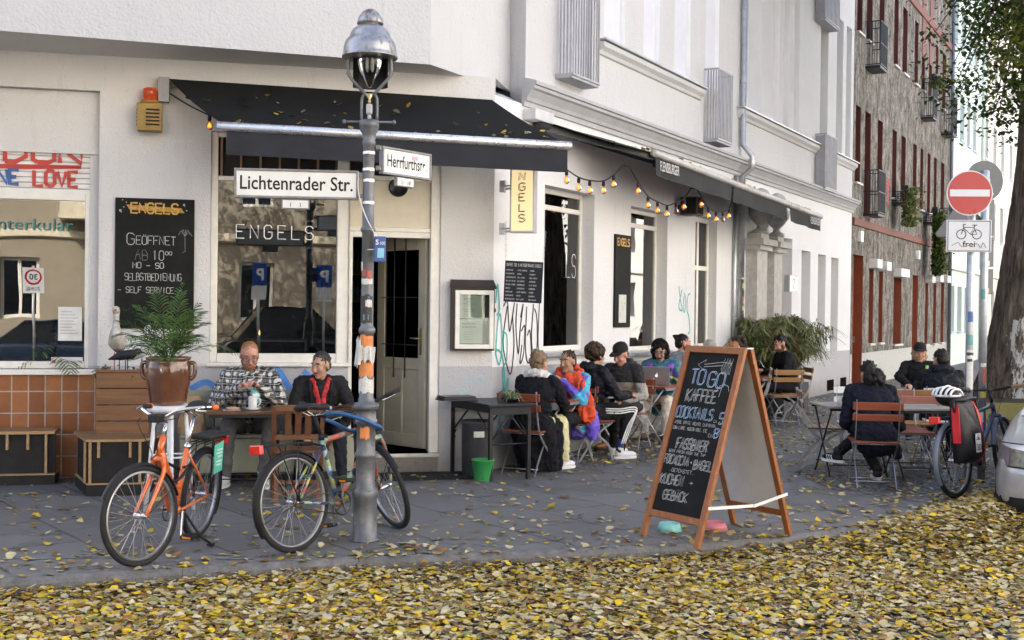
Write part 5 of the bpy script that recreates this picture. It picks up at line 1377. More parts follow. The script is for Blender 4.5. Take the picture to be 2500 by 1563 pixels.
def bicycle(label, loc, rz, lean, wb, r, paint, style, steer, rimm=None, bar='city', rack=True, fender=blackp, fork_paint=None):
    o = thing('bicycle', label, 'bicycle', loc); o.rotation_euler = (lean, 0, rz)
    A0 = V(0,0,r); BB = V(.44,0,.285); ax = V(-.31,0,.951)
    P0 = V(wb-.043,0,r-.014); crown = P0+ax*(r+.055); hb_ = P0+ax*(r+.075); ht = P0+ax*(r+.21 if style == 'step' else r+.19); st_top = P0+ax*(r+.30)
    Ms = T(P0) @ Matrix.Rotation(steer, 4, ax) @ T(-P0)
    wheel(o, T(A0), r, rim=rimm); wheel(o, Ms @ T(wb,0,r), r, rim=rimm)
    sd = V(-.26,0,.966); seat_top = BB+sd*(.50 if style == 'diamond' else .44); saddle = BB+sd*.70
    g = MB()
    if style == 'diamond':
        g.tube([BB, seat_top], .017, 12); g.tube([seat_top-sd*.03, hb_+(ht-hb_)*.75], .019, 12); g.tube([BB, hb_+(ht-hb_)*.2], .023, 12)
    else:
        g.tube([BB, seat_top], .019, 12); g.tube(spline([BB+V(.02,0,.02), V(.55,0,.35), hb_+(ht-hb_)*.25], 6), .030, 14); g.tube(spline([BB+sd*.16, V(.52,0,.48), hb_+(ht-hb_)*.5], 5), .015, 10)
    for s in (-1,1):
        g.tube([BB+V(-.03,s*.035,0), A0+V(0,s*.06,0)], .010, 8); g.tube([seat_top-sd*.05+V(0,s*.018,0), A0+V(0,s*.06,0)], .0085, 8)
    g.tube([hb_, ht], .022, 14); g.lathe([(.026,-.04),(.026,.04)], 14, 0, T(BB) @ RX(rad(90)))
    g.build('frame', paint, o)
    g = MB(Ms)
    for s in (-1,1): g.tube(spline([crown+V(0,s*.045,0), crown+V(.01,s*.05,-.1), V(wb,s*.055,r)], 5), [.017]*3+[.016]*3+[.015]*2+[.012]*3, 10)
    g.tube([crown+V(0,-.055,0), crown+V(0,.055,0)], .019, 10); g.tube([crown, hb_], .018, 10); g.build('fork', fork_paint or paint, o)
    g = MB(Ms); g.tube([ht, st_top], .013, 10)
    if bar == 'city':
        c = st_top+V(.05,0,.03); g.tube([st_top, c], .014, 8)
        path = [c+V(-.20,-.30,.07), c+V(-.10,-.28,.075), c+V(.0,-.16,.06), c+V(.01,0,.0), c+V(0,.16,.06), c+V(-.10,.28,.075), c+V(-.20,.30,.07)]
        gp = [(path[0], path[0]+(path[1]-path[0])*.95+V(-.02,0,0)), (path[6], path[6]+(path[5]-path[6])*.95)]
    else:
        c = st_top+V(.07,0,.02); g.tube([st_top, c], .018, 8)
        path = [c+V(-.05,-.32,.02), c+V(-.02,-.16,.01), c+V(0,-.05,0), c+V(0,.05,0), c+V(-.02,.16,.01), c+V(-.05,.32,.02)]
        gp = [(path[0], path[0].lerp(path[1],.75)), (path[5], path[5].lerp(path[4],.75))]
    g.tube(spline(path,5), .012, 10)
    g.build('handlebar', chrome if bar == 'city' else blackp, o)
    for a, b in gp:
        g = MB(Ms); g.tube([a, b], .0175, 12); g.build('grip', M('rubber_grip',(.03,.028,.027),.8) if bar != 'cork' else M('cork_grip',(.28,.18,.10),.9,var=.3,scale=40), o)
        g = MB(Ms); e = b+(b-a).normalized()*.02; g.tube(spline([e, e+V(.05,0,-.015), e+(a-b)*.5+V(.06,0,-.02), e+(a-b)*.95+V(.055,0,-.02)],4), .005, 6); g.build('brake_lever', chrome, o)
    g = MB(Ms)
    for s in (-1,1): g.tube(spline([c+V(.02,s*.16,.01), c+V(.12,s*.08,-.03), c+V(.06,s*.03,-.2), crown+V(.06,0,0)],5), .003, 5)
    g.build('brake_cable', wire_m, o)
    # saddle
    Sx = T(saddle+sd*.02)
    g = MB(Sx); L = [(-.13,.075,.0),(-.10,.085,.012),(-.03,.07,.008),(.04,.035,-.002),(.10,.022,.0),(.145,.016,-.008)]
    vs = []; n = 10
    for x, w, z in L:
        for k in range(n):
            a = 2*math.pi*k/n; vs.append((x, w*math.cos(a), z+.028*math.sin(a)*(1 if math.sin(a) > 0 else .7)))
    g.add(vs, [(i*n+k,i*n+(k+1)%n,(i+1)*n+(k+1)%n,(i+1)*n+k) for i in range(5) for k in range(n)]+[tuple(range(n-1,-1,-1)),tuple(5*n+k for k in range(n))], 0, True); g.build('saddle', blackp2, o)
    g = MB()
    for s in (-1,1): g.tube([saddle+V(-.1,s*.03,0), saddle+V(-.03,s*.025,-.035), saddle+V(.06,s*.02,-.03), saddle+V(.11,s*.01,.0)], .0035, 6)
    g.build('saddle_rails', chrome, o)
    g = MB(); g.tube([seat_top-sd*.02, saddle-V(0,0,.03)], .0135, 10); g.lathe([(.022,-.02),(.022,.02)], 12, 0, T(seat_top)); g.build('seat_post', chrome if style == 'step' else blackp, o)
    # fenders
    if fender:
        for X, a0, a1 in ((T(A0), 30, 215), (Ms @ T(wb,0,r), 25, 165)):
            g = MB(X); R1 = r+.012; n = 22; vs = []
            for i in range(n+1):
                a = rad(a0+(a1-a0)*i/n)
                for y, q in ((-.027,-.012),(-.018,0),(0,.005),(.018,0),(.027,-.012)): vs.append(((R1+q)*math.cos(a), y, (R1+q)*math.sin(a)))
            g.add(vs, [(i*5+k,i*5+k+1,i*5+6+k,i*5+5+k) for i in range(n) for k in range(4)], 0, True)
            for s in (-1,1): g.tube([(0,s*.06,0), ((R1)*math.cos(rad(a1-15)),s*.026,R1*math.sin(rad(a1-15)))], .0025, 5)
            g.build('mudguard', fender, o)
    # drivetrain on the right side (-y)
    g = MB(); n = 30
    g.lathe([(.078,-.002),(.088,-.002),(.088,.002),(.078,.002),(.078,-.002)], 32, 0, T(BB+V(0,-.05,0)) @ RX(rad(90)), caps=False)
    for k in range(5): a = k*1.2566; g.bar(BB+V(0,-.05,0), BB+V(.08*math.cos(a),-.05,.08*math.sin(a)), .012, .003, up=(0,1,0))
    g.build('chainring', M('dark_steel',(.09,.085,.08),.4,.8), o)
    g = MB(); g.tube([BB+V(0,-.05,.084), A0+V(0,-.05,.036), A0+V(-.036,-.05,0), A0+V(0,-.05,-.036), BB+V(0,-.05,-.084)], .0042, 5); g.lathe([(.03,-.004),(.036,-.004),(.036,.004),(.03,.004)], 18, 0, T(A0+V(0,-.05,0)) @ RX(rad(90))); g.build('chain', chain_m, o)
    ca = rad(100)
    for s, a in ((-1, ca), (1, ca+math.pi)):
        e = BB+V(.17*math.cos(a), s*.075, .17*math.sin(a)); g = MB(); g.bar(BB+V(0,s*.06,0), e, .022, .014, up=(0,1,0)); ck = g.build('crank', chrome, o, bevel=.003)
        g = MB(); y0, y1 = sorted((s*.085, s*.175)); g.box(e.x-.045,e.x+.045,y0,y1,e.z-.012,e.z+.012); g.build('pedal', blackp, ck, bevel=.004)
        g = MB(); g.box(e.x-.047,e.x+.047,y0+.015,y1-.015,e.z-.007,e.z+.007); g.build('reflector', M('amber_reflector',(.55,.2,.02),.2), ck)
    if rack:
        zr = 2*r+.055; g = MB()
        for y in (-.06,-.02,.02,.06): g.tube([(.16,y,zr-.0),(-.26,y,zr+.005)], .005, 6)
        g.tube([(-.26,-.06,zr+.005),(-.28,0,zr+.005),(-.26,.06,zr+.005)], .006, 6)
        for s in (-1,1):
            g.tube([(0,s*.065,r+.01),(-.16,s*.062,zr)], .005, 6); g.tube([(0,s*.065,r+.01),(.02,s*.062,zr)], .005, 6)
        g.tube([(.16,-.02,zr),seat_top+V(0,-.015,-.06)], .005, 6); g.tube([(.16,.02,zr),seat_top+V(0,.015,-.06)], .005, 6)
        g.build('rack', blackp, o)
        g = MB(); g.box(-.325,-.285,-.05,.05,zr-.045,zr+.02); g.build('rear_light', redlens, o, bevel=.008)
    o['_'] = 0; del o['_']
    return o, Ms, dict(c=c, saddle=saddle, seat_top=seat_top, ht=ht, BB=BB)
orange = M('orange_bicycle_paint', (.62,.125,.02), .3, .1, var=.06, coat=.5)
b1, Ms1, q1 = bicycle('orange city bicycle with a turned front wheel standing by the kerb', (-2.27,8.60,0), rad(-98), rad(-5), .95, .328, orange, 'step', rad(-22), None, 'city')
g = MB(); g.tube([(.40,.05,.27),(.34,.16,.10),(.31,.225,.055)], .009, 8); g.box(.285,.335,.21,.25,.035,.055); g.build('kickstand', blackp, b1)
g = MB(); g.box(-.27,.12,-.075,.075,.735,.765); g.build('rack_pad', blackp2, b1, bevel=.01)
g = MB(); g.prism([(-.10,.50),(.05,.485),(.08,.70),(-.085,.72)], .003, 0, T(0,.10,0)); fl_ = g.build('flyer', M('mint_flyer',(.10,.50,.36),.6,var=.08), b1)
g = MB()
for i, (w, z) in enumerate(((.10,.655),(.11,.63),(.08,.605),(.10,.57),(.09,.545))): g.box(-.07,-.07+w,.1035,.105,z,z+.012)
g.build('print', M('flyer_print',(.6,.7,.66),.6), fl_)
g = MB(Ms1); g.box(q1['c'].x-.0,q1['c'].x+.07,-.05,.04,q1['c'].z-.02,q1['c'].z+.035); g.build('phone_holder', blackp, b1, bevel=.006)
for y in (-.30,.30):
    g = MB(Ms1); p = q1['c']+V(-.21,y,.07); g.tube([p, p+V(.05,0,.003)], .0185, 12); g.build('grip_end', M('orange_rubber',(.62,.14,.02),.6), b1)
g = MB(); g.tube(spline([(.36,-.03,.55),(.5,-.07,.6),(.62,-.05,.5),(.58,.06,.52),(.42,.05,.58),(.35,-.03,.56)],5), .011, 8); g.build('lock', blackp, b1)

def m_splatter():
    k = NT('paint_splattered_frame'); k.set(.4)
    vo = k.node('ShaderNodeTexVoronoi', feature='SMOOTH_F1'); vo.inputs['Scale'].default_value = 15; vo.inputs['Smoothness'].default_value = .3; k.link(k.obj, vo.inputs['Vector'])
    sp_ = k.node('ShaderNodeSeparateColor'); k.link(vo.outputs['Color'], sp_.inputs[0])
    c = k.ramp(sp_.outputs[0], [(.15,(.03,.03,.03)),(.3,(.03,.12,.42)),(.42,(.45,.48,.42)),(.54,(.10,.30,.12)),(.64,(.5,.42,.04)),(.74,(.04,.25,.38)),(.85,(.5,.08,.03)),(1.,(.12,.10,.09))])
    k.col(c); return k.mat
spl = m_splatter()
b2, Ms2, q2 = bicycle('colourfully spray painted bicycle chained to the lamp post', (-1.47,8.14,0), rad(55), rad(-5), 1.04, .345, spl, 'diamond', rad(66), None, 'flat')
g = MB(); g.tube(spline([V(.30,0,.74), V(.34,.05,.80)],3), .012, 8); 
bl = thing('cable_lock', 'thick blue cable lock looped round the lamp post and the painted bicycle', 'bike lock', (LX, LY, .82))
g = MB(); g.tube(spline([(-.30,-.12,.10),(-.18,-.14,.115),(-.02,-.125,.075),(.09,-.06,.02),(.10,.05,-.01),(0,.115,-.03),(-.12,.06,-.03),(-.22,-.08,.04),(-.28,-.13,.07)],6), .0145, 10); g.build('cable', M('blue_cable_sleeve',(.015,.085,.24),.35,var=.1), bl)
g = MB(); g.tube([(-.38,-.12,.095),(-.27,-.12,.10)], .02, 10); g.build('lock_head', blackp, bl)
darkb = M('dark_blue_bicycle_paint', (.015,.025,.06), .35, coat=.4)
b3, Ms3, q3 = bicycle('dark bicycle with cork grips and a red and black pannier leaning by the sign post', (4.11,10.90,0), rad(43), rad(-5), 1.06, .345, darkb, 'diamond', rad(10), None, 'cork', fender=M('grey_mudguard',(.12,.14,.18),.5))
g = MB(); 
pn = thing('pannier_bag', 'red and black roll-top pannier bag on the bicycle by the sign post', 'pannier', (4.11,10.90,0)); pn.rotation_euler = b3.rotation_euler
def rollbag(g, x0, x1, m):
    n = 12; k = max(3, int((x1-x0)/.03)); rows = []
    for i in range(n+1):
        t = i/n; z = .34+.56*t
        for j in range(k+1):
            x = x0+(x1-x0)*j/k; e = (x+.05)/.20; d = .17*(1-.82*max(0,(t-.55)/.45)**1.2)*min(1,.5+t*4)*(1-.55*abs(e)**4)
            rows.append((x*(1-.10*max(0,.4-t)), -.155-d*.72+.010*math.sin(t*11+x*25), z))
    w = k+1; vs = rows+[(x,-.12,z) for x,y,z in rows]; N = len(rows)
    fs = [(i*w+j,i*w+j+1,(i+1)*w+j+1,(i+1)*w+j) for i in range(n) for j in range(k)]
    fs += [(N+i*w+j,N+(i+1)*w+j,N+(i+1)*w+j+1,N+i*w+j+1) for i in range(n) for j in range(k)]
    for i in range(n): fs += [(i*w,(i+1)*w,N+(i+1)*w,N+i*w),(i*w+k,N+i*w+k,N+(i+1)*w+k,(i+1)*w+k)]
    for j in range(k): fs += [(j,N+j,N+j+1,j+1),(n*w+j,n*w+j+1,N+n*w+j+1,N+n*w+j)]
    g.add(vs, fs, m, True)
tarp_r = M('red_tarpaulin', (.50,.015,.018), .32, var=.1, scale=6, bump=.6, bscale=9); tarp_b = M('black_tarpaulin', (.014,.014,.016), .4, bump=.6, bscale=9)
g = MB(); rollbag(g, .05,.15,0); g.box(-.247,-.243,-.20,-.15,.60,.86); g.box(-.262,-.249,-.21,-.14,.52,.84); g.build('red_side', tarp_r, pn)
g = MB(); rollbag(g, -.248,.048, 0); g.build('black_front', tarp_b, pn)
g = MB(); g.tube([(-.26,-.17,.905),(.16,-.17,.905)], .02, 10); g.tube([(-.26,-.17,.905),(-.28,-.17,.85),(-.26,-.175,.80)], .012, 6); g.tube([(.16,-.17,.905),(.18,-.17,.85),(.16,-.175,.8)], .012, 6); g.build('roll_top', tarp_b, pn)
g = MB(); g.box(-.135,-.035,-.292,-.289,.43,.60,0)
flat_line(g, [(-.125,-.293,.545),(-.085,-.293,.59),(-.045,-.293,.545),(-.125,-.293,.545)], .004, 1); g.prism([(-.105,.55),(-.065,.55),(-.085,.575)], .001, 1, T(0,-.294,0)); stroke(g, '30', -.125, .455, .045, .075, .004, .3, 1, -.294)
g.build('label_patch', [M('reflective_grey',(.45,.45,.45),.5), blackp], pn)
hm = thing('bike_helmet', 'white and black vented bike helmet on top of the red pannier', 'helmet', (4.045,10.985,.93), rad(43))
g = MB(); g.ell((0,0,0), (.14,.10,.085), 0, 18, 10); g.build('shell', blackp, hm)
g = MB()
for y in (-.075,-.04,0,.04,.075):
    g.tube([(.138*math.cos(a)*math.cos(y*7), y*1.15+.0, .09*math.sin(a)*(1-abs(y)*3.5)+.006) for a in [math.pi*i/10 for i in range(11)]], .011, 6)
g.tube([(.142*math.cos(a), .104*math.sin(a), .01) for a in [2*math.pi*i/24 for i in range(24)]], .012, 6, closed=True); g.build('ribs', M('helmet_white',(.62,.63,.66),.35), hm)

# ------------------------------------------------------------------ benches and planter on the left
ply = wood('plywood_edge', (.30,.19,.09), (.42,.28,.14), .5); ply_top = wood('varnished_ply_top', (.12,.075,.04), (.20,.13,.07), .3, scale=.7)
blk_panel = M('black_stained_panel', (.020,.020,.021), .5, var=.3, scale=5)
cbn = thing('corner_bench', 'long black bench with a pale plywood edge along the tiled wall', 'bench', PA(-5.3, 0, .24), RA, 'black plywood benches')
g = MB(); g.box(-1.1,1.05,-.17,.18,.475,.505,0); g.box(-1.1,1.05,-.174,-.171,.476,.504,1); g.build('seat', [ply_top, ply], cbn)
g = MB(); g.box(-1.1,1.05,-.10,-.08,.10,.474); g.box(-1.1,1.05,-.14,.12,0,.09); g.build('body', blk_panel, cbn)
g = MB(); g.box(-1.1,1.05,-.16,.12,.092,.104)
for x in (-.6,.0,.62,.80,.96): g.box(x,x+.022,-.155,-.102,.106 if x > .9 else .33,.473)
g.build('rib', ply, cbn)
cb3 = thing('corner_bench', 'short angled black bench with plywood edges beside the wooden planter', 'bench', (-3.72,10.40,0), 0, 'black plywood benches')
fp_ = [(-.33,.62),(0,0),(.46,.10),(.52,.55),(.1,.75)]
def slab(g, poly, z0, z1, m=0):
    n = len(poly); g.add([(x,y,z0) for x,y in poly]+[(x,y,z1) for x,y in poly], [tuple(range(n-1,-1,-1)), tuple(range(n,2*n))]+[(i,(i+1)%n,n+(i+1)%n,n+i) for i in range(n)], m)
sc_ = lambda k: [(.1+(x-.1)*k, .38+(y-.38)*k) for x,y in fp_]
g = MB(); slab(g, sc_(1.03), .478, .508, 0); g.build('seat', ply_top, cb3)
g = MB(); slab(g, sc_(1.035), .480, .500, 0); slab(g, sc_(1.0), .10,.112)
for x in (.03,.10,.36,.44): g.bar((x,x*.217-.004,.115 if x in (.03,.44) else .34),(x,x*.217-.004,.476),.02,.02)
g.bar((-.03,.05,.115),(-.03,.05,.476),.02,.02); g.build('rib', ply, cb3)
g = MB(); slab(g, sc_(.93), .112, .477); slab(g, sc_(.985), 0, .098); g.build('body', blk_panel, cb3)
plk = wood('brown_planter_board', (.13,.058,.022), (.25,.12,.05), .55, scale=.7)
pb = thing('planter_box', 'brown plank planter box between the tiled wall and the palm', 'planter', (-3.62,11.2,0), RA-.05)
g = MB()
for i in range(7):
    z = .02+i*.15; g.box(-.24,.23,-.30,-.27,z,z+.143); g.box(.20,.23,-.268,.3,z,z+.143); g.box(-.24,-.21,-.268,.3,z,z+.143)
g.build('boards', plk, pb, bevel=.004)
g = MB(); g.box(-.209,.199,-.269,.3,.9,1.0); g.build('soil', M('potting_soil',(.03,.02,.013),.95,bump=1,bscale=40), pb)
g = MB(); g.box(-.25,.24,-.31,-.26,1.066,1.09); g.box(.19,.24,-.259,.3,1.066,1.09); g.box(-.25,-.20,-.259,.3,1.066,1.09); g.build('rim', plk, pb, bevel=.004)
# bird figures in the planter
def bird(label, loc, rz, s, body, legs, up=True):
    o = thing('bird_figurine', label, 'bird figurine', loc, rz, 'bird figurines in the planter')
    g = MB(); lh = .20*s
    if up:
        g.tube(spline([(-.14*s,0,lh+.02*s),(-.06*s,0,lh+.07*s),(.03*s,0,lh+.11*s),(.05*s,0,lh+.2*s),(.03*s,0,lh+.29*s),(.05*s,0,lh+.335*s),(.085*s,0,lh+.335*s)],5), [.006*s]+[.035*s]*4+[.058*s]*5+[.06*s]*5+[.05*s,.042*s,.034*s,.026*s,.022*s,.022*s]+[.024*s]*4+[.03*s]*4+[.022*s,.012*s], 12) if False else None
        P = spline([(-.16*s,0,lh-.0*s),(-.05*s,0,lh+.08*s),(.05*s,0,lh+.16*s),(.045*s,0,lh+.27*s),(.05*s,0,lh+.35*s),(.095*s,0,lh+.355*s)],5)
        rr = np.interp(np.linspace(0,5,len(P)), [0,.6,1.2,2,2.6,3.2,4,4.6,5], [.008,.05,.075,.055,.028,.022,.028,.032,.012])*s
        g.tube(P, list(rr), 12)
    else:
        P = spline([(-.2*s,0,lh+.0*s),(-.06*s,0,lh+.04*s),(.06*s,0,lh+.06*s),(.12*s,0,lh+.09*s),(.16*s,0,lh+.085*s)],5)
        rr = np.interp(np.linspace(0,4,len(P)), [0,1,2,2.5,3,3.6,4], [.006,.05,.05,.03,.032,.03,.012])*s
        g.tube(P, list(rr), 12)
    g.build('body', body, o)
    g = MB(); e = P[-1]; g.tube([e, e+V(.10*s,0,-.03*s)], [.010*s,.002*s], 8); g.build('beak', legs, o)
    for y in (-.02,.02):
        g = MB(); g.tube([(0,y*s,lh+.02*s),(.005,y*s,.0)], .005, 6); g.tube([(0,y*s,.004),(.05*s,y*s,.004)], .004, 6); g.build('leg', legs, o)
    return o
bw = M('weathered_white_figure', (.45,.42,.38), .7, var=.3, scale=20, c2=(.2,.17,.14), thr=.6); rl = M('red_beak', (.35,.06,.05), .5)
bird('tall white stork figurine standing in front of the chalkboard corner', (-3.66,11.0,1.0), rad(-80), 1.15, bw, rl)
bird('black low bird figurine at the planter front', (-3.56,10.96,1.0), rad(-10), .9, M('black_figure',(.025,.025,.03),.5), M('dark_beak',(.05,.04,.04),.5), False)
bird('white gull figurine beside the palm pot', (-3.46,11.1,1.0), rad(20), .85, M('clean_white_figure',(.55,.55,.56),.6), M('dark_beak',(.05,.04,.04),.5), True)

# ------------------------------------------------------------------ palm pot on a white stool
wst = M('chipped_white_enamel', (.62,.63,.64), .4, var=.1, scale=8, c2=(.3,.25,.2), thr=.69)
stl = thing('stool', 'white painted round stool carrying the potted palm', 'stool', (-2.80,9.75,0))
g = MB(); g.lathe([(0,.82),(.18,.82),(.19,.83),(.19,.86),(.18,.87),(0,.87)], 28); g.build('seat', wst, stl)
for a in (200, 290, 20, 110):
    c, s = math.cos(rad(a)), math.sin(rad(a)); g = MB(); g.tube([(c*.12,s*.12,.82),(c*.19,s*.19,0)], .017, 10); g.build('leg', wst, stl)
g = MB(); g.tube([(.15*math.cos(rad(a)),.15*math.sin(rad(a)),.45) for a in range(0,360,15)], .009, 6, closed=True); g.build('ring', wst, stl)
pot = thing('plant_pot', 'brown glazed two-handled crock on the white stool', 'plant pot', (-2.82,9.75,.871))
glz = M('brown_salt_glaze', (.115,.045,.022), .12, var=.25, scale=5, c2=(.06,.025,.015), thr=.6, coat=.8)
g = MB(); g.lathe([(0,0),(.135,0),(.145,.02),(.178,.2),(.186,.30),(.178,.35),(.17,.365),(.182,.38),(.182,.395),(.165,.395),(.16,.36),(.16,.33),(0,.33)], 36); g.build('vessel', glz, pot)
for s in (-1,1):
    g = MB(); g.tube(spline([(s*.178,0,.35),(s*.215,0,.335),(s*.215,0,.25),(s*.18,0,.21)],5), [.018]*16, 8); g.build('handle', glz, pot)
g = MB(); g.lathe([(0,.335),(.158,.335)], 24, caps=False); g.build('soil', M('potting_soil',(.03,.02,.013),.95,bump=1,bscale=40), pot)
# ------------------------------------------------------------------ wall bench, tables and wooden chair in front of the window
sage = M('sage_bench_paint', (.30,.31,.24), .55, var=.12, scale=6, c2=(.16,.16,.12), thr=.66)
wb_ = thing('bench', 'sage green slatted bench along the wall under the cafe window', 'bench', PA(-2.3, 0, .02), RA)
g = MB(); g.box(-.82,.82,-.52,-.40,.43,.46); g.box(-.82,.82,-.39,-.27,.43,.46); g.box(-.82,.82,-.26,-.14,.43,.46); g.build('seat', sage, wb_, bevel=.005)
g = MB(); g.box(-.82,.82,-.13,-.10,.50,.64); g.box(-.82,.82,-.11,-.08,.70,.86); g.build('backrest', sage, wb_, bevel=.005)
for x in (-.78,.0,.74):
    g = MB(); g.bar((x,-.48,0),(x,-.44,.43),.05,.05); g.bar((x,-.14,0),(x,-.075,.85),.05,.04); g.box(x-.02,x+.02,-.47,-.13,.36,.43); g.build('leg', sage, wb_)
g = MB(); g.box(-.82,.82,-.50,-.475,.10,.42); g.build('front_board', sage, wb_)
slatw = wood('brown_table_wood', (.075,.032,.016), (.14,.066,.034), .35, scale=.8)
blk_tube = M('black_steel_tube', (.02,.02,.022), .4, .4); grey_steel = M('galvanised_flat_steel', (.36,.38,.41), .35, .8, var=.15, scale=18)
redw = wood('red_brown_slat', (.16,.035,.015), (.26,.065,.028), .35); orw = wood('honey_slat', (.26,.12,.04), (.38,.20,.075), .4); greyw = wood('weathered_slat', (.22,.20,.18), (.34,.32,.29), .7); whw = M('white_slat', (.66,.66,.63), .45)
def fold_table(label, loc, rz, w, d, wd, metal, h=.74, group=None, slats=5):
    """table top w by d, crossed steel legs"""
    o = thing('folding_table', label, 'table', loc, rz, group)
    g = MB()
    for i in range(slats):
        y0 = -d/2+i*d/slats; g.box(-w/2,w/2,y0+.004,y0+d/slats-.004,h-.022,h)
    g.build('tabletop', wd, o, bevel=.003)
    g = MB(); g.box(-w/2+.03,w/2-.03,-d/2-.001,-d/2+.012,h-.05,h-.023); g.box(-w/2+.03,w/2-.03,d/2-.012,d/2+.001,h-.05,h-.023); g.build('apron', metal, o)
    for x in (-w/2+.06, w/2-.06):
        for s in (-1,1):
            g = MB(); g.tube([(x+.006*s,s*(d/2-.04),.0),(x+.006*s,-s*(d/2-.05),h-.03)], .0095, 8); g.build('leg', metal, o)
    g = MB()
    for s in (-1,1): g.tube([(-w/2+.06,s*(d/2-.09),.12),(w/2-.06,s*(d/2-.09),.12)], .007, 6)
    g.build('stretcher', metal, o)
    return o
fold_table('brown slatted folding table before the man in the checked shirt', (-2.44,10.93,0), RA-.03, .70, .55, slatw, blk_tube, .735)
fold_table('brown slatted folding table before the man in the dark coat', (-1.72,11.06,0), RA+.06, .68, .55, slatw, blk_tube, .745)
chw = wood('red_brown_chair_wood', (.10,.038,.017), (.18,.08,.036), .4, axis=2)
ch = thing('wooden_chair', 'brown wooden folding chair with a slatted back facing the cafe table', 'chair', (-1.86,10.35,0), RA-.02)
g = MB()
for s in (-1,1): g.bar((s*.205,-.20,.84),(s*.205,-.02,.40),.026,.036,up=(1,0,0)); g.bar((s*.205,-.02,.40),(s*.205,.20,.0),.026,.036,up=(1,0,0))
for s in (-1,1): g.bar((s*.18,.2,.44),(s*.18,-.22,.0),.026,.034,up=(1,0,0))
g.build('frame', chw, ch, bevel=.003)
g = MB(); g.bar((-.2,-.19,.82),(.2,-.19,.82),.03,.055); g.bar((-.2,-.085,.56),(.2,-.085,.56),.025,.045)
for x in (-.085,0,.085): g.bar((x,-.175,.80),(x,-.09,.57),.055,.012,up=(0,1,.4))
g.build('backrest', chw, ch, bevel=.003)
g = MB()
for i in range(5): g.box(-.2,.2,-.16+i*.078,-.095+i*.078,.43,.448)
g.build('seat', chw, ch, bevel=.003)
g = MB(); g.bar((-.2,.13,.14),(.2,.13,.14),.02,.03); g.bar((-.18,-.15,.1),(.18,-.15,.1),.02,.03); g.build('stretcher', chw, ch)
# things on the tables
china = M('white_china', (.68,.68,.66), .15, coat=.5)
zt_ = .7365
cu = thing('latte_glass', 'glass of milky coffee on a white saucer before the man in the checked shirt', 'coffee glass', (-2.37,10.88,zt_))
g = MB(); g.lathe([(0,.004),(.04,.004),(.075,.016),(.08,.018),(.042,0),(0,0)], 24); g.build('saucer', china, cu)
g = MB(); g.lathe([(0,.006),(.036,.006),(.040,.02),(.041,.125),(.038,.125),(.036,.115),(0,.115)], 20); g.build('glass', M('milky_coffee',(.55,.53,.50),.12,coat=.8), cu)
g = MB(); g.tube(spline([(.04,0,.11),(.065,0,.10),(.066,0,.06),(.041,0,.035)],4), .006, 6); g.build('handle', china, cu)
nk = thing('pastry', 'pale pastry on a napkin at the left of the coffee glass', 'pastry', (-2.56,10.87,zt_), .3)
g = MB(); g.ell((0,0,.014), (.055,.035,.016)); g.ell((.045,.02,.012), (.03,.022,.012)); g.build('dough', M('pastry_crust',(.45,.28,.16),.7,var=.3,scale=30), nk)
g = MB(); g.box(-.08,.08,-.055,.055,0,.002); g.build('napkin', china, nk)
mg = thing('mug', 'small black mug on the right hand cafe table', 'mug', (-1.93,10.93,.7465))
g = MB(); g.lathe([(0,0),(.036,0),(.038,.01),(.038,.07),(.034,.07),(.033,.01),(0,.01)], 20); g.build('cup', M('black_glaze',(.015,.015,.017),.2), mg)
g = MB(); g.tube(spline([(.038,0,.06),(.06,0,.05),(.06,0,.03),(.038,0,.015)],4), .005, 6); g.build('handle', M('black_glaze',(.015,.015,.017),.2), mg)
pm = thing('face_mask', 'folded white mask lying on the right hand cafe table', 'mask', (-1.72,10.93,.7465), .2)
g = MB(); vs = []
for i in range(9):
    x = -.09+.18*i/8; vs += [(x,-.04,.004),(x,.0,.012+.03*math.sin(math.pi*i/8)),(x,.04,.004)]
g.add(vs, [(i*3+k,i*3+k+1,i*3+4+k,i*3+3+k) for i in range(8) for k in range(2)], 0, True); g.build('cloth', M('mask_white',(.62,.62,.62),.8), pm)
cs = thing('menu_folder', 'dark brown leather menu folder lying right of the mask', 'menu folder', (-1.56,10.98,.7465), .1)
g = MB(); g.box(-.09,.09,-.07,.07,0,.02); g.bar((-.09,-.06,.02),(.09,-.04,.05),.1,.006); g.build('cover', M('brown_leather',(.05,.025,.015),.5), cs, bevel=.003)
bgp = thing('paper_bag', 'crumpled brown paper bag on the bench left of the man in the checked shirt', 'bag', PA(-3.02,.462,.34), .2)
g = MB(); R_ = random.Random(5); n = 12; vs = []
for j in range(7):
    t = j/6
    for k in range(n):
        a = 2*math.pi*k/n; rr = (1-.35*t**2)*(1+R_.uniform(-.08,.08)); vs.append((.13*rr*math.copysign(abs(math.cos(a))**.6,math.cos(a)), .08*rr*math.copysign(abs(math.sin(a))**.6,math.sin(a)), .36*t))
g.add(vs, [(j*n+k,j*n+(k+1)%n,(j+1)*n+(k+1)%n,(j+1)*n+k) for j in range(6) for k in range(n)]+[tuple(range(n-1,-1,-1)),tuple(6*n+k for k in range(n))]); g.build('sack', M('kraft_paper',(.34,.24,.14),.8,var=.15,bump=.6,bscale=12), bgp)

# ------------------------------------------------------------------ black table by the door with bin and bucket
bt = thing('folding_table', 'black trestle table beside the cafe door with menus on top', 'table', (-.20,11.56,0), math.atan2(.87,-.49))
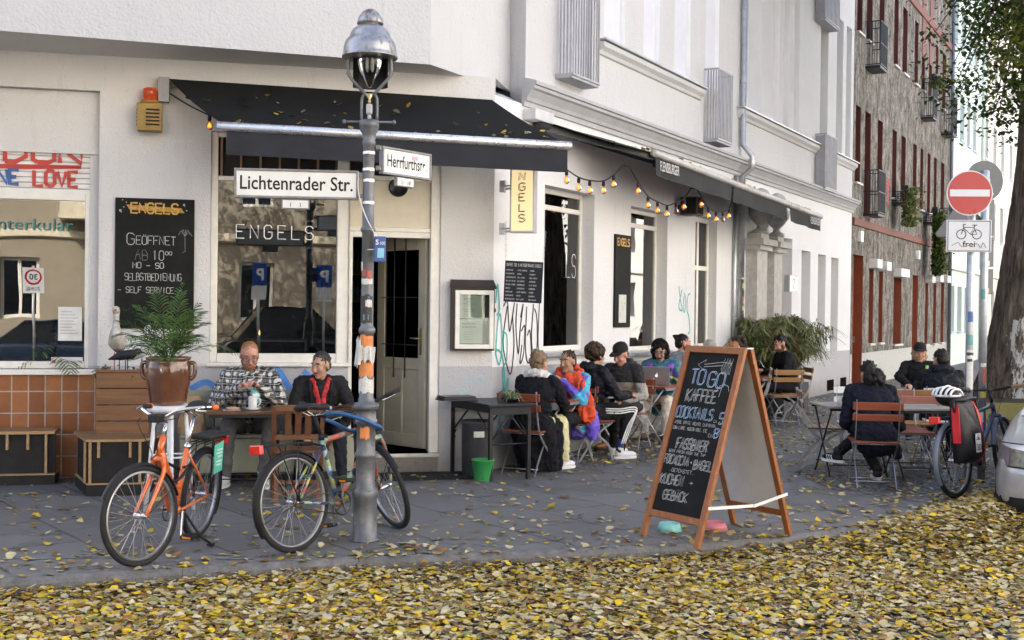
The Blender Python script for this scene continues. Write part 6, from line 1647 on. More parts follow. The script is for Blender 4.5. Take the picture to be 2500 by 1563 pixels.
# local x runs back-left along the long side, local -y towards the right
blk_t = M('black_table_top', (.022,.023,.027), .4, var=.3, scale=8)
g = MB(); g.box(-.04,.90,-.50,.04,.735,.76); g.build('tabletop', blk_t, bt, bevel=.004)
g = MB(); g.box(0,.86,-.46,-.44,.67,.733); g.box(0,.86,-.02,.0,.67,.733); g.box(0,.02,-.439,-.021,.65,.733); g.box(.84,.86,-.439,-.021,.67,.733); g.build('apron', blk_t, bt)
for x in (.015,.845):
    for y in (-.445,-.015): g = MB(); g.box(x-.018,x+.018,y-.018,y+.018,0,.668); g.build('leg', blk_tube, bt)
g = MB()
for x in (.015,.845): g.tube([(x,-.43,.36),(x,-.03,.36)], .008, 6); g.tube([(x,-.43,.40),(x,-.23,.655)], .01, 6); g.tube([(x,-.03,.40),(x,-.23,.655)], .01, 6)
for y in (-.43,-.03): g.tube([(.03,y,.45),(.32,y,.66)], .01, 6); g.tube([(.83,y,.45),(.54,y,.66)], .01, 6)
g.build('brace', blk_tube, bt)
tr_ = thing('tray', 'stack of black trays on the black trestle table', 'tray', (-.55,12.0,.7605), .4)
g = MB()
for i in range(3): g.box(-.19+.01*i,.19-.012*i,-.12,.12,.016*i+.001,.016*i+.014)
g.build('tray_stack', M('black_tray',(.018,.018,.02),.35), tr_, bevel=.004)
bwl = thing('planted_bowl', 'spider plant in a low black bowl on the black trestle table', 'potted plant', (.0,11.83,.7605))
g = MB(); g.lathe([(0,0),(.06,0),(.10,.035),(.105,.06),(.095,.06),(.085,.045),(0,.045)], 22); g.build('bowl', M('black_glaze',(.015,.015,.017),.2), bwl)
bin_ = thing('bin', 'dark grey round rubbish bin under the black trestle table', 'bin', (-.34,12.02,0))
g = MB(); g.lathe([(0,0),(.14,0),(.15,.02),(.158,.52),(.168,.53),(.168,.56),(.15,.56),(.145,.5),(0,.5)], 28); g.build('drum', M('grey_bin_plastic',(.055,.055,.06),.55,var=.2), bin_)
g = MB(); patch(g, .1575, -100, -60, .40, .46, 0); g.build('sticker', STK[0], bin_)
bk = thing('bucket', 'green plastic bucket beside the grey bin', 'bucket', (-.265,11.62,0))
g = MB(); g.lathe([(0,0),(.085,0),(.088,.01),(.108,.20),(.115,.205),(.115,.215),(.104,.215),(.085,.02),(0,.02)], 26); g.build('pail', M('green_plastic',(.03,.25,.065),.4,var=.08), bk)
g = MB(); g.tube([(.11*math.cos(a),.11*math.sin(a),.20-.07*math.sin(a)) for a in [math.pi*i/10 for i in range(11)]], .004, 6); g.build('handle', chrome, bk)

# ------------------------------------------------------------------ beer garden chairs and tables along the side street
def garden_chair(label, loc, rz, wd, metal, group='folding garden chairs of the cafe'):
    """local y is forward (the sitter looks to +y); flat steel S legs, slat seat and back"""
    o = thing('garden_chair', label, 'chair', loc, rz, group)
    for s in (-1,1):
        g = MB(); x = s*.20
        P = spline([(x,-.27,.86),(x,-.235,.62),(x,-.17,.44),(x,-.02,.30),(x,.14,.17),(x,.20,.0)],6)
        for a, b in zip(P, P[1:]): g.bar(a, b, .007, .026, up=(0,1,1))
        g.build('back_leg', metal, o)
        g = MB(); x = s*.182
        P = spline([(x,.20,.43),(x,.05,.34),(x,-.08,.22),(x,-.18,.10),(x,-.25,.0)],6)
        for a, b in zip(P, P[1:]): g.bar(a, b, .007, .026, up=(0,1,1))
        g.build('front_leg', metal, o)
    g = MB()
    for y, z in ((.185,.05),(-.20,.07),(.17,.425),(-.16,.425)): g.tube([(-.2,y,z),(.2,y,z)], .006, 6)
    g.tube([(-.19,.14,.415),(-.19,-.16,.415)], .006, 6); g.tube([(.19,.14,.415),(.19,-.16,.415)], .006, 6); g.build('stretcher', metal, o)
    g = MB()
    for i in range(6): g.box(-.215,.215,-.185+i*.068,-.125+i*.068,.436,.452)
    g.build('seat', wd, o, bevel=.003)
    g = MB(); g.bar((-.235,-.262,.80),(.235,-.262,.80),.018,.075,up=(0,-.12,1)); g.bar((-.235,-.240,.69),(.235,-.240,.69),.018,.065,up=(0,-.14,1)); g.build('backrest', wd, o, bevel=.003)
    return o
def fac(a): return a - rad(90)      # facing angle (world) to chair rz
ud = rad(61)                        # +u direction
def Bw(u, off): p = PB(u, 0, off); return (p.x, p.y, 0)
CH = [('red-brown slat chair of the woman in the long black coat', Bw(.02,.42), fac(ud+.1), redw),
      ('red-brown slat chair of the person in striped track trousers', (.88,13.40,0), fac(rad(32)), redw),
      ('red-brown slat chair of the woman with the orange-red scarf', Bw(1.02,.40), fac(ud+math.pi), redw),
      ('red-brown slat chair of the man in the black cap', Bw(2.66,.42), fac(ud+math.pi), redw),
      ('red-brown slat chair of the person with the laptop', Bw(3.98,.30), fac(rad(-105)), redw),
      ('red-brown slat chair of the man with the hair bun', Bw(4.48,.32), fac(rad(20)), redw),
      ('red-brown slat chair of the grey haired man', Bw(5.62,.36), fac(rad(10)), redw),
      ('red-brown slat chair of the woman with the ginger hair', Bw(6.3,.5), fac(rad(-40)), redw),
      ('red-brown slat chair of the person with short dark curls', Bw(6.48,.76), fac(rad(170)), redw),
      ('honey coloured slat chair standing empty in front of the bamboo', (4.06,17.75,0), fac(rad(100)), orw),
      ('honey coloured slat chair of the man looking at his phone', (4.33,18.3,0), fac(rad(185)), orw),
      ('red-brown slat chair with its back to the street under the woman in navy', (3.56,11.62,0), fac(rad(82)), redw),
      ('brown slat chair seen from the side at the left end of the grey table', (3.42,12.95,0), fac(rad(-8)), slatw),
      ('white slat chair behind the left part of the grey table', (3.95,13.45,0), fac(rad(-95)), whw),
      ('red-brown slat chair pushed under the right part of the grey table', (4.28,12.95,0), fac(rad(-92)), redw),
      ('honey coloured slat chair behind the red pannier', (4.60,13.55,0), fac(rad(92)), orw),
      ('faded red slat chair tipped against the table right of the woman in navy', (4.22,12.55,0), fac(rad(95)), wood('faded_red_slat',(.26,.09,.07),(.36,.15,.12),.6)),
      ('white slat chair of the man in the padded black jacket', (5.05,13.85,0), fac(rad(75)), whw),
      ('brown slat chair of the person in the black baseball cap', (5.6,16.3,0), fac(rad(-110)), slatw),
      ('red-brown slat chair beside the silver car under the tree', (5.55,13.3,0), fac(rad(150)), redw)]
first = {}
for lb, loc, rz, wd in CH:
    if wd.name not in first: first[wd.name] = garden_chair(lb, loc, rz, wd, grey_steel)
    else: dup(first[wd.name], loc, rz, lb)
TB = 'folding tables along the side street'
def btab(label, u0, u1, o0, o1, wd=redw): return fold_table(label, Bw((u0+u1)/2,(o0+o1)/2), RB, u1-u0, o1-o0, wd, grey_steel, .735, TB)
btab('small red-brown table between the black coat and the orange-red scarf', .33, .83, .10, .68); btab('red-brown table before the man in the black cap', 1.95, 2.5, .08, .62)
btab('red-brown table under the laptop', 3.12, 3.72, .12, .70); btab('red-brown table behind the A-board near the grey haired man', 6.0, 6.5, .5, 1.05)
fold_table('small dark table before the man looking at his phone', (4.0,18.5,0), RB, .55, .55, slatw, grey_steel, .735, TB)
fold_table('grey weathered table before the woman in navy', (3.58,12.45,0), rad(3), .72, .62, greyw, blk_tube, .735, TB)
fold_table('grey weathered table between the woman in navy and the pannier', (4.22,12.28,0), rad(6), .62, .60, greyw, blk_tube, .735, TB)
fold_table('grey weathered table before the man in the padded black jacket', (5.2,14.75,0), rad(0), .8, .6, greyw, grey_steel, .735, TB)
lp = thing('laptop', 'silver laptop open on the red-brown table', 'laptop', (1.90,15.05,.7355), rad(155))
lp.location = (Bw(3.42,.46)[0], Bw(3.42,.46)[1], .7355); lp.rotation_euler = (0,0,rad(-12))
alm = M('laptop_aluminium', (.36,.36,.38), .35, .7)
g = MB(); g.box(-.17,.17,0,.24,0,.014); g.build('base', alm, lp, bevel=.004)
g = MB(T(0,0,.012) @ RX(rad(12))); g.box(-.17,.17,-.008,0,0,.235); lid = g.build('lid', alm, lp, bevel=.004)
g = MB(T(0,0,.012) @ RX(rad(12))); g.ell((0,-.0085,.115), (.017,.0012,.018), 0, 14, 8); g.ell((.007,-.0085,.142), (.006,.0012,.009), 0, 8, 6); g.build('emblem', M('lit_emblem',(.9,.9,.9),.4,emit=(1,1,1),estr=.12), lid)
cu3 = thing('cup', 'white paper cup on the grey table left of the woman in navy', 'cup', (3.42,12.3,.7355)); g = MB(); g.lathe([(0,0),(.028,0),(.038,.09),(.036,.09),(.027,.01),(0,.01)], 18); g.build('beaker', china, cu3); g = MB(); g.lathe([(.0365,.075),(.040,.078),(.040,.084),(.037,.084)], 18, caps=False); g.build('rim', china, cu3)
# raised tree bed with timber edging
tb = thing('timber_planter', 'low timber edged planter with a mossy board round the big tree', 'planter', (6.9,16.6,0), rad(29-90+90-61+32))
moss = M('mossy_board', (.13,.12,.035), .8, var=.3, scale=6); dkb = wood('old_dark_board', (.05,.04,.03), (.10,.085,.07), .8)
g = MB(); g.box(-.7,1.9,-.9,-.85,.30,.52); g.build('board', moss, tb); g = MB(); g.box(-.7,1.9,-.88,-.84,0,.295); g.box(-.7,-.65,-.839,1.4,0,.5); g.build('edging', dkb, tb)
g = MB(); g.box(-.64,1.9,-.83,1.4,0,.42); g.build('soil', M('potting_soil',(.03,.02,.013),.95,bump=1,bscale=40), tb)

# ------------------------------------------------------------------ people
def noise_tex(name, size, hard=True, depth=2):
    t = bpy.data.textures.new(name, 'CLOUDS'); t.noise_scale = size; t.noise_depth = depth; t.noise_type = 'HARD_NOISE' if hard else 'SOFT_NOISE'; return t
FOLD = noise_tex('cloth_folds', .085, True, 1); FOLD2 = noise_tex('fine_folds', .035, True, 2); STRAND = noise_tex('hair_strands', .017, True, 2); FACE = noise_tex('skin_unevenness', .03, False, 1)
def displace(o, tex, k, mid=.5):
    d = o.modifiers.new('displace', 'DISPLACE'); d.texture = tex; d.texture_coords = 'LOCAL'; d.strength = k; d.mid_level = mid
def remeshed(g, name, mt, parent, vox, sm=4, fac_=.5):
    o = g.build(name, mt, parent)
    r = o.modifiers.new('remesh', 'REMESH'); r.mode = 'VOXEL'; r.voxel_size = vox; r.use_smooth_shade = True
    s = o.modifiers.new('smooth', 'SMOOTH'); s.factor = fac_; s.iterations = sm
    if name in ('jacket', 'trousers', 'scarf', 'hood', 'trouser_leg', 'shirt', 'jacket_hem', 'collar', 'shirt_collar'):
        displace(o, FOLD, -.030 if name != 'trousers' else -.024, .30); displace(o, FOLD2, -.010, .3)
    elif name in ('hair', 'beard', 'moustache'): displace(o, STRAND, .016 if name == 'hair' else .008, .5)
    elif name == 'body': displace(o, FACE, .004, .5)
    elif name == 'fluffy_collar': displace(o, STRAND, .03, .5)
    return o
def skinm(name, c): 
    m_ = M(name, c, .5, var=.08, scale=20, bump=.05, bscale=200); return m_
SK = skinm('fair_skin', (.46,.25,.18)); SK2 = skinm('light_skin', (.42,.24,.165)); SK3 = skinm('tan_skin', (.34,.19,.12)); SKR = skinm('flushed_skin', (.50,.25,.185))
def cloth_m(name, c, rough=.85, var=.2, scale=7, bump=.5, c2=None, thr=.6): return M(name, c, rough, var=var, scale=scale, bump=bump, bscale=16, c2=c2, thr=thr, spec=.18)
lipm = M('lips', (.36,.12,.10), .45); eyew = M('eye_white', (.34,.30,.27), .3); eyed = M('eye_iris', (.03,.02,.015), .15)
def cone(g, a, b, ra, rb, n=12):
    """a closed tapered limb with rounded ends"""
    a = Vector(a); b = Vector(b); d = (b-a); L = d.length
    if L < 1e-5: return
    d.normalize(); P = []; R_ = []
    for t in (-.9,-.5,0): P.append(a+d*ra*t); R_.append(ra*math.sqrt(max(.02,1-t*t)))
    P.append(a.lerp(b,.5)); R_.append((ra+rb)/2*1.02)
    for t in (0,.5,.9): P.append(b+d*rb*t); R_.append(rb*math.sqrt(max(.02,1-t*t)))
    g.tube(P, R_, n)
def person(label, loc, face, hz=.53, lean=8, head=(0,0), tilt=0, knees=((.42,.11,.52),(.42,-.11,.52)), ankles=((.42,.11,.09),(.42,-.11,.09)), toes=(0,0), elb=((.08,.27,.30),(.08,-.27,.30)), wr=((.30,.14,.24),(.30,-.14,.24)),
           skin=None, top=None, bottom=None, shoe=None, hair=None, hstyle='short', s=1., bulk=0., belly=0., curl=.8, top_len=.10, extra_top=None, eyes=True, sleeve=True, group='people at the cafe', trim=None, hands=(1,1), sh_w=.185, vox=.011):
    """x forward, y left, z up from the ground under the hips; elbow and wrist heights are above the hips along the leaning torso"""
    skin = skin or SK
    o = thing('person', label, 'person', loc, rad(face), group); o.scale = (s,s,s)
    hip = V(0,0,hz); th = rad(lean); t = V(math.sin(th),0,math.cos(th)); f = V(math.cos(th),0,-math.sin(th))
    Mt = T(hip) @ RY(th)                     # torso frame
    nb = hip+t*.475; nd = (t+V(0,0,.6)+f*.22).normalized(); hc = nb+nd*.150
    Mh = T(hc) @ RZ(rad(head[0])) @ RY(rad(head[1])) @ RX(rad(tilt))
    sh = [hip+t*.445+V(0,q*sh_w,0) for q in (1,-1)]
    el = [Mt @ V(*e) for e in elb]; wt = [Mt @ V(*w) for w in wr]
    hj = [hip+V(0,q*.09,-.02) for q in (1,-1)]; kn = [V(*k) for k in knees]; an = [V(*a) for a in ankles]
    def torso(g, k, b=0.):
        for c, r in (((0,0,.0),(.125,.17,.125)),((-.005+belly*.4,0,.16),(.112+belly,.150+belly*.6,.16)),((-.005,0,.33),(.115+bulk,.175+bulk,.165)),((-.01,0,.43),(.085+bulk*.5,.16+bulk*.5,.075))):
            g.ell(c, tuple(x*k+b for x in r), 0, 18, 12, Mt)
    def arms(g, b=0.):
        for i in (0,1): cone(g, sh[i], el[i], .052+b, .041+b); cone(g, el[i], wt[i], .041+b, .028+b*.9)
    def legs(g, b=0.):
        for i in (0,1): cone(g, hj[i], kn[i], .088+b, .058+b); cone(g, kn[i], an[i], .056+b, .036+b)
    # one continuous body: trunk, limbs, neck, head, hands
    g = MB(); torso(g, .9); arms(g, -.004); legs(g, -.006)
    cone(g, nb-nd*.05, hc-nd*.02, .056, .05)
    g.ell((-.008,0,.035), (.098,.076,.092), 0, 18, 14, Mh); g.ell((.028,0,-.045), (.060,.056,.072), 0, 14, 10, Mh); g.ell((.058,0,-.095), (.026,.028,.022), 0, 10, 8, Mh); g.ell((.045,0,.0), (.05,.06,.05), 0, 12, 8, Mh)
    Gh = MB(Mh); Gh.tube([(.088,0,.015),(.108,0,-.02),(.116,0,-.034)], [.009,.012,.015], 8); Gh.ell((.104,0,-.038),(.014,.019,.010)); g.add(Gh.v, Gh.f)
    for q in (1,-1):
        g.ell((-.005,q*.078,-.008), (.020,.010,.032), 0, 8, 6, Mh); g.ell((.072,q*.034,.036), (.022,.026,.008), 0, 8, 6, Mh); g.ell((.062,q*.042,-.03), (.028,.022,.024), 0, 8, 6, Mh)
    for i in (0,1):
        if not hands[i]: continue
        d = (wt[i]-el[i]).normalized(); q = 1 if i == 0 else -1
        side = d.cross(V(0,0,1)); side = side.normalized() if side.length > .1 else V(0,1,0)
        dn = side.cross(d).normalized()*(-1 if side.cross(d).z > 0 else 1)
        Mp = Matrix((d, side, -dn)).transposed().to_4x4(); Mp.translation = wt[i]
        g.ell((.045,0,0), (.052,.038,.016), 0, 12, 8, Mp)
        Gf = MB(Mp)
        for k, (y, L) in enumerate(((-.028,.062),(-.010,.072),(.010,.068),(.027,.054))):
            c = curl*(1+.12*k); Gf.tube([(.07,y,0),(.092,y*1.1,-.004),(.092+L*.42*math.cos(c*.7),y*1.12,-.004-L*.42*math.sin(c*.7)),(.092+L*.42*math.cos(c*.7)+L*.5*math.cos(c*1.6),y*1.08,-.004-L*.42*math.sin(c*.7)-L*.5*math.sin(c*1.6))], [.0105,.010,.009,.0075], 8)
        Gf.tube([(.015,-q*.02,-.004),(.045,-q*.048,-.016),(.075,-q*.050,-.032)], [.014,.012,.009], 8)
        g.add(Gf.v, Gf.f)
    remeshed(g, 'body', skin, o, .0075, 3)
    if top:
        g = MB(); torso(g, 1.07, .006); arms(g, .017)
        cone(g, hip+t*.40, hip+t*.465, .10, .075)
        for i in (0,1): cone(g, nb+nd*.01, sh[i]+t*.005, .055, .062)
        R0 = random.Random(int(abs(face)*7+len(label)))
        for i in (0,1):      # soft folds on sleeves and body
            for w_ in (.25,.5,.75,.95): c_ = sh[i].lerp(el[i], w_); g.ell(c_, (.066,.066,.018), 0, 10, 6)
            for w_ in (.2,.45,.7): c_ = el[i].lerp(wt[i], w_); g.ell(c_, (.055,.055,.016), 0, 10, 6)
        for w_ in (.06,.15,.25): g.ell((R0.uniform(-.01,.02),0,w_), (.125+belly+bulk*.3,.172+bulk*.6+belly*.5,.022), 0, 16, 6, Mt @ RX(R0.uniform(-.25,.25)))
        for c in range(3): g.ell((-.01+.0,0,-.02-top_len*c/2), (.135+.006*c,.182+.008*c,.09), 0, 16, 10, Mt)
        if extra_top: extra_top(g, Mt, hip, kn, an)
        remeshed(g, 'jacket', top, o, vox, 3)
    if bottom:
        g = MB(); legs(g, .013); g.ell((0,0,-.01), (.14,.185,.125), 0, 16, 10, Mt)
        remeshed(g, 'trousers', bottom, o, vox, 3)
    if shoe:
        for i in (0,1):
            a = an[i]; Ms = T(a) @ RZ(rad(toes[i]))
            g = MB(Ms); g.ell((.075,0,-.045),(.125,.046,.040)); g.ell((-.005,0,-.035),(.055,.044,.048)); cone(g, (0,0,.03),(0,0,-.03),.045,.045)
            so_ = remeshed(g, 'shoe', shoe[0], o, .008, 3)
            g = MB(Ms); g.lathe([(0,-.092),(.97,-.092),(1,-.085),(1,-.066),(0,-.066)], 20, 0, T(.062,0,0), sx=.142, sy=.050, smooth=False); g.build('sole', shoe[1], so_)
            if len(shoe) > 2:
                g = MB(Ms)
                for k in range(3):
                    for q in (-1,1): g.tube([(.03+k*.03,q*.043,-.075),(.055+k*.027,q*.036,-.02)], .006, 6)
                g.build('shoe_stripes', shoe[2], so_)
    if eyes:
        for q in (1,-1):
            g = MB(Mh); g.ell((.0825,q*.033,.012), (.011,.0125,.0055)); e_ = g.build('eye', eyew, o)
            g = MB(Mh); g.ell((.0915,q*.033,.012), (.004,.0062,.0056)); g.build('iris', eyed, e_)
            if hair:
                g = MB(Mh); g.tube([(.096,q*.014,.033),(.096,q*.034,.040),(.082,q*.054,.034)], [.0045,.005,.003], 6); g.build('eyebrow', hair, o)
        g = MB(Mh); g.ell((.088,0,-.068), (.010,.024,.0055)); g.ell((.086,0,-.075), (.010,.019,.005)); g.build('lips', lipm, o)
    R = random.Random(len(label))
    def clumps(g, n, c, r, sz, zmin=-9, xmax=9):
        for _ in range(n):
            v = V(R.gauss(0,1),R.gauss(0,1),R.gauss(0,1)).normalized()
            p = (c[0]+v.x*r[0], c[1]+v.y*r[1], c[2]+v.z*r[2])
            if p[2] < zmin or p[0] > xmax: continue
            k = R.uniform(.7,1.2)*sz; g.ell(p, (k,k,k*1.1), 0, 7, 5, Mh)
    if hair and hstyle:
        g = MB()
        cap = lambda: (g.ell((-.014,0,.047), (.100,.081,.090), 0, 18, 12, Mh), g.ell((-.05,0,.0), (.06,.076,.07), 0, 14, 10, Mh))
        if hstyle == 'short': cap(); clumps(g, 40, (-.016,0,.05), (.093,.076,.084), .013, .05, .07)
        elif hstyle == 'crop': g.ell((-.013,0,.046), (.098,.079,.088), 0, 18, 12, Mh); g.ell((-.05,0,.0), (.054,.074,.06), 0, 14, 10, Mh)
        elif hstyle == 'quiff': cap(); clumps(g, 60, (-.012,0,.06), (.092,.074,.078), .018, .06, .085)
        elif hstyle == 'bun': cap(); g.ell((-.10,0,.085), (.038,.036,.036), 0, 12, 8, Mh); clumps(g, 14, (-.10,0,.085), (.035,.035,.035), .014)
        elif hstyle == 'curly': cap(); clumps(g, 110, (-.03,0,.045), (.105,.10,.10), .026, -.07, .065)
        elif hstyle == 'puff': cap(); g.ell((-.125,.01,-.10), (.072,.085,.085), 0, 14, 10, Mh); clumps(g, 150, (-.125,.01,-.10), (.085,.098,.095), .02); clumps(g, 40, (-.02,0,.056), (.095,.083,.086), .014, .03, .06)
        elif hstyle == 'long': cap(); clumps(g, 60, (-.045,0,-.02), (.085,.088,.11), .03, -.13, .03); clumps(g, 30, (-.02,0,.06), (.09,.08,.085), .016, .03, .06)
        elif hstyle == 'updo': cap(); clumps(g, 50, (-.05,0,.06), (.09,.085,.08), .024, -.02, .03); clumps(g, 18, (-.08,0,.11), (.05,.05,.04), .02); g.ell((-.05,0,-.02), (.06,.075,.07), 0, 12, 8, Mh)
        elif hstyle == 'tail': cap(); g.tube([Mh @ V(-.09,0,.0), Mh @ V(-.13,0,-.05), Mh @ V(-.12,0,-.14), Mh @ V(-.10,0,-.2)], [.03,.035,.028,.01], 8); clumps(g, 30, (-.022,0,.056), (.092,.081,.085), .014, .02, .06)
        remeshed(g, 'hair', hair, o, .008, 2)
    return o, dict(Mt=Mt, Mh=Mh, hip=hip, t=t, f=f, nb=nb, hc=hc, wr=wt, el=el, kn=kn, an=an, sh=sh)
def beard(o, q, m_, full=1.):
    g = MB()
    if full > .5:
        g.ell((.03,0,-.083),(.062,.061,.046),0,14,10,q['Mh']); g.ell((.048,0,-.108),(.036,.036,.03),0,12,8,q['Mh'])
        for s in (-1,1): g.ell((.012,s*.058,-.04),(.032,.016,.045),0,10,8,q['Mh'])
    for s in (-1,1): g.ell((.094,s*.016,-.056),(.012,.020,.007),0,10,6,q['Mh'])
    remeshed(g, 'beard' if full > .5 else 'moustache', m_, o, .006, 1)
def glasses(o, q, m_, sun=False, up=0.):
    g = MB(q['Mh'])
    for s in (-1,1):
        g.tube([(.108,s*.036+.027*math.cos(a),.010+up+.022*math.sin(a)) for a in [2*math.pi*i/16 for i in range(16)]], .0024, 5, closed=True)
        g.tube([(.106,s*.062,.014+up),(.0,s*.083,.016+up)], .0022, 5)
    g.tube([(.108,-.010,.014+up),(.112,0,.017+up),(.108,.010,.014+up)], .0022, 5)
    g.build('glasses', m_, o)
def cap(o, q, m_, back=False):
    g = MB(q['Mh']); n = 18
    g.lathe([(.0,.155),(.04,.152),(.075,.135),(.094,.10),(.099,.06),(.098,.045)], 20, 0, T(-.012,0,0) , sx=1.06, sy=.88)
    vs = []
    for i in range(9):
        a = rad(-62+124*i/8); vs += [(.085*math.cos(a)+.005,.085*math.sin(a),.062),(.085*math.cos(a)+.085*math.cos(a)**.6 if math.cos(a) > 0 else .0, .092*math.sin(a),.045),]
    g.add(vs+[(x,y,z-.006) for x,y,z in vs], [(2*i,2*i+1,2*i+3,2*i+2) for i in range(8)]+[(18+2*i,20+2*i,21+2*i,19+2*i) for i in range(8)]+[(2*i+1,18+2*i+1,18+2*i+3,2*i+3) for i in range(8)], 0, True)
    g.build('cap', m_, o)
def collar(o, q, m_, name='collar', r=.082, h=.05, th=.02, up=0., loose=0.):
    Mt = q['Mt']; g = MB(Mt)
    for k in range(2 if loose else 1):
        g.tube([((r+.012*k)*math.cos(a)-.0+.02*math.sin(a*1.5+k), (r*1.15+.015*k)*math.sin(a), .475+up+k*.04+.018*math.cos(a)*(-1)) for a in [2*math.pi*i/20 for i in range(20)]], th, 8, closed=True)
    return remeshed(g, name, m_, o, .009, 2)
def hood_down(o, q, m_, name='hood'):
    g = MB(q['Mt']); g.ell((-.11,0,.47),(.075,.13,.07)); g.ell((-.085,.07,.50),(.05,.055,.05)); g.ell((-.085,-.07,.50),(.05,.055,.05)); g.ell((-.02,.105,.475),(.07,.035,.04)); g.ell((-.02,-.105,.475),(.07,.035,.04)); return remeshed(g, name, m_, o, .01, 3)
def child(o, name, m_, fn, M0=None, vox=None):
    g = MB(M0); fn(g); return remeshed(g, name, m_, o, vox, 2) if vox else g.build(name, m_, o)

def m_plaid():
    k = NT('black_white_checked_flannel'); k.set(.9)
    v = k.node('ShaderNodeVectorMath', operation='ADD'); nz = k.node('ShaderNodeTexNoise'); nz.inputs['Scale'].default_value = 7; nz.inputs['Detail'].default_value = 2; k.link(k.obj, nz.inputs['Vector'])
    sc = k.node('ShaderNodeVectorMath', operation='SCALE'); sc.inputs['Scale'].default_value = .07; k.link(nz.outputs['Color'], sc.inputs[0]); k.link(k.obj, v.inputs[0]); k.link(sc.outputs[0], v.inputs[1])
    sp_ = k.node('ShaderNodeSeparateXYZ'); k.link(v.outputs[0], sp_.inputs[0])
    def band(s_, f, w): return k.math('LESS_THAN', k.math('FRACT', k.math('MULTIPLY', s_, f)), w)
    ax = k.math('ADD', sp_.outputs['Y'], k.math('MULTIPLY', sp_.outputs['X'], .8))
    a = band(ax, 16, .46); b = band(sp_.outputs['Z'], 16, .46)
    thin = k.math('MAXIMUM', k.math('LESS_THAN', k.math('ABSOLUTE', k.math('SUBTRACT', k.math('FRACT', k.math('MULTIPLY', ax, 17.)), .7)), .05), k.math('LESS_THAN', k.math('ABSOLUTE', k.math('SUBTRACT', k.math('FRACT', k.math('MULTIPLY', sp_.outputs['Z'], 17.)), .7)), .05))
    sm = k.math('MULTIPLY', k.math('ADD', a, b), .5)
    c = k.ramp(sm, [(.0,(.013,.013,.014)),(.5,(.10,.10,.10)),(1.,(.58,.57,.54))])
    c = k.mix(k.math('MULTIPLY', thin, .7), c, (.5,.49,.47))
    k.col(c); k.bump(k.noise(14,3), .5, .02); return k.mat
denim_g = cloth_m('grey_denim', (.095,.095,.10)); blk_c = cloth_m('black_cloth', (.012,.012,.014)); navy_c = cloth_m('navy_cloth', (.013,.017,.032)); navy_d = cloth_m('dark_navy_padded', (.007,.008,.013), .6)
white_sh = M('white_trainer', (.62,.62,.64), .5, var=.08); white_so = M('white_sole', (.66,.66,.64), .5); blk_sh = M('black_shoe', (.015,.015,.016), .45); blk_so = M('dark_sole', (.03,.03,.03), .7)
h_blond = M('reddish_blond_hair', (.26,.13,.05), .6, var=.35, scale=60); h_grey = M('dark_grey_hair', (.035,.032,.030), .55, var=.5, scale=70, c2=(.11,.11,.105), thr=.62); h_dkblond = M('dark_blond_hair', (.17,.105,.055), .55, var=.4, scale=60, c2=(.36,.26,.15), thr=.6)
h_black = M('black_hair', (.010,.008,.007), .45, var=.4, scale=70); h_brown = M('dark_brown_hair', (.035,.020,.012), .5, var=.4, scale=70); h_silver = M('silver_hair', (.26,.26,.255), .55, var=.35, scale=70); h_ginger = M('ginger_hair', (.33,.15,.06), .55, var=.35, scale=60); h_beard = M('brown_beard', (.11,.055,.028), .7, var=.4, scale=80)
wire = M('glasses_wire', (.10,.08,.07), .3, .7)

# 1 man in the checked shirt on the bench
a1 = 180+13+90+0
p, q = person('man in a black and white checked shirt opening a small turquoise packet on the bench', PA(-2.48,0,.34), -79, .53, 14, (8,20), 0, ((.44,.20,.56),(.45,-.16,.56)), ((.46,.13,.10),(.40,-.19,.10)), (10,-15), ((.13,.30,.20),(.12,-.31,.20)), ((.29,.085,.43),(.29,-.08,.42)), SKR, m_plaid(), denim_g, (white_sh, white_so), h_blond, 'crop', 1.07, .03, .045, 1.2, .13)
beard(p, q, M('ginger_beard', (.24,.11,.05), .7, var=.4, scale=80)); glasses(p, q, wire); collar(p, q, q and bpy.data.materials['black_white_checked_flannel'], 'shirt_collar', .085, .04, .024)
pk = thing('snack_packet', 'small turquoise foil packet in the hands of the man in the checked shirt', 'packet', PA(-2.43,.84,.735), RA+.2)
g = MB(); R_ = random.Random(4); vs = []
for j in range(6):
    for i in range(5):
        x = -.05+.1*i/4; z = -.06+.15*j/5; b_ = .018*math.sin(math.pi*i/4)*math.sin(math.pi*j/5); vs += [(x*(1-.25*(j/5)),-b_-.001+R_.uniform(-.004,.004),z)]
vs2 = [(x,-y+.002,z) for x,y,z in vs]
fs = [(j*5+i,j*5+i+1,j*5+6+i,j*5+5+i) for j in range(5) for i in range(4)]
g.add(vs, fs, 0, True); g.add(vs2, [f_[::-1] for f_ in fs], 0, True); g.build('foil', M('turquoise_foil',(.13,.42,.45),.3,.2,var=.2,scale=25), pk)
g = MB(); g.box(-.03,.03,-.024,-.021,0,.03); g.build('print', china, pk)
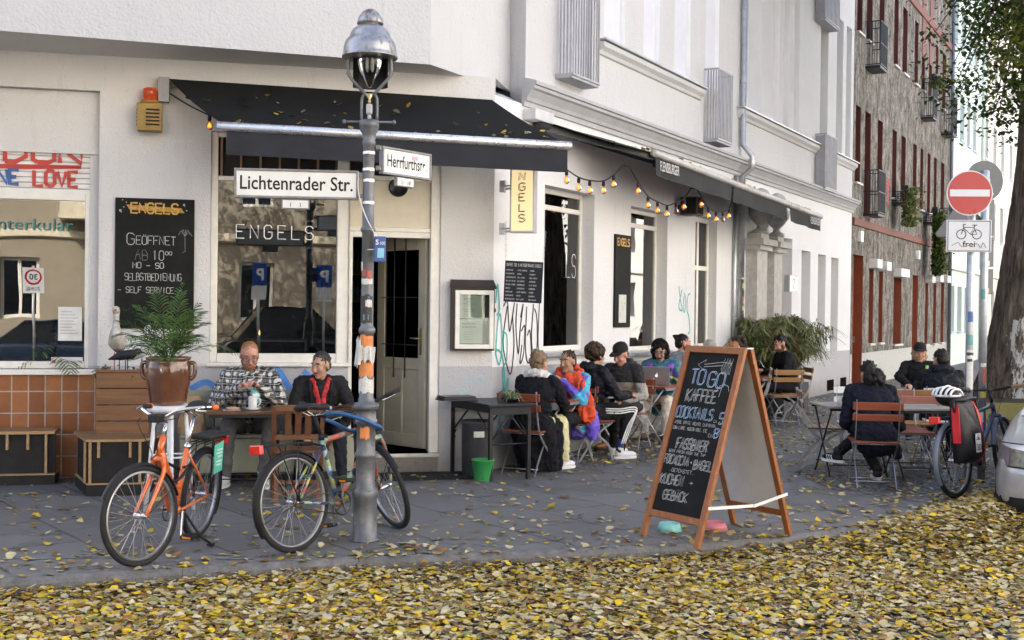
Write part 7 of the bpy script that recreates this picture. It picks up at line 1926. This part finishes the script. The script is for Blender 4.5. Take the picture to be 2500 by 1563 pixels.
# 2 man in the dark coat
red_pat = M('red_patterned_scarf', (.42,.02,.022), .7, var=.1, scale=30, c2=(.42,.38,.33), thr=.62)
p, q = person('grey haired man with a moustache, dark coat and red scarf at the cafe table', PA(-1.80,0,.36), -80, .53, 24, (-38,8), 0, ((.43,.17,.54),(.44,-.14,.54)), ((.40,.20,.10),(.36,-.12,.10)), (10,-10), ((.14,.29,.20),(.16,-.27,.20)), ((.30,.12,.02),(.38,-.16,.14)), SK2, cloth_m('charcoal_wool', (.016,.016,.018)), cloth_m('dark_jeans', (.022,.024,.032)), (M('green_shoe',(.10,.16,.10),.6), blk_so), h_grey, 'short', 1.02, .02, .02, .9, .13)
beard(p, q, h_grey, 0.)
def scarf(g):
    g.tube([(.080*math.cos(a)-.003, .086*math.sin(a), .490+.0*math.cos(a)) for a in [math.pi*(.35+1.3*i/12) for i in range(13)]], .018, 8)
    for q_ in (1,-1):
        for x,z,y_ in ((.04,.49,.078),(.07,.47,.066),(.095,.44,.053),(.115,.405,.041),(.130,.37,.031),(.142,.33,.024),(.149,.29,.020),(.152,.25,.018),(.152,.21,.018),(.150,.17,.019)): g.ell((x,q_*y_,z),(.020,.030,.034),0,9,7)
child(p, 'scarf', red_pat, scarf, q['Mt'], .009)
child(p, 'shirt', M('dark_print_shirt',(.03,.03,.035),.8,c2=(.3,.28,.25),thr=.62,scale=20), lambda g: g.ell((.075,0,.32),(.065,.06,.15)), q['Mt'], .012)
def lapel(g):
    for s in (-1,1): g.tube([(.05,s*.10,.50),(.115,s*.095,.42),(.135,s*.085,.30)], [.02,.024,.012], 6)
child(p, 'lapel', bpy.data.materials['charcoal_wool'], lapel, q['Mt'], .009)
# 3 man inside the doorway
p, q = person('man in dark clothes with a blue face mask standing inside the dark doorway', PA(-.98,.19,-1.25), -20, .93, 2, (10,5), 0, ((.02,.10,.50),(.03,-.10,.50)), ((-.02,.10,.09),(.0,-.12,.09)), (5,-5), ((.0,.26,.22),(.0,-.26,.22)), ((.22,.20,.12),(.20,-.20,.12)), SK2, blk_c, cloth_m('dark_blue_trousers',(.015,.022,.04)), (blk_sh, blk_so), h_grey, 'crop', 1.02, group='people at the cafe')
child(p, 'face_mask', M('blue_mask',(.25,.42,.52),.8), lambda g: g.ell((.068,0,-.055),(.05,.058,.05)), q['Mh'], .009)
# 4 woman in the long black coat, from behind
def longcoat(g, Mt, hip, kn, an):
    cone(g, (.02,.02,.50),(.10,.02,.12), .21, .17); cone(g, (.0,-.10,.48),(.16,-.12,.07), .15, .11); cone(g, (.2,-.08,.5),(.36,-.12,.45), .13, .10); cone(g,(.28,-.13,.42),(.26,-.15,.06),.10,.09); cone(g, (-.02,.10,.48),(.08,.10,.10), .15, .10)
woolb = cloth_m('black_wool_coat', (.009,.009,.013), .95)
p, q = person('woman in a long black coat with white fluffy collar seen from behind', Bw(.10,.44), 66, .53, 14, (-8,4), 0, ((.42,.12,.52),(.44,-.13,.52)), ((.40,.12,.10),(.36,-.20,.10)), (0,-20), ((.18,.25,.20),(.20,-.26,.22)), ((.40,.12,.22),(.46,-.17,.24)), SK, woolb, cloth_m('pale_yellow_trousers',(.55,.52,.30)), (white_sh, white_so), h_dkblond, 'updo', .98, .015, .0, .7, .16, longcoat)
child(p, 'fluffy_collar', M('white_fleece',(.66,.64,.60),.95,bump=1.,bscale=60), lambda g: [g.ell((.085*math.cos(a)-.01,.115*math.sin(a),.495-.02*math.cos(a)),(.05,.05,.055)) for a in [2*math.pi*i/12 for i in range(12)]], q['Mt'], .011)
child(p, 'hair_clip', M('green_hair_clip',(.12,.28,.10),.4), lambda g: g.tube([(-.075,-.03,.15),(-.08,0,.16),(-.08,.035,.15)], .012, 8), q['Mh'])
def skirt(g):
    cone(g, (.40,-.15,.50),(.37,-.20,.14), .085, .075)
child(p, 'trouser_leg', bpy.data.materials['pale_yellow_trousers'], skirt, None, .011)
# 5 woman with the orange-red scarf
def m_puffer():
    k = NT('turquoise_purple_jacket'); k.set(.5); sp_ = k.node('ShaderNodeSeparateXYZ'); k.link(k.obj, sp_.inputs[0])
    n = k.noise(3.0, 2); k.col(k.ramp(n, [(.46,(.05,.34,.50)),(.5,(.10,.06,.40))])); k.bump(k.noise(13,2), .8, .03); return k.mat
p, q = person('dark haired woman with a big orange-red scarf, hand raised to her chin', Bw(1.02,.45), 240, .53, 12, (-10,0), 4, ((.42,.12,.53),(.43,-.10,.53)), ((.40,.10,.10),(.44,-.16,.10)), (0,-5), ((.22,.25,.24),(.20,-.24,.20)), ((.22,.02,.46),(.42,-.08,.20)), SK3, m_puffer(), blk_c, (blk_sh, blk_so), h_brown, 'tail', .98, .02, .0, 1.1, .16)
ors = M('orange_red_scarf', (.55,.065,.02), .85, var=.2, scale=12, bump=.9, bscale=18)
def bigscarf(g):
    R = random.Random(3)
    for k in range(26):
        a_ = 2*math.pi*k/26; g.ell((.095*math.cos(a_)+.005,.125*math.sin(a_),.47+.03*math.sin(a_*3+k)-.03*math.cos(a_)), (.05,.05,.05+.015*R.random()), 0, 9, 7)
    for (x,y,z,rx,ry,rz) in ((.03,.14,.42,.10,.09,.08),(.06,.19,.32,.09,.075,.11),(.05,.225,.19,.08,.07,.12),(.03,.235,.05,.075,.065,.12),(.02,.23,-.08,.06,.06,.10),(.10,.04,.38,.06,.11,.09),(.125,-.02,.27,.05,.08,.10),(.13,.02,.16,.045,.06,.09),(-.06,.06,.40,.10,.15,.09)): g.ell((x,y,z),(rx,ry,rz),0,12,9)
    for k in range(14): g.ell((.07+R.uniform(-.05,.06),.15+R.uniform(-.1,.09),.28+R.uniform(-.25,.12)),(.07,.018,.10),0,8,6)
child(p, 'scarf', ors, bigscarf, q['Mt'], .011)
child(p, 'jacket_hem', M('purple_lining',(.13,.08,.55),.6,bump=.5,bscale=16), lambda g: (g.tube([(-.02,.22,.05),(.0,.235,-.10),(.04,.24,-.26)], [.07,.085,.045], 10)), q['Mt'], .011)
# 6 person in track trousers, from behind
p, q = person('person with curly brown hair, navy jacket and black track trousers with white stripes', (.90,13.42,0), 30, .53, 5, (12,4), 0, ((.42,.14,.54),(.45,-.12,.53)), ((.42,.14,.10),(.30,-.16,.10)), (0,-10), ((.16,.26,.20),(.16,-.28,.20)), ((.40,.14,.22),(.40,-.16,.22)), SK2, navy_d, blk_c, (white_sh, white_so), h_brown, 'curly', 1.02, .03, 0., .8, .14)
hood_down(p, q, navy_d)
for k in range(3):
    g = MB(); H, K, A_ = V(0,-.10,.53), q['kn'][1], q['an'][1]; dy = -.012+.024*k-.012
    ss = lambda P0, r, up: P0+V(0,-r*.97,0)+up*(dy)
    up1 = V(-.0,0,1); 
    g.tube(spline([H+V(.08,-.085,.02+dy), H.lerp(K,.6)+V(0,-.078,.01+dy), K+V(.035+dy*.5,-.068,.015+dy*.9), K.lerp(A_,.35)+V(dy+.0,-.066,0), A_+V(dy,-.054,.08)],5), .0075, 6); g.build('stripe', white_so, p)
child(p, 'sock', M('blue_sock',(.02,.03,.16),.8), lambda g: cone(g, q['an'][1]+V(.005,0,.09), q['an'][1]+V(0,0,0), .044, .044), None, .01)
# 7 man in the black cap
def m_split(name, c1, c2, z):
    k = NT(name); k.set(.9); sp_ = k.node('ShaderNodeSeparateXYZ'); k.link(k.obj, sp_.inputs[0]); k.col(k.mix(k.math('LESS_THAN', sp_.outputs['Z'], z), c1, c2)); k.bump(k.noise(15,3), .5, .02); return k.mat
p, q = person('man in a black cap and two-tone grey and black hoodie looking down at the table', Bw(2.62,.42), 238, .53, 20, (-12,20), 0, ((.42,.14,.53),(.43,-.12,.52)), ((.38,.14,.10),(.30,-.14,.10)), (0,-10), ((.14,.29,.18),(.15,-.29,.18)), ((.36,.12,.20),(.36,-.10,.20)), SKR, m_split('two_tone_hoodie', (.018,.018,.020), (.32,.31,.29), .80), cloth_m('washed_black_jeans',(.03,.03,.032)), (M('tan_boot',(.22,.09,.03),.5), blk_so), h_brown, 'crop', 1.03, .025, 0., .8, .15)
cap(p, q, M('black_cap_cotton',(.016,.015,.015),.85,bump=.3,bscale=120)); hood_down(p, q, M('grey_hood_lining',(.05,.05,.055),.9))
# 8 person with the laptop
def m_shell():
    k = NT('teal_purple_shell_jacket'); k.set(.5); sp_ = k.node('ShaderNodeSeparateXYZ'); k.link(k.obj, sp_.inputs[0])
    z = k.math('ADD', sp_.outputs['Z'], k.math('MULTIPLY', k.math('ABSOLUTE', sp_.outputs['Y']), .35))
    c = k.mix(k.math('LESS_THAN', z, .93), (.022,.12,.17), (.12,.045,.30)); c = k.mix(k.math('LESS_THAN', z, .875), c, (.45,.62,.06)); c = k.mix(k.math('LESS_THAN', z, .845), c, (.022,.11,.16))
    k.col(c); k.bump(k.noise(13,3), .6, .02); return k.mat
p, q = person('person in black hood, headphones and teal and purple jacket behind the laptop', Bw(3.98,.32), -110, .53, 14, (4,22), 0, ((.42,.15,.52),(.42,-.13,.52)), ((.40,.14,.10),(.36,-.14,.10)), (0,0), ((.12,.28,.16),(.12,-.28,.16)), ((.36,.12,.14),(.36,-.12,.14)), SK2, m_shell(), cloth_m('cream_trousers',(.58,.55,.49)), (M('brown_boot',(.09,.035,.015),.5), blk_so), h_black, None, 1.02, .03, 0., .9, .14)
glasses(p, q, wire); beard(p, q, h_black, 0.)
child(p, 'hood', cloth_m('black_knit_hood',(.008,.008,.009)), lambda g: (g.ell((-.03,0,.055),(.112,.098,.108),0,18,12), g.ell((-.055,0,-.04),(.085,.10,.11),0,16,10), g.ell((-.02,.07,-.09),(.06,.045,.07)), g.ell((-.02,-.07,-.09),(.06,.045,.07)), g.ell((.0,0,-.15),(.08,.09,.05))), q['Mh'], .009)
child(p, 'headphones', M('headphone_black',(.02,.02,.022),.4), lambda g: (g.tube([(-.01,.108*math.cos(a),.05+.122*math.sin(a)) for a in [math.pi*i/12 for i in range(13)]], .011, 8), g.ell((-.005,.108,.0),(.038,.022,.045)), g.ell((-.005,-.108,.0),(.038,.022,.045))), q['Mh'])
child(p, 'collar', M('purple_collar',(.14,.05,.36),.5,bump=.4,bscale=16), lambda g: (g.ell((.06,.13,.43),(.07,.06,.06)), g.ell((.06,-.13,.43),(.07,.06,.06)), g.ell((-.05,.1,.47),(.06,.06,.05)), g.ell((-.05,-.1,.47),(.06,.06,.05))), q['Mt'], .011)
# 9 man with the hair bun
p, q = person('man with a dark hair bun and full beard in a pale grey top looking right', Bw(4.5,.34), 18, .56, 4, (-6,2), 0, ((.42,.12,.53),(.42,-.12,.53)), ((.40,.12,.10),(.40,-.12,.10)), (0,0), ((.10,.27,.2),(.10,-.27,.2)), ((.34,.14,.2),(.34,-.14,.2)), SKR, cloth_m('pale_grey_top',(.33,.37,.42)), denim_g, (blk_sh, blk_so), h_black, 'bun', 1.05, .02)
beard(p, q, h_beard)
# 10 grey haired man
p, q = person('silver haired man with dark glasses behind the A-board looking right', Bw(5.5,.36), 8, .53, 6, (-4,4), 0, skin=SKR, top=cloth_m('grey_jacket',(.12,.12,.13)), bottom=denim_g, shoe=(blk_sh, blk_so), hair=h_silver, hstyle='short', s=1.)
glasses(p, q, blackp)
# 11, 12 pair behind the A-board
person('woman with ginger hair behind the A-board facing right', Bw(6.2,.46), -25, .53, 8, (0,4), 0, skin=SK, top=cloth_m('rust_jumper',(.2,.07,.03)), bottom=denim_g, shoe=(blk_sh, blk_so), hair=h_ginger, hstyle='long', s=.97)
p, q = person('person with short dark curls behind the A-board facing left', Bw(6.42,.70), 165, .53, 14, (10,8), 0, skin=SK3, top=blk_c, bottom=denim_g, shoe=(blk_sh, blk_so), hair=h_brown, hstyle='curly', s=1.03)
# 13 man with the phone
p, q = person('bearded man in a black sweater looking down at the phone in his hands', (4.30,18.3,0), 187, .53, 12, (4,24), 0, ((.42,.12,.53),(.43,-.10,.53)), ((.36,.10,.10),(.46,-.14,.10)), (0,0), ((.12,.25,.20),(.12,-.25,.20)), ((.34,.05,.30),(.34,-.05,.30)), SK, blk_c, blk_c, (blk_sh, blk_so), h_black, 'quiff', 1.05, .02, 0., 1.1, .13)
beard(p, q, h_beard)
ph = thing('phone', 'pale mobile phone in the hands of the man in the black sweater', 'phone', (4.30-.45,18.25,.88), rad(100)); g = MB(RX(rad(-35))); g.box(-.037,.037,-.005,.005,-.07,.08); g.build('case', M('pale_phone',(.45,.46,.5),.3), ph, bevel=.003); g = MB(RX(rad(-35))); g.box(-.033,.033,.0055,.007,-.062,.072); g.build('screen', M('phone_screen',(.06,.07,.09),.1), ph)
# 14 woman in navy, from behind
def jk(g, Mt, hip, kn, an): g.ell((-.03,0,-.10),(.17,.21,.16),0,16,10,Mt); cone(g, (.02,-.12,.45),(-.02,-.20,.30), .10, .06); cone(g, (.2,.06,.5),(.3,.02,.5),.12,.09)
p, q = person('woman in navy with a dark frizzy ponytail bowed over the table', (3.60,11.70,0), 84, .53, 36, (14,30), 0, ((.40,.13,.54),(.42,-.03,.54)), ((.16,-.06,.12),(.30,.30,.26)), (0,40), ((.14,.25,.16),(.16,-.28,.14)), ((.36,.10,.16),(.36,-.12,.12)), SK3, cloth_m('navy_blazer',(.007,.008,.016),.8), blk_c, (blk_sh, white_so, white_so), h_black, 'puff', 1.02, .02, 0., .9, .16, jk)
# 15, 16 pair under the tree
p, q = person('person with fair hair in a black baseball cap facing the street under the tree', (5.62,16.3,0), -112, .53, 6, (8,2), 0, skin=SK, top=blk_c, bottom=blk_c, shoe=(blk_sh, blk_so), hair=M('pale_blond_hair',(.38,.27,.14),.5,var=.3,scale=60), hstyle='long', s=1.0)
cap(p, q, bpy.data.materials['black_cap_cotton']); child(p, 'neon_collar', M('neon_green',(.30,.60,.08),.6), lambda g: g.tube([(.10,.10,.47),(.13,.085,.36),(.14,.08,.26)], .02, 8), q['Mt'])
p, q = person('man in a padded black jacket with its hood down, seen from behind under the tree', (5.10,13.98,0), 78, .50, 22, (20,12), 0, ((.42,.14,.53),(.43,-.12,.53)), ((.40,.12,.10),(.36,-.14,.10)), (0,0), ((.14,.30,.18),(.14,-.30,.18)), ((.36,.16,.2),(.36,-.14,.2)), SK2, navy_d, blk_c, (blk_sh, blk_so), h_black, 'short', 1.05, .05, .02, .8, .14)
hood_down(p, q, navy_d)

# ------------------------------------------------------------------ plants
def blade(vs, fs, ms, P, w, m, up=Vector((0,0,1))):
    """a leaf blade along the points, tapering to both ends"""
    n = len(vs); k = len(P)
    for i, p in enumerate(P):
        d = (P[min(k-1,i+1)]-P[max(0,i-1)]); s = d.cross(up)
        s = s.normalized() if s.length > 1e-5 else Vector((1,0,0))
        ww = w*math.sin(math.pi*min(1,max(.06,(i+.35)/(k-.1))))
        vs += [p-s*ww, p+s*ww]
    for i in range(k-1): fs.append((n+2*i,n+2*i+1,n+2*i+3,n+2*i+2)); ms.append(m)
PL = leaf_mats('palm', [(.045,.10,.025),(.075,.14,.035),(.028,.065,.02),(.12,.15,.04)], .2)
def fronds(parent, name, base, n, L, R, wleaf, lleaf, mats, spread=1., npin=20, droop=1.):
    """arching feather fronds, each a part of its own"""
    for i in range(n):
        vs = []; fs = []; ms = []
        a = i*2.39996+R.uniform(-.3,.3); el = R.uniform(.55,1.42); l = L*R.uniform(.65,1.1)
        d = Vector((math.cos(a)*math.cos(el)*spread, math.sin(a)*math.cos(el)*spread, math.sin(el)))
        P = []
        for k in range(npin+1):
            t = k/npin; P.append(base+d*l*t+Vector((0,0,-droop*l*.55*t**2.2*math.cos(el)))+Vector((0,0,-.10*droop*l*t**3)))
        g = MB(); g.tube(P, [.0045*(1-.75*k/npin) for k in range(npin+1)], 5, m=2)
        m = R.choice((0,0,1,2,1))
        for k in range(int(npin*.28), npin+1):
            t = k/npin; tg = (P[min(npin,k+1)]-P[k-1]).normalized(); sd_ = tg.cross(Vector((0,0,1))); sd_ = sd_.normalized() if sd_.length > .05 else Vector((1,0,0)); upv = sd_.cross(tg)
            for q in (-1,1):
                ll = lleaf*(.35+1.0*math.sin(math.pi*min(1,.18+.8*t)))*R.uniform(.8,1.15); dv = (tg*.75+sd_*q*.8+upv*R.uniform(.0,.35)).normalized()
                Q = [P[k]+dv*ll*u+Vector((0,0,-.35*ll*u*u)) for u in (0,.33,.66,1.)]
                blade(vs, fs, ms, Q, wleaf*R.uniform(.8,1.2), m if R.random() < .85 else 3, upv)
        n0 = len(g.v); g.v += vs; g.f += [[x+n0 for x in f_] for f_ in fs]; g.m += ms; g.s += [True]*len(fs)
        g.build(name, mats, parent)
pl = thing('potted_palm', 'feathery green palm growing in the brown crock', 'palm', (-2.82,9.75,1.21))
fronds(pl, 'frond', Vector((0,0,.0)), 27, .74, random.Random(12), .0052, .15, PL, .95, 20, .85)
pl2 = thing('potted_palm', 'palm standing indoors behind the left shop window', 'palm', PA(-4.35,1.02,-.45))
fronds(pl2, 'frond', Vector((0,0,.05)), 12, .6, random.Random(5), .006, .16, PL, 1.0, 16, 1.2)
g = MB(); g.lathe([(0,-.25),(.1,-.25),(.13,0.05),(0,.05)], 18); g.build('pot', M('dark_pot',(.03,.03,.03),.5), pl2); g = MB(); g.box(-.6,.4,-.15,.3,-.29,-.252); g.build('ledge', room_floor, pl2)
# spider plant in the bowl
R_ = random.Random(8); vs = []; fs = []; ms = []
for i in range(34):
    a = R_.uniform(0,6.28); l = R_.uniform(.09,.2); h_ = R_.uniform(.03,.11); P = [Vector((math.cos(a)*l*t, math.sin(a)*l*t, .04+h_*math.sin(math.pi*t*.8)-.06*t*t)) for t in (0,.25,.5,.75,1)]
    blade(vs, fs, ms, P, .007, R_.randrange(3))
g = MB(); g.v = vs; g.f = fs; g.m = ms; g.s = [True]*len(fs); g.build('leaves', leaf_mats('spider', [(.16,.21,.10),(.30,.34,.20),(.07,.13,.04)], .15), bwl)
# small herbs in the plank planter
for lb, x, sd_ in (('low green herb at the left front of the plank planter', -3.78, 1), ('low green herb at the right front of the plank planter', -3.50, 2)):
    hp = thing('herb', lb, 'plant', (x,11.02,1.0), 0, 'herbs in the plank planter'); R_ = random.Random(sd_); vs = []; fs = []; ms = []
    for i in range(120):
        p = Vector((R_.gauss(0,.05),R_.gauss(0,.04),abs(R_.gauss(0,.05)))); leaf(vs, fs, ms, p, R_.uniform(.02,.045), R_, R_.randrange(4))
    g = MB(); g.v = vs; g.f = fs; g.m = ms; g.s = [False]*len(fs); g.build('leaves', PL, hp)
# bamboo in a planter by the portal
BL = leaf_mats('bamboo', [(.11,.145,.05),(.18,.21,.085),(.065,.095,.03),(.30,.26,.12),(.19,.12,.05)], .2)
bo = Bw(8.75,.50)
bb = thing('bamboo', 'wide arching bamboo growing beside the portal behind the A-board', 'bamboo', bo)
g = MB(); g.box(-.75,.75,-.3,.3,0,.5,0,RZ(RB)); g.build('trough', M('dark_trough',(.05,.05,.05),.7,bump=.3), bb, bevel=.01)
R_ = random.Random(31); vs = []; fs = []; ms = []; g = MB()
for i in range(140):
    a = R_.uniform(0,6.28); x = R_.uniform(-.7,.7); st = RZ(RB) @ Vector((x,R_.uniform(-.2,.2),.5)); out = (RZ(RB) @ Vector((x*.7+R_.gauss(0,.45),-.04+R_.gauss(0,.24),0))); hh = R_.uniform(.9,1.95)
    P = [st+out*(t**1.5)*1.1+Vector((0,0,hh*(t-.42*t**3))) for t in [k/9 for k in range(10)]]
    g.tube(P, [.007*(1-.08*k) for k in range(10)], 5, m=3)
    for k in range(2,10):
        for c in range(9):
            dv = Vector((R_.gauss(0,1),R_.gauss(0,1),R_.gauss(-.15,.5))).normalized()*.7+(P[k]-P[k-1]).normalized()*.5; ll = R_.uniform(.14,.27); p0 = P[k-1].lerp(P[k],R_.random())
            blade(vs, fs, ms, [p0+dv*ll*u+Vector((0,0,-.45*ll*u*u)) for u in (0,.4,.75,1.)], .0105, R_.choice((0,0,1,1,2,2,3,4)))
n0 = len(g.v); g.v += vs; g.f += [[x+n0 for x in f_] for f_ in fs]; g.m += ms; g.s += [True]*len(fs); g.build('foliage', BL, bb)
# plants on the grey house
def hanging(label, u, z, w, h, seed, mats):
    o = thing('balcony_plant', label, 'plant', PB(u,z,.25), RB); R = random.Random(seed); vs = []; fs = []; ms = []
    for i in range(int(700*w*h/.5)):
        p = Vector((R.uniform(-w/2,w/2), -abs(R.gauss(0,.14)), -h*R.random()**.8+.15)); leaf(vs, fs, ms, p, R.uniform(.07,.14), R, R.randrange(4))
    g = MB(); g.v = vs; g.f = fs; g.m = ms; g.s = [False]*len(fs); g.build('foliage', mats, o)
    g = MB(); g.box(-w/2,w/2,-.15,.0,.0,.16); g.build('box', black_metal, o)
hanging('pale grassy plant tumbling from a window box of the grey house', 20.5, 4.75, .7, 1.0, 3, BL); hanging('dark green ivy hanging from a window of the grey house', 24.9, 4.55, .8, 1.9, 4, TL); hanging('small plant in a terracotta box on the upper grille of the grey house', 24.3, 8.25, .5, .35, 5, BL)
rc = thing('towel', 'red and white cloth hung over a balcony grille of the grey house', 'cloth', PB(17.9,4.85,.35), RB); g = MB()
vs = [(x,-.02+.015*math.sin(k*1.7+j),-.12*j) for j in range(6) for k, x in enumerate((-.1,-.03,.04,.11))]
g.add(vs, [(j*4+k,j*4+k+1,j*4+5+k,j*4+4+k) for j in range(5) for k in range(3)], 0, True); g.build('fabric', M('red_towel',(.42,.05,.06),.9,c2=(.5,.45,.45),thr=.55,scale=25), rc)

# ------------------------------------------------------------------ fallen leaves
LC = [(.44,.31,.03),(.33,.215,.04),(.43,.35,.17),(.27,.185,.09),(.14,.08,.04),(.50,.44,.27),(.17,.19,.07),(.58,.41,.022),(.36,.33,.22),(.28,.13,.04)]
LM = leaf_mats('fallen', LC, .12)
LWT = [3.0,1.8,3.0,2.0,1.5,3.2,.9,1.6,2.6,.5]
def litter(name, pts, seed, size=.052, lift=.02, up=False, tilt=.35):
    rs = np.random.RandomState(seed); n = len(pts); P = np.array(pts, dtype=np.float32)
    # outline of a small heart-shaped leaf: 9 points round a midrib, with curl
    an = np.linspace(0, 2*np.pi, 8, endpoint=False)
    out = np.stack([np.sin(an)*.5*(1-.18*np.cos(an)), -.52*np.cos(an)], 1)      # tip at -y
    out[4] += (0, -.10); out[0] += (0, -.12)
    tpl = np.concatenate([[[0, 0]], out]); k = len(tpl)
    S = size*rs.uniform(.5, 1.6, n); yaw = rs.uniform(0, 2*np.pi, n); curl = rs.uniform(-.4, .65, n); fold = rs.uniform(-.3, .6, n)
    tx = rs.normal(0, tilt, n); ty = rs.normal(0, tilt, n)
    x = tpl[None,:,0]*S[:,None]*rs.uniform(.75,1.1,n)[:,None]; y = tpl[None,:,1]*S[:,None]
    z = (curl[:,None]*y*y/S[:,None]*.9+fold[:,None]*np.abs(x)*.45)+rs.normal(0,.03,(n,k))*S[:,None]
    z += np.sin(tx)[:,None]*x+np.sin(ty)[:,None]*y
    z -= z.min(1, keepdims=True)
    c, s = np.cos(yaw)[:,None], np.sin(yaw)[:,None]
    X = c*x-s*y+P[:,0:1]; Y_ = s*x+c*y+P[:,1:2]; Z = z+P[:,2:3]
    co = np.stack([X,Y_,Z], 2).reshape(-1,3)
    me = bpy.data.meshes.new(name); nf = n*8
    me.vertices.add(n*k); me.vertices.foreach_set('co', co.ravel())
    b = (np.arange(n)*k)[:,None,None]
    i = np.arange(8); tri = np.stack([np.zeros(8,int), 1+i, 1+(i+1)%8], 1)[None]
    idx = (tri+b).reshape(-1)
    me.loops.add(nf*3); me.loops.foreach_set('vertex_index', idx.astype(np.int32))
    me.polygons.add(nf); me.polygons.foreach_set('loop_start', np.arange(0,nf*3,3,dtype=np.int32)); 
    w = np.array(LWT)/sum(LWT); mi = rs.choice(len(LC), n, p=w); me.polygons.foreach_set('material_index', np.repeat(mi,8).astype(np.int32))
    me.polygons.foreach_set('use_smooth', np.ones(nf, bool))
    for m_ in LM: me.materials.append(m_)
    me.update(calc_edges=True); me.validate()
    o = bpy.data.objects.new(name, me); COL.objects.link(o); return o
K2 = [Vector((x,y)) for x,y in KERB[3:-1]]
def kerb_side(x, y):
    """signed distance to the kerb line: negative on the road"""
    best = 1e9; sg = 1
    p = Vector((x,y))
    for a, b in zip(K2, K2[1:]):
        d = b-a; t = max(0,min(1,(p-a).dot(d)/d.length_squared)); q = a+d*t; L = (p-q).length
        if L < best: best = L; sg = 1 if (d.x*(p.y-a.y)-d.y*(p.x-a.x)) > 0 else -1
    return best*sg
def inside_frame(x, y, m=.35): return abs(x) < .432*y+m and y > 5.6
RL = random.Random(77)
def pile(x, y):
    """height of the swept heap along the kerb at the right"""
    d = kerb_side(x, y); h = 0
    cx_ = (x-2.4)/(1.1); c2 = (x-4.4)/1.2
    h += .19*math.exp(-((x-3.6)**2)/1.0)*math.exp(-((d+.30)**2)/.16); h += .13*math.exp(-((x-4.6)**2)/1.2)*math.exp(-((d+.45)**2)/.30)
    return h
pts = []
while len(pts) < 62000:
    y = RL.uniform(4.9, 11.2); x = RL.uniform(-.44*y-1.6, .44*y+2.6); d = kerb_side(x, y)
    if d > .0 or d < -4.8: continue
    clump = .5+.5*math.sin(x*2.1+math.sin(y*3.1)*1.4)*math.sin(y*2.7+x*.8)
    near = 1 if d > -1.1 else max(.22, 1-.50*(-1.0-d)*(1 if x > -.3 else .55))
    if RL.random() > near*(.62+.38*clump): continue
    h = pile(x, y); z = -.108 + h*RL.uniform(.0,1.0) + RL.random()**2*.035*(1 if d > -1.4 else .6) + max(0,(.25+d)/.25)*.055*(d > -.25)*RL.random()
    pts.append((x, y, z))
# the heap itself gets a denser top layer
hp = 0
while hp < 5200:
    x = RL.uniform(2.2,6.0); y = RL.uniform(8.2,11.4); d = kerb_side(x,y)
    if d > .35 or d < -1.5: continue
    h = pile(x,y)
    if h < .03 or RL.random() > h/.15: continue
    pts.append((x,y,max(-.108 if d < 0 else .0,-.108+h-.02+RL.random()*.02))); hp += 1
tag(litter('road_leaf_litter', pts, 1, .0365, tilt=.17), 'thick yellow and brown leaf litter covering the cobbled road', 'leaf litter', kind='stuff')
pts = []
while len(pts) < 6200:
    if RL.random() < .45: y = RL.uniform(7.0, 12.3); x = RL.uniform(-.44*y-.7, .44*y+.7)
    else: y = RL.uniform(10, 30); x = RL.uniform(.0, .44*y)
    d = kerb_side(x, y)
    if d < .0: continue
    if (Vector((x-CX,y-CY)).dot(Vector((math.cos(rad(29)),-math.sin(rad(29)))))) < .08 and x > -.3: continue
    if (Vector((x-CX,y-CY)).dot(Vector((math.cos(rad(77)),-math.sin(rad(77)))))) < .15 and x < .3: continue
    pr = 1.3*math.exp(-d/.45)*(.35+.65*(.5+.5*math.sin(x*4.3+math.sin(y*5)*2)))+.15+.10*math.sin(x*3+y*2)
    if y > 13: pr = .95
    if RL.random() > pr: continue
    pts.append((x, y, .006))
tag(litter('pavement_leaf_litter', pts, 2, .042, tilt=.2), 'scattered yellow leaves on the grey pavement slabs', 'leaf litter', kind='stuff')
pts = []
for i in range(46):
    t = RL.random(); s_ = RL.random()**1.6; a = Vector(PA(-3.2+t*3.1,3.90,.06)).lerp(Vector(PA(-2.72+t*3.2,3.335,.98)), 1-.75*s_); pts.append((a.x,a.y,a.z-.03*math.sin(math.pi*(1-.75*s_))+.008))
for i in range(260):
    t = RL.random(); u = 2.2+t*7.5; s_ = RL.random()**2; a = PB(u, 3.535-(u-2.17)*.0252+.03+.22*s_*.35, .86-.35*s_); pts.append(tuple(a))
tag(litter('awning_leaf_litter', pts, 3, .046), 'dry leaves lying on the awning cloths', 'leaf litter', kind='stuff')
# chalk drawing on the slabs
g = MB()
for pts_ in ([(-2.95,8.15),(-2.35,8.3)],[(-2.9,8.0),(-2.3,8.12)],[(-2.95,8.15),(-2.75,7.98),(-2.9,7.9)],[(-2.5,8.05),(-2.2,7.98),(-2.4,7.85),(-2.15,7.82)],[(-2.05,8.05),(-1.8,8.0),(-1.95,7.9),(-1.7,7.92)],[(-3.2,7.82),(-2.7,7.9),(-2.3,7.78)]):
    flat = spline([(x,y,.005) for x,y in pts_],5)
    for a, b in zip(flat, flat[1:]):
        d = (b-a).normalized(); n_ = Vector((-d.y,d.x,0))*.012; g.quad(a-n_,b-n_,b+n_,a+n_)
tag(g.build('chalk_drawing', M('chalk_on_paving',(.17,.19,.19),.95,var=.5,scale=60)), 'faint pale chalk lines drawn on the pavement slabs', 'chalk drawing')
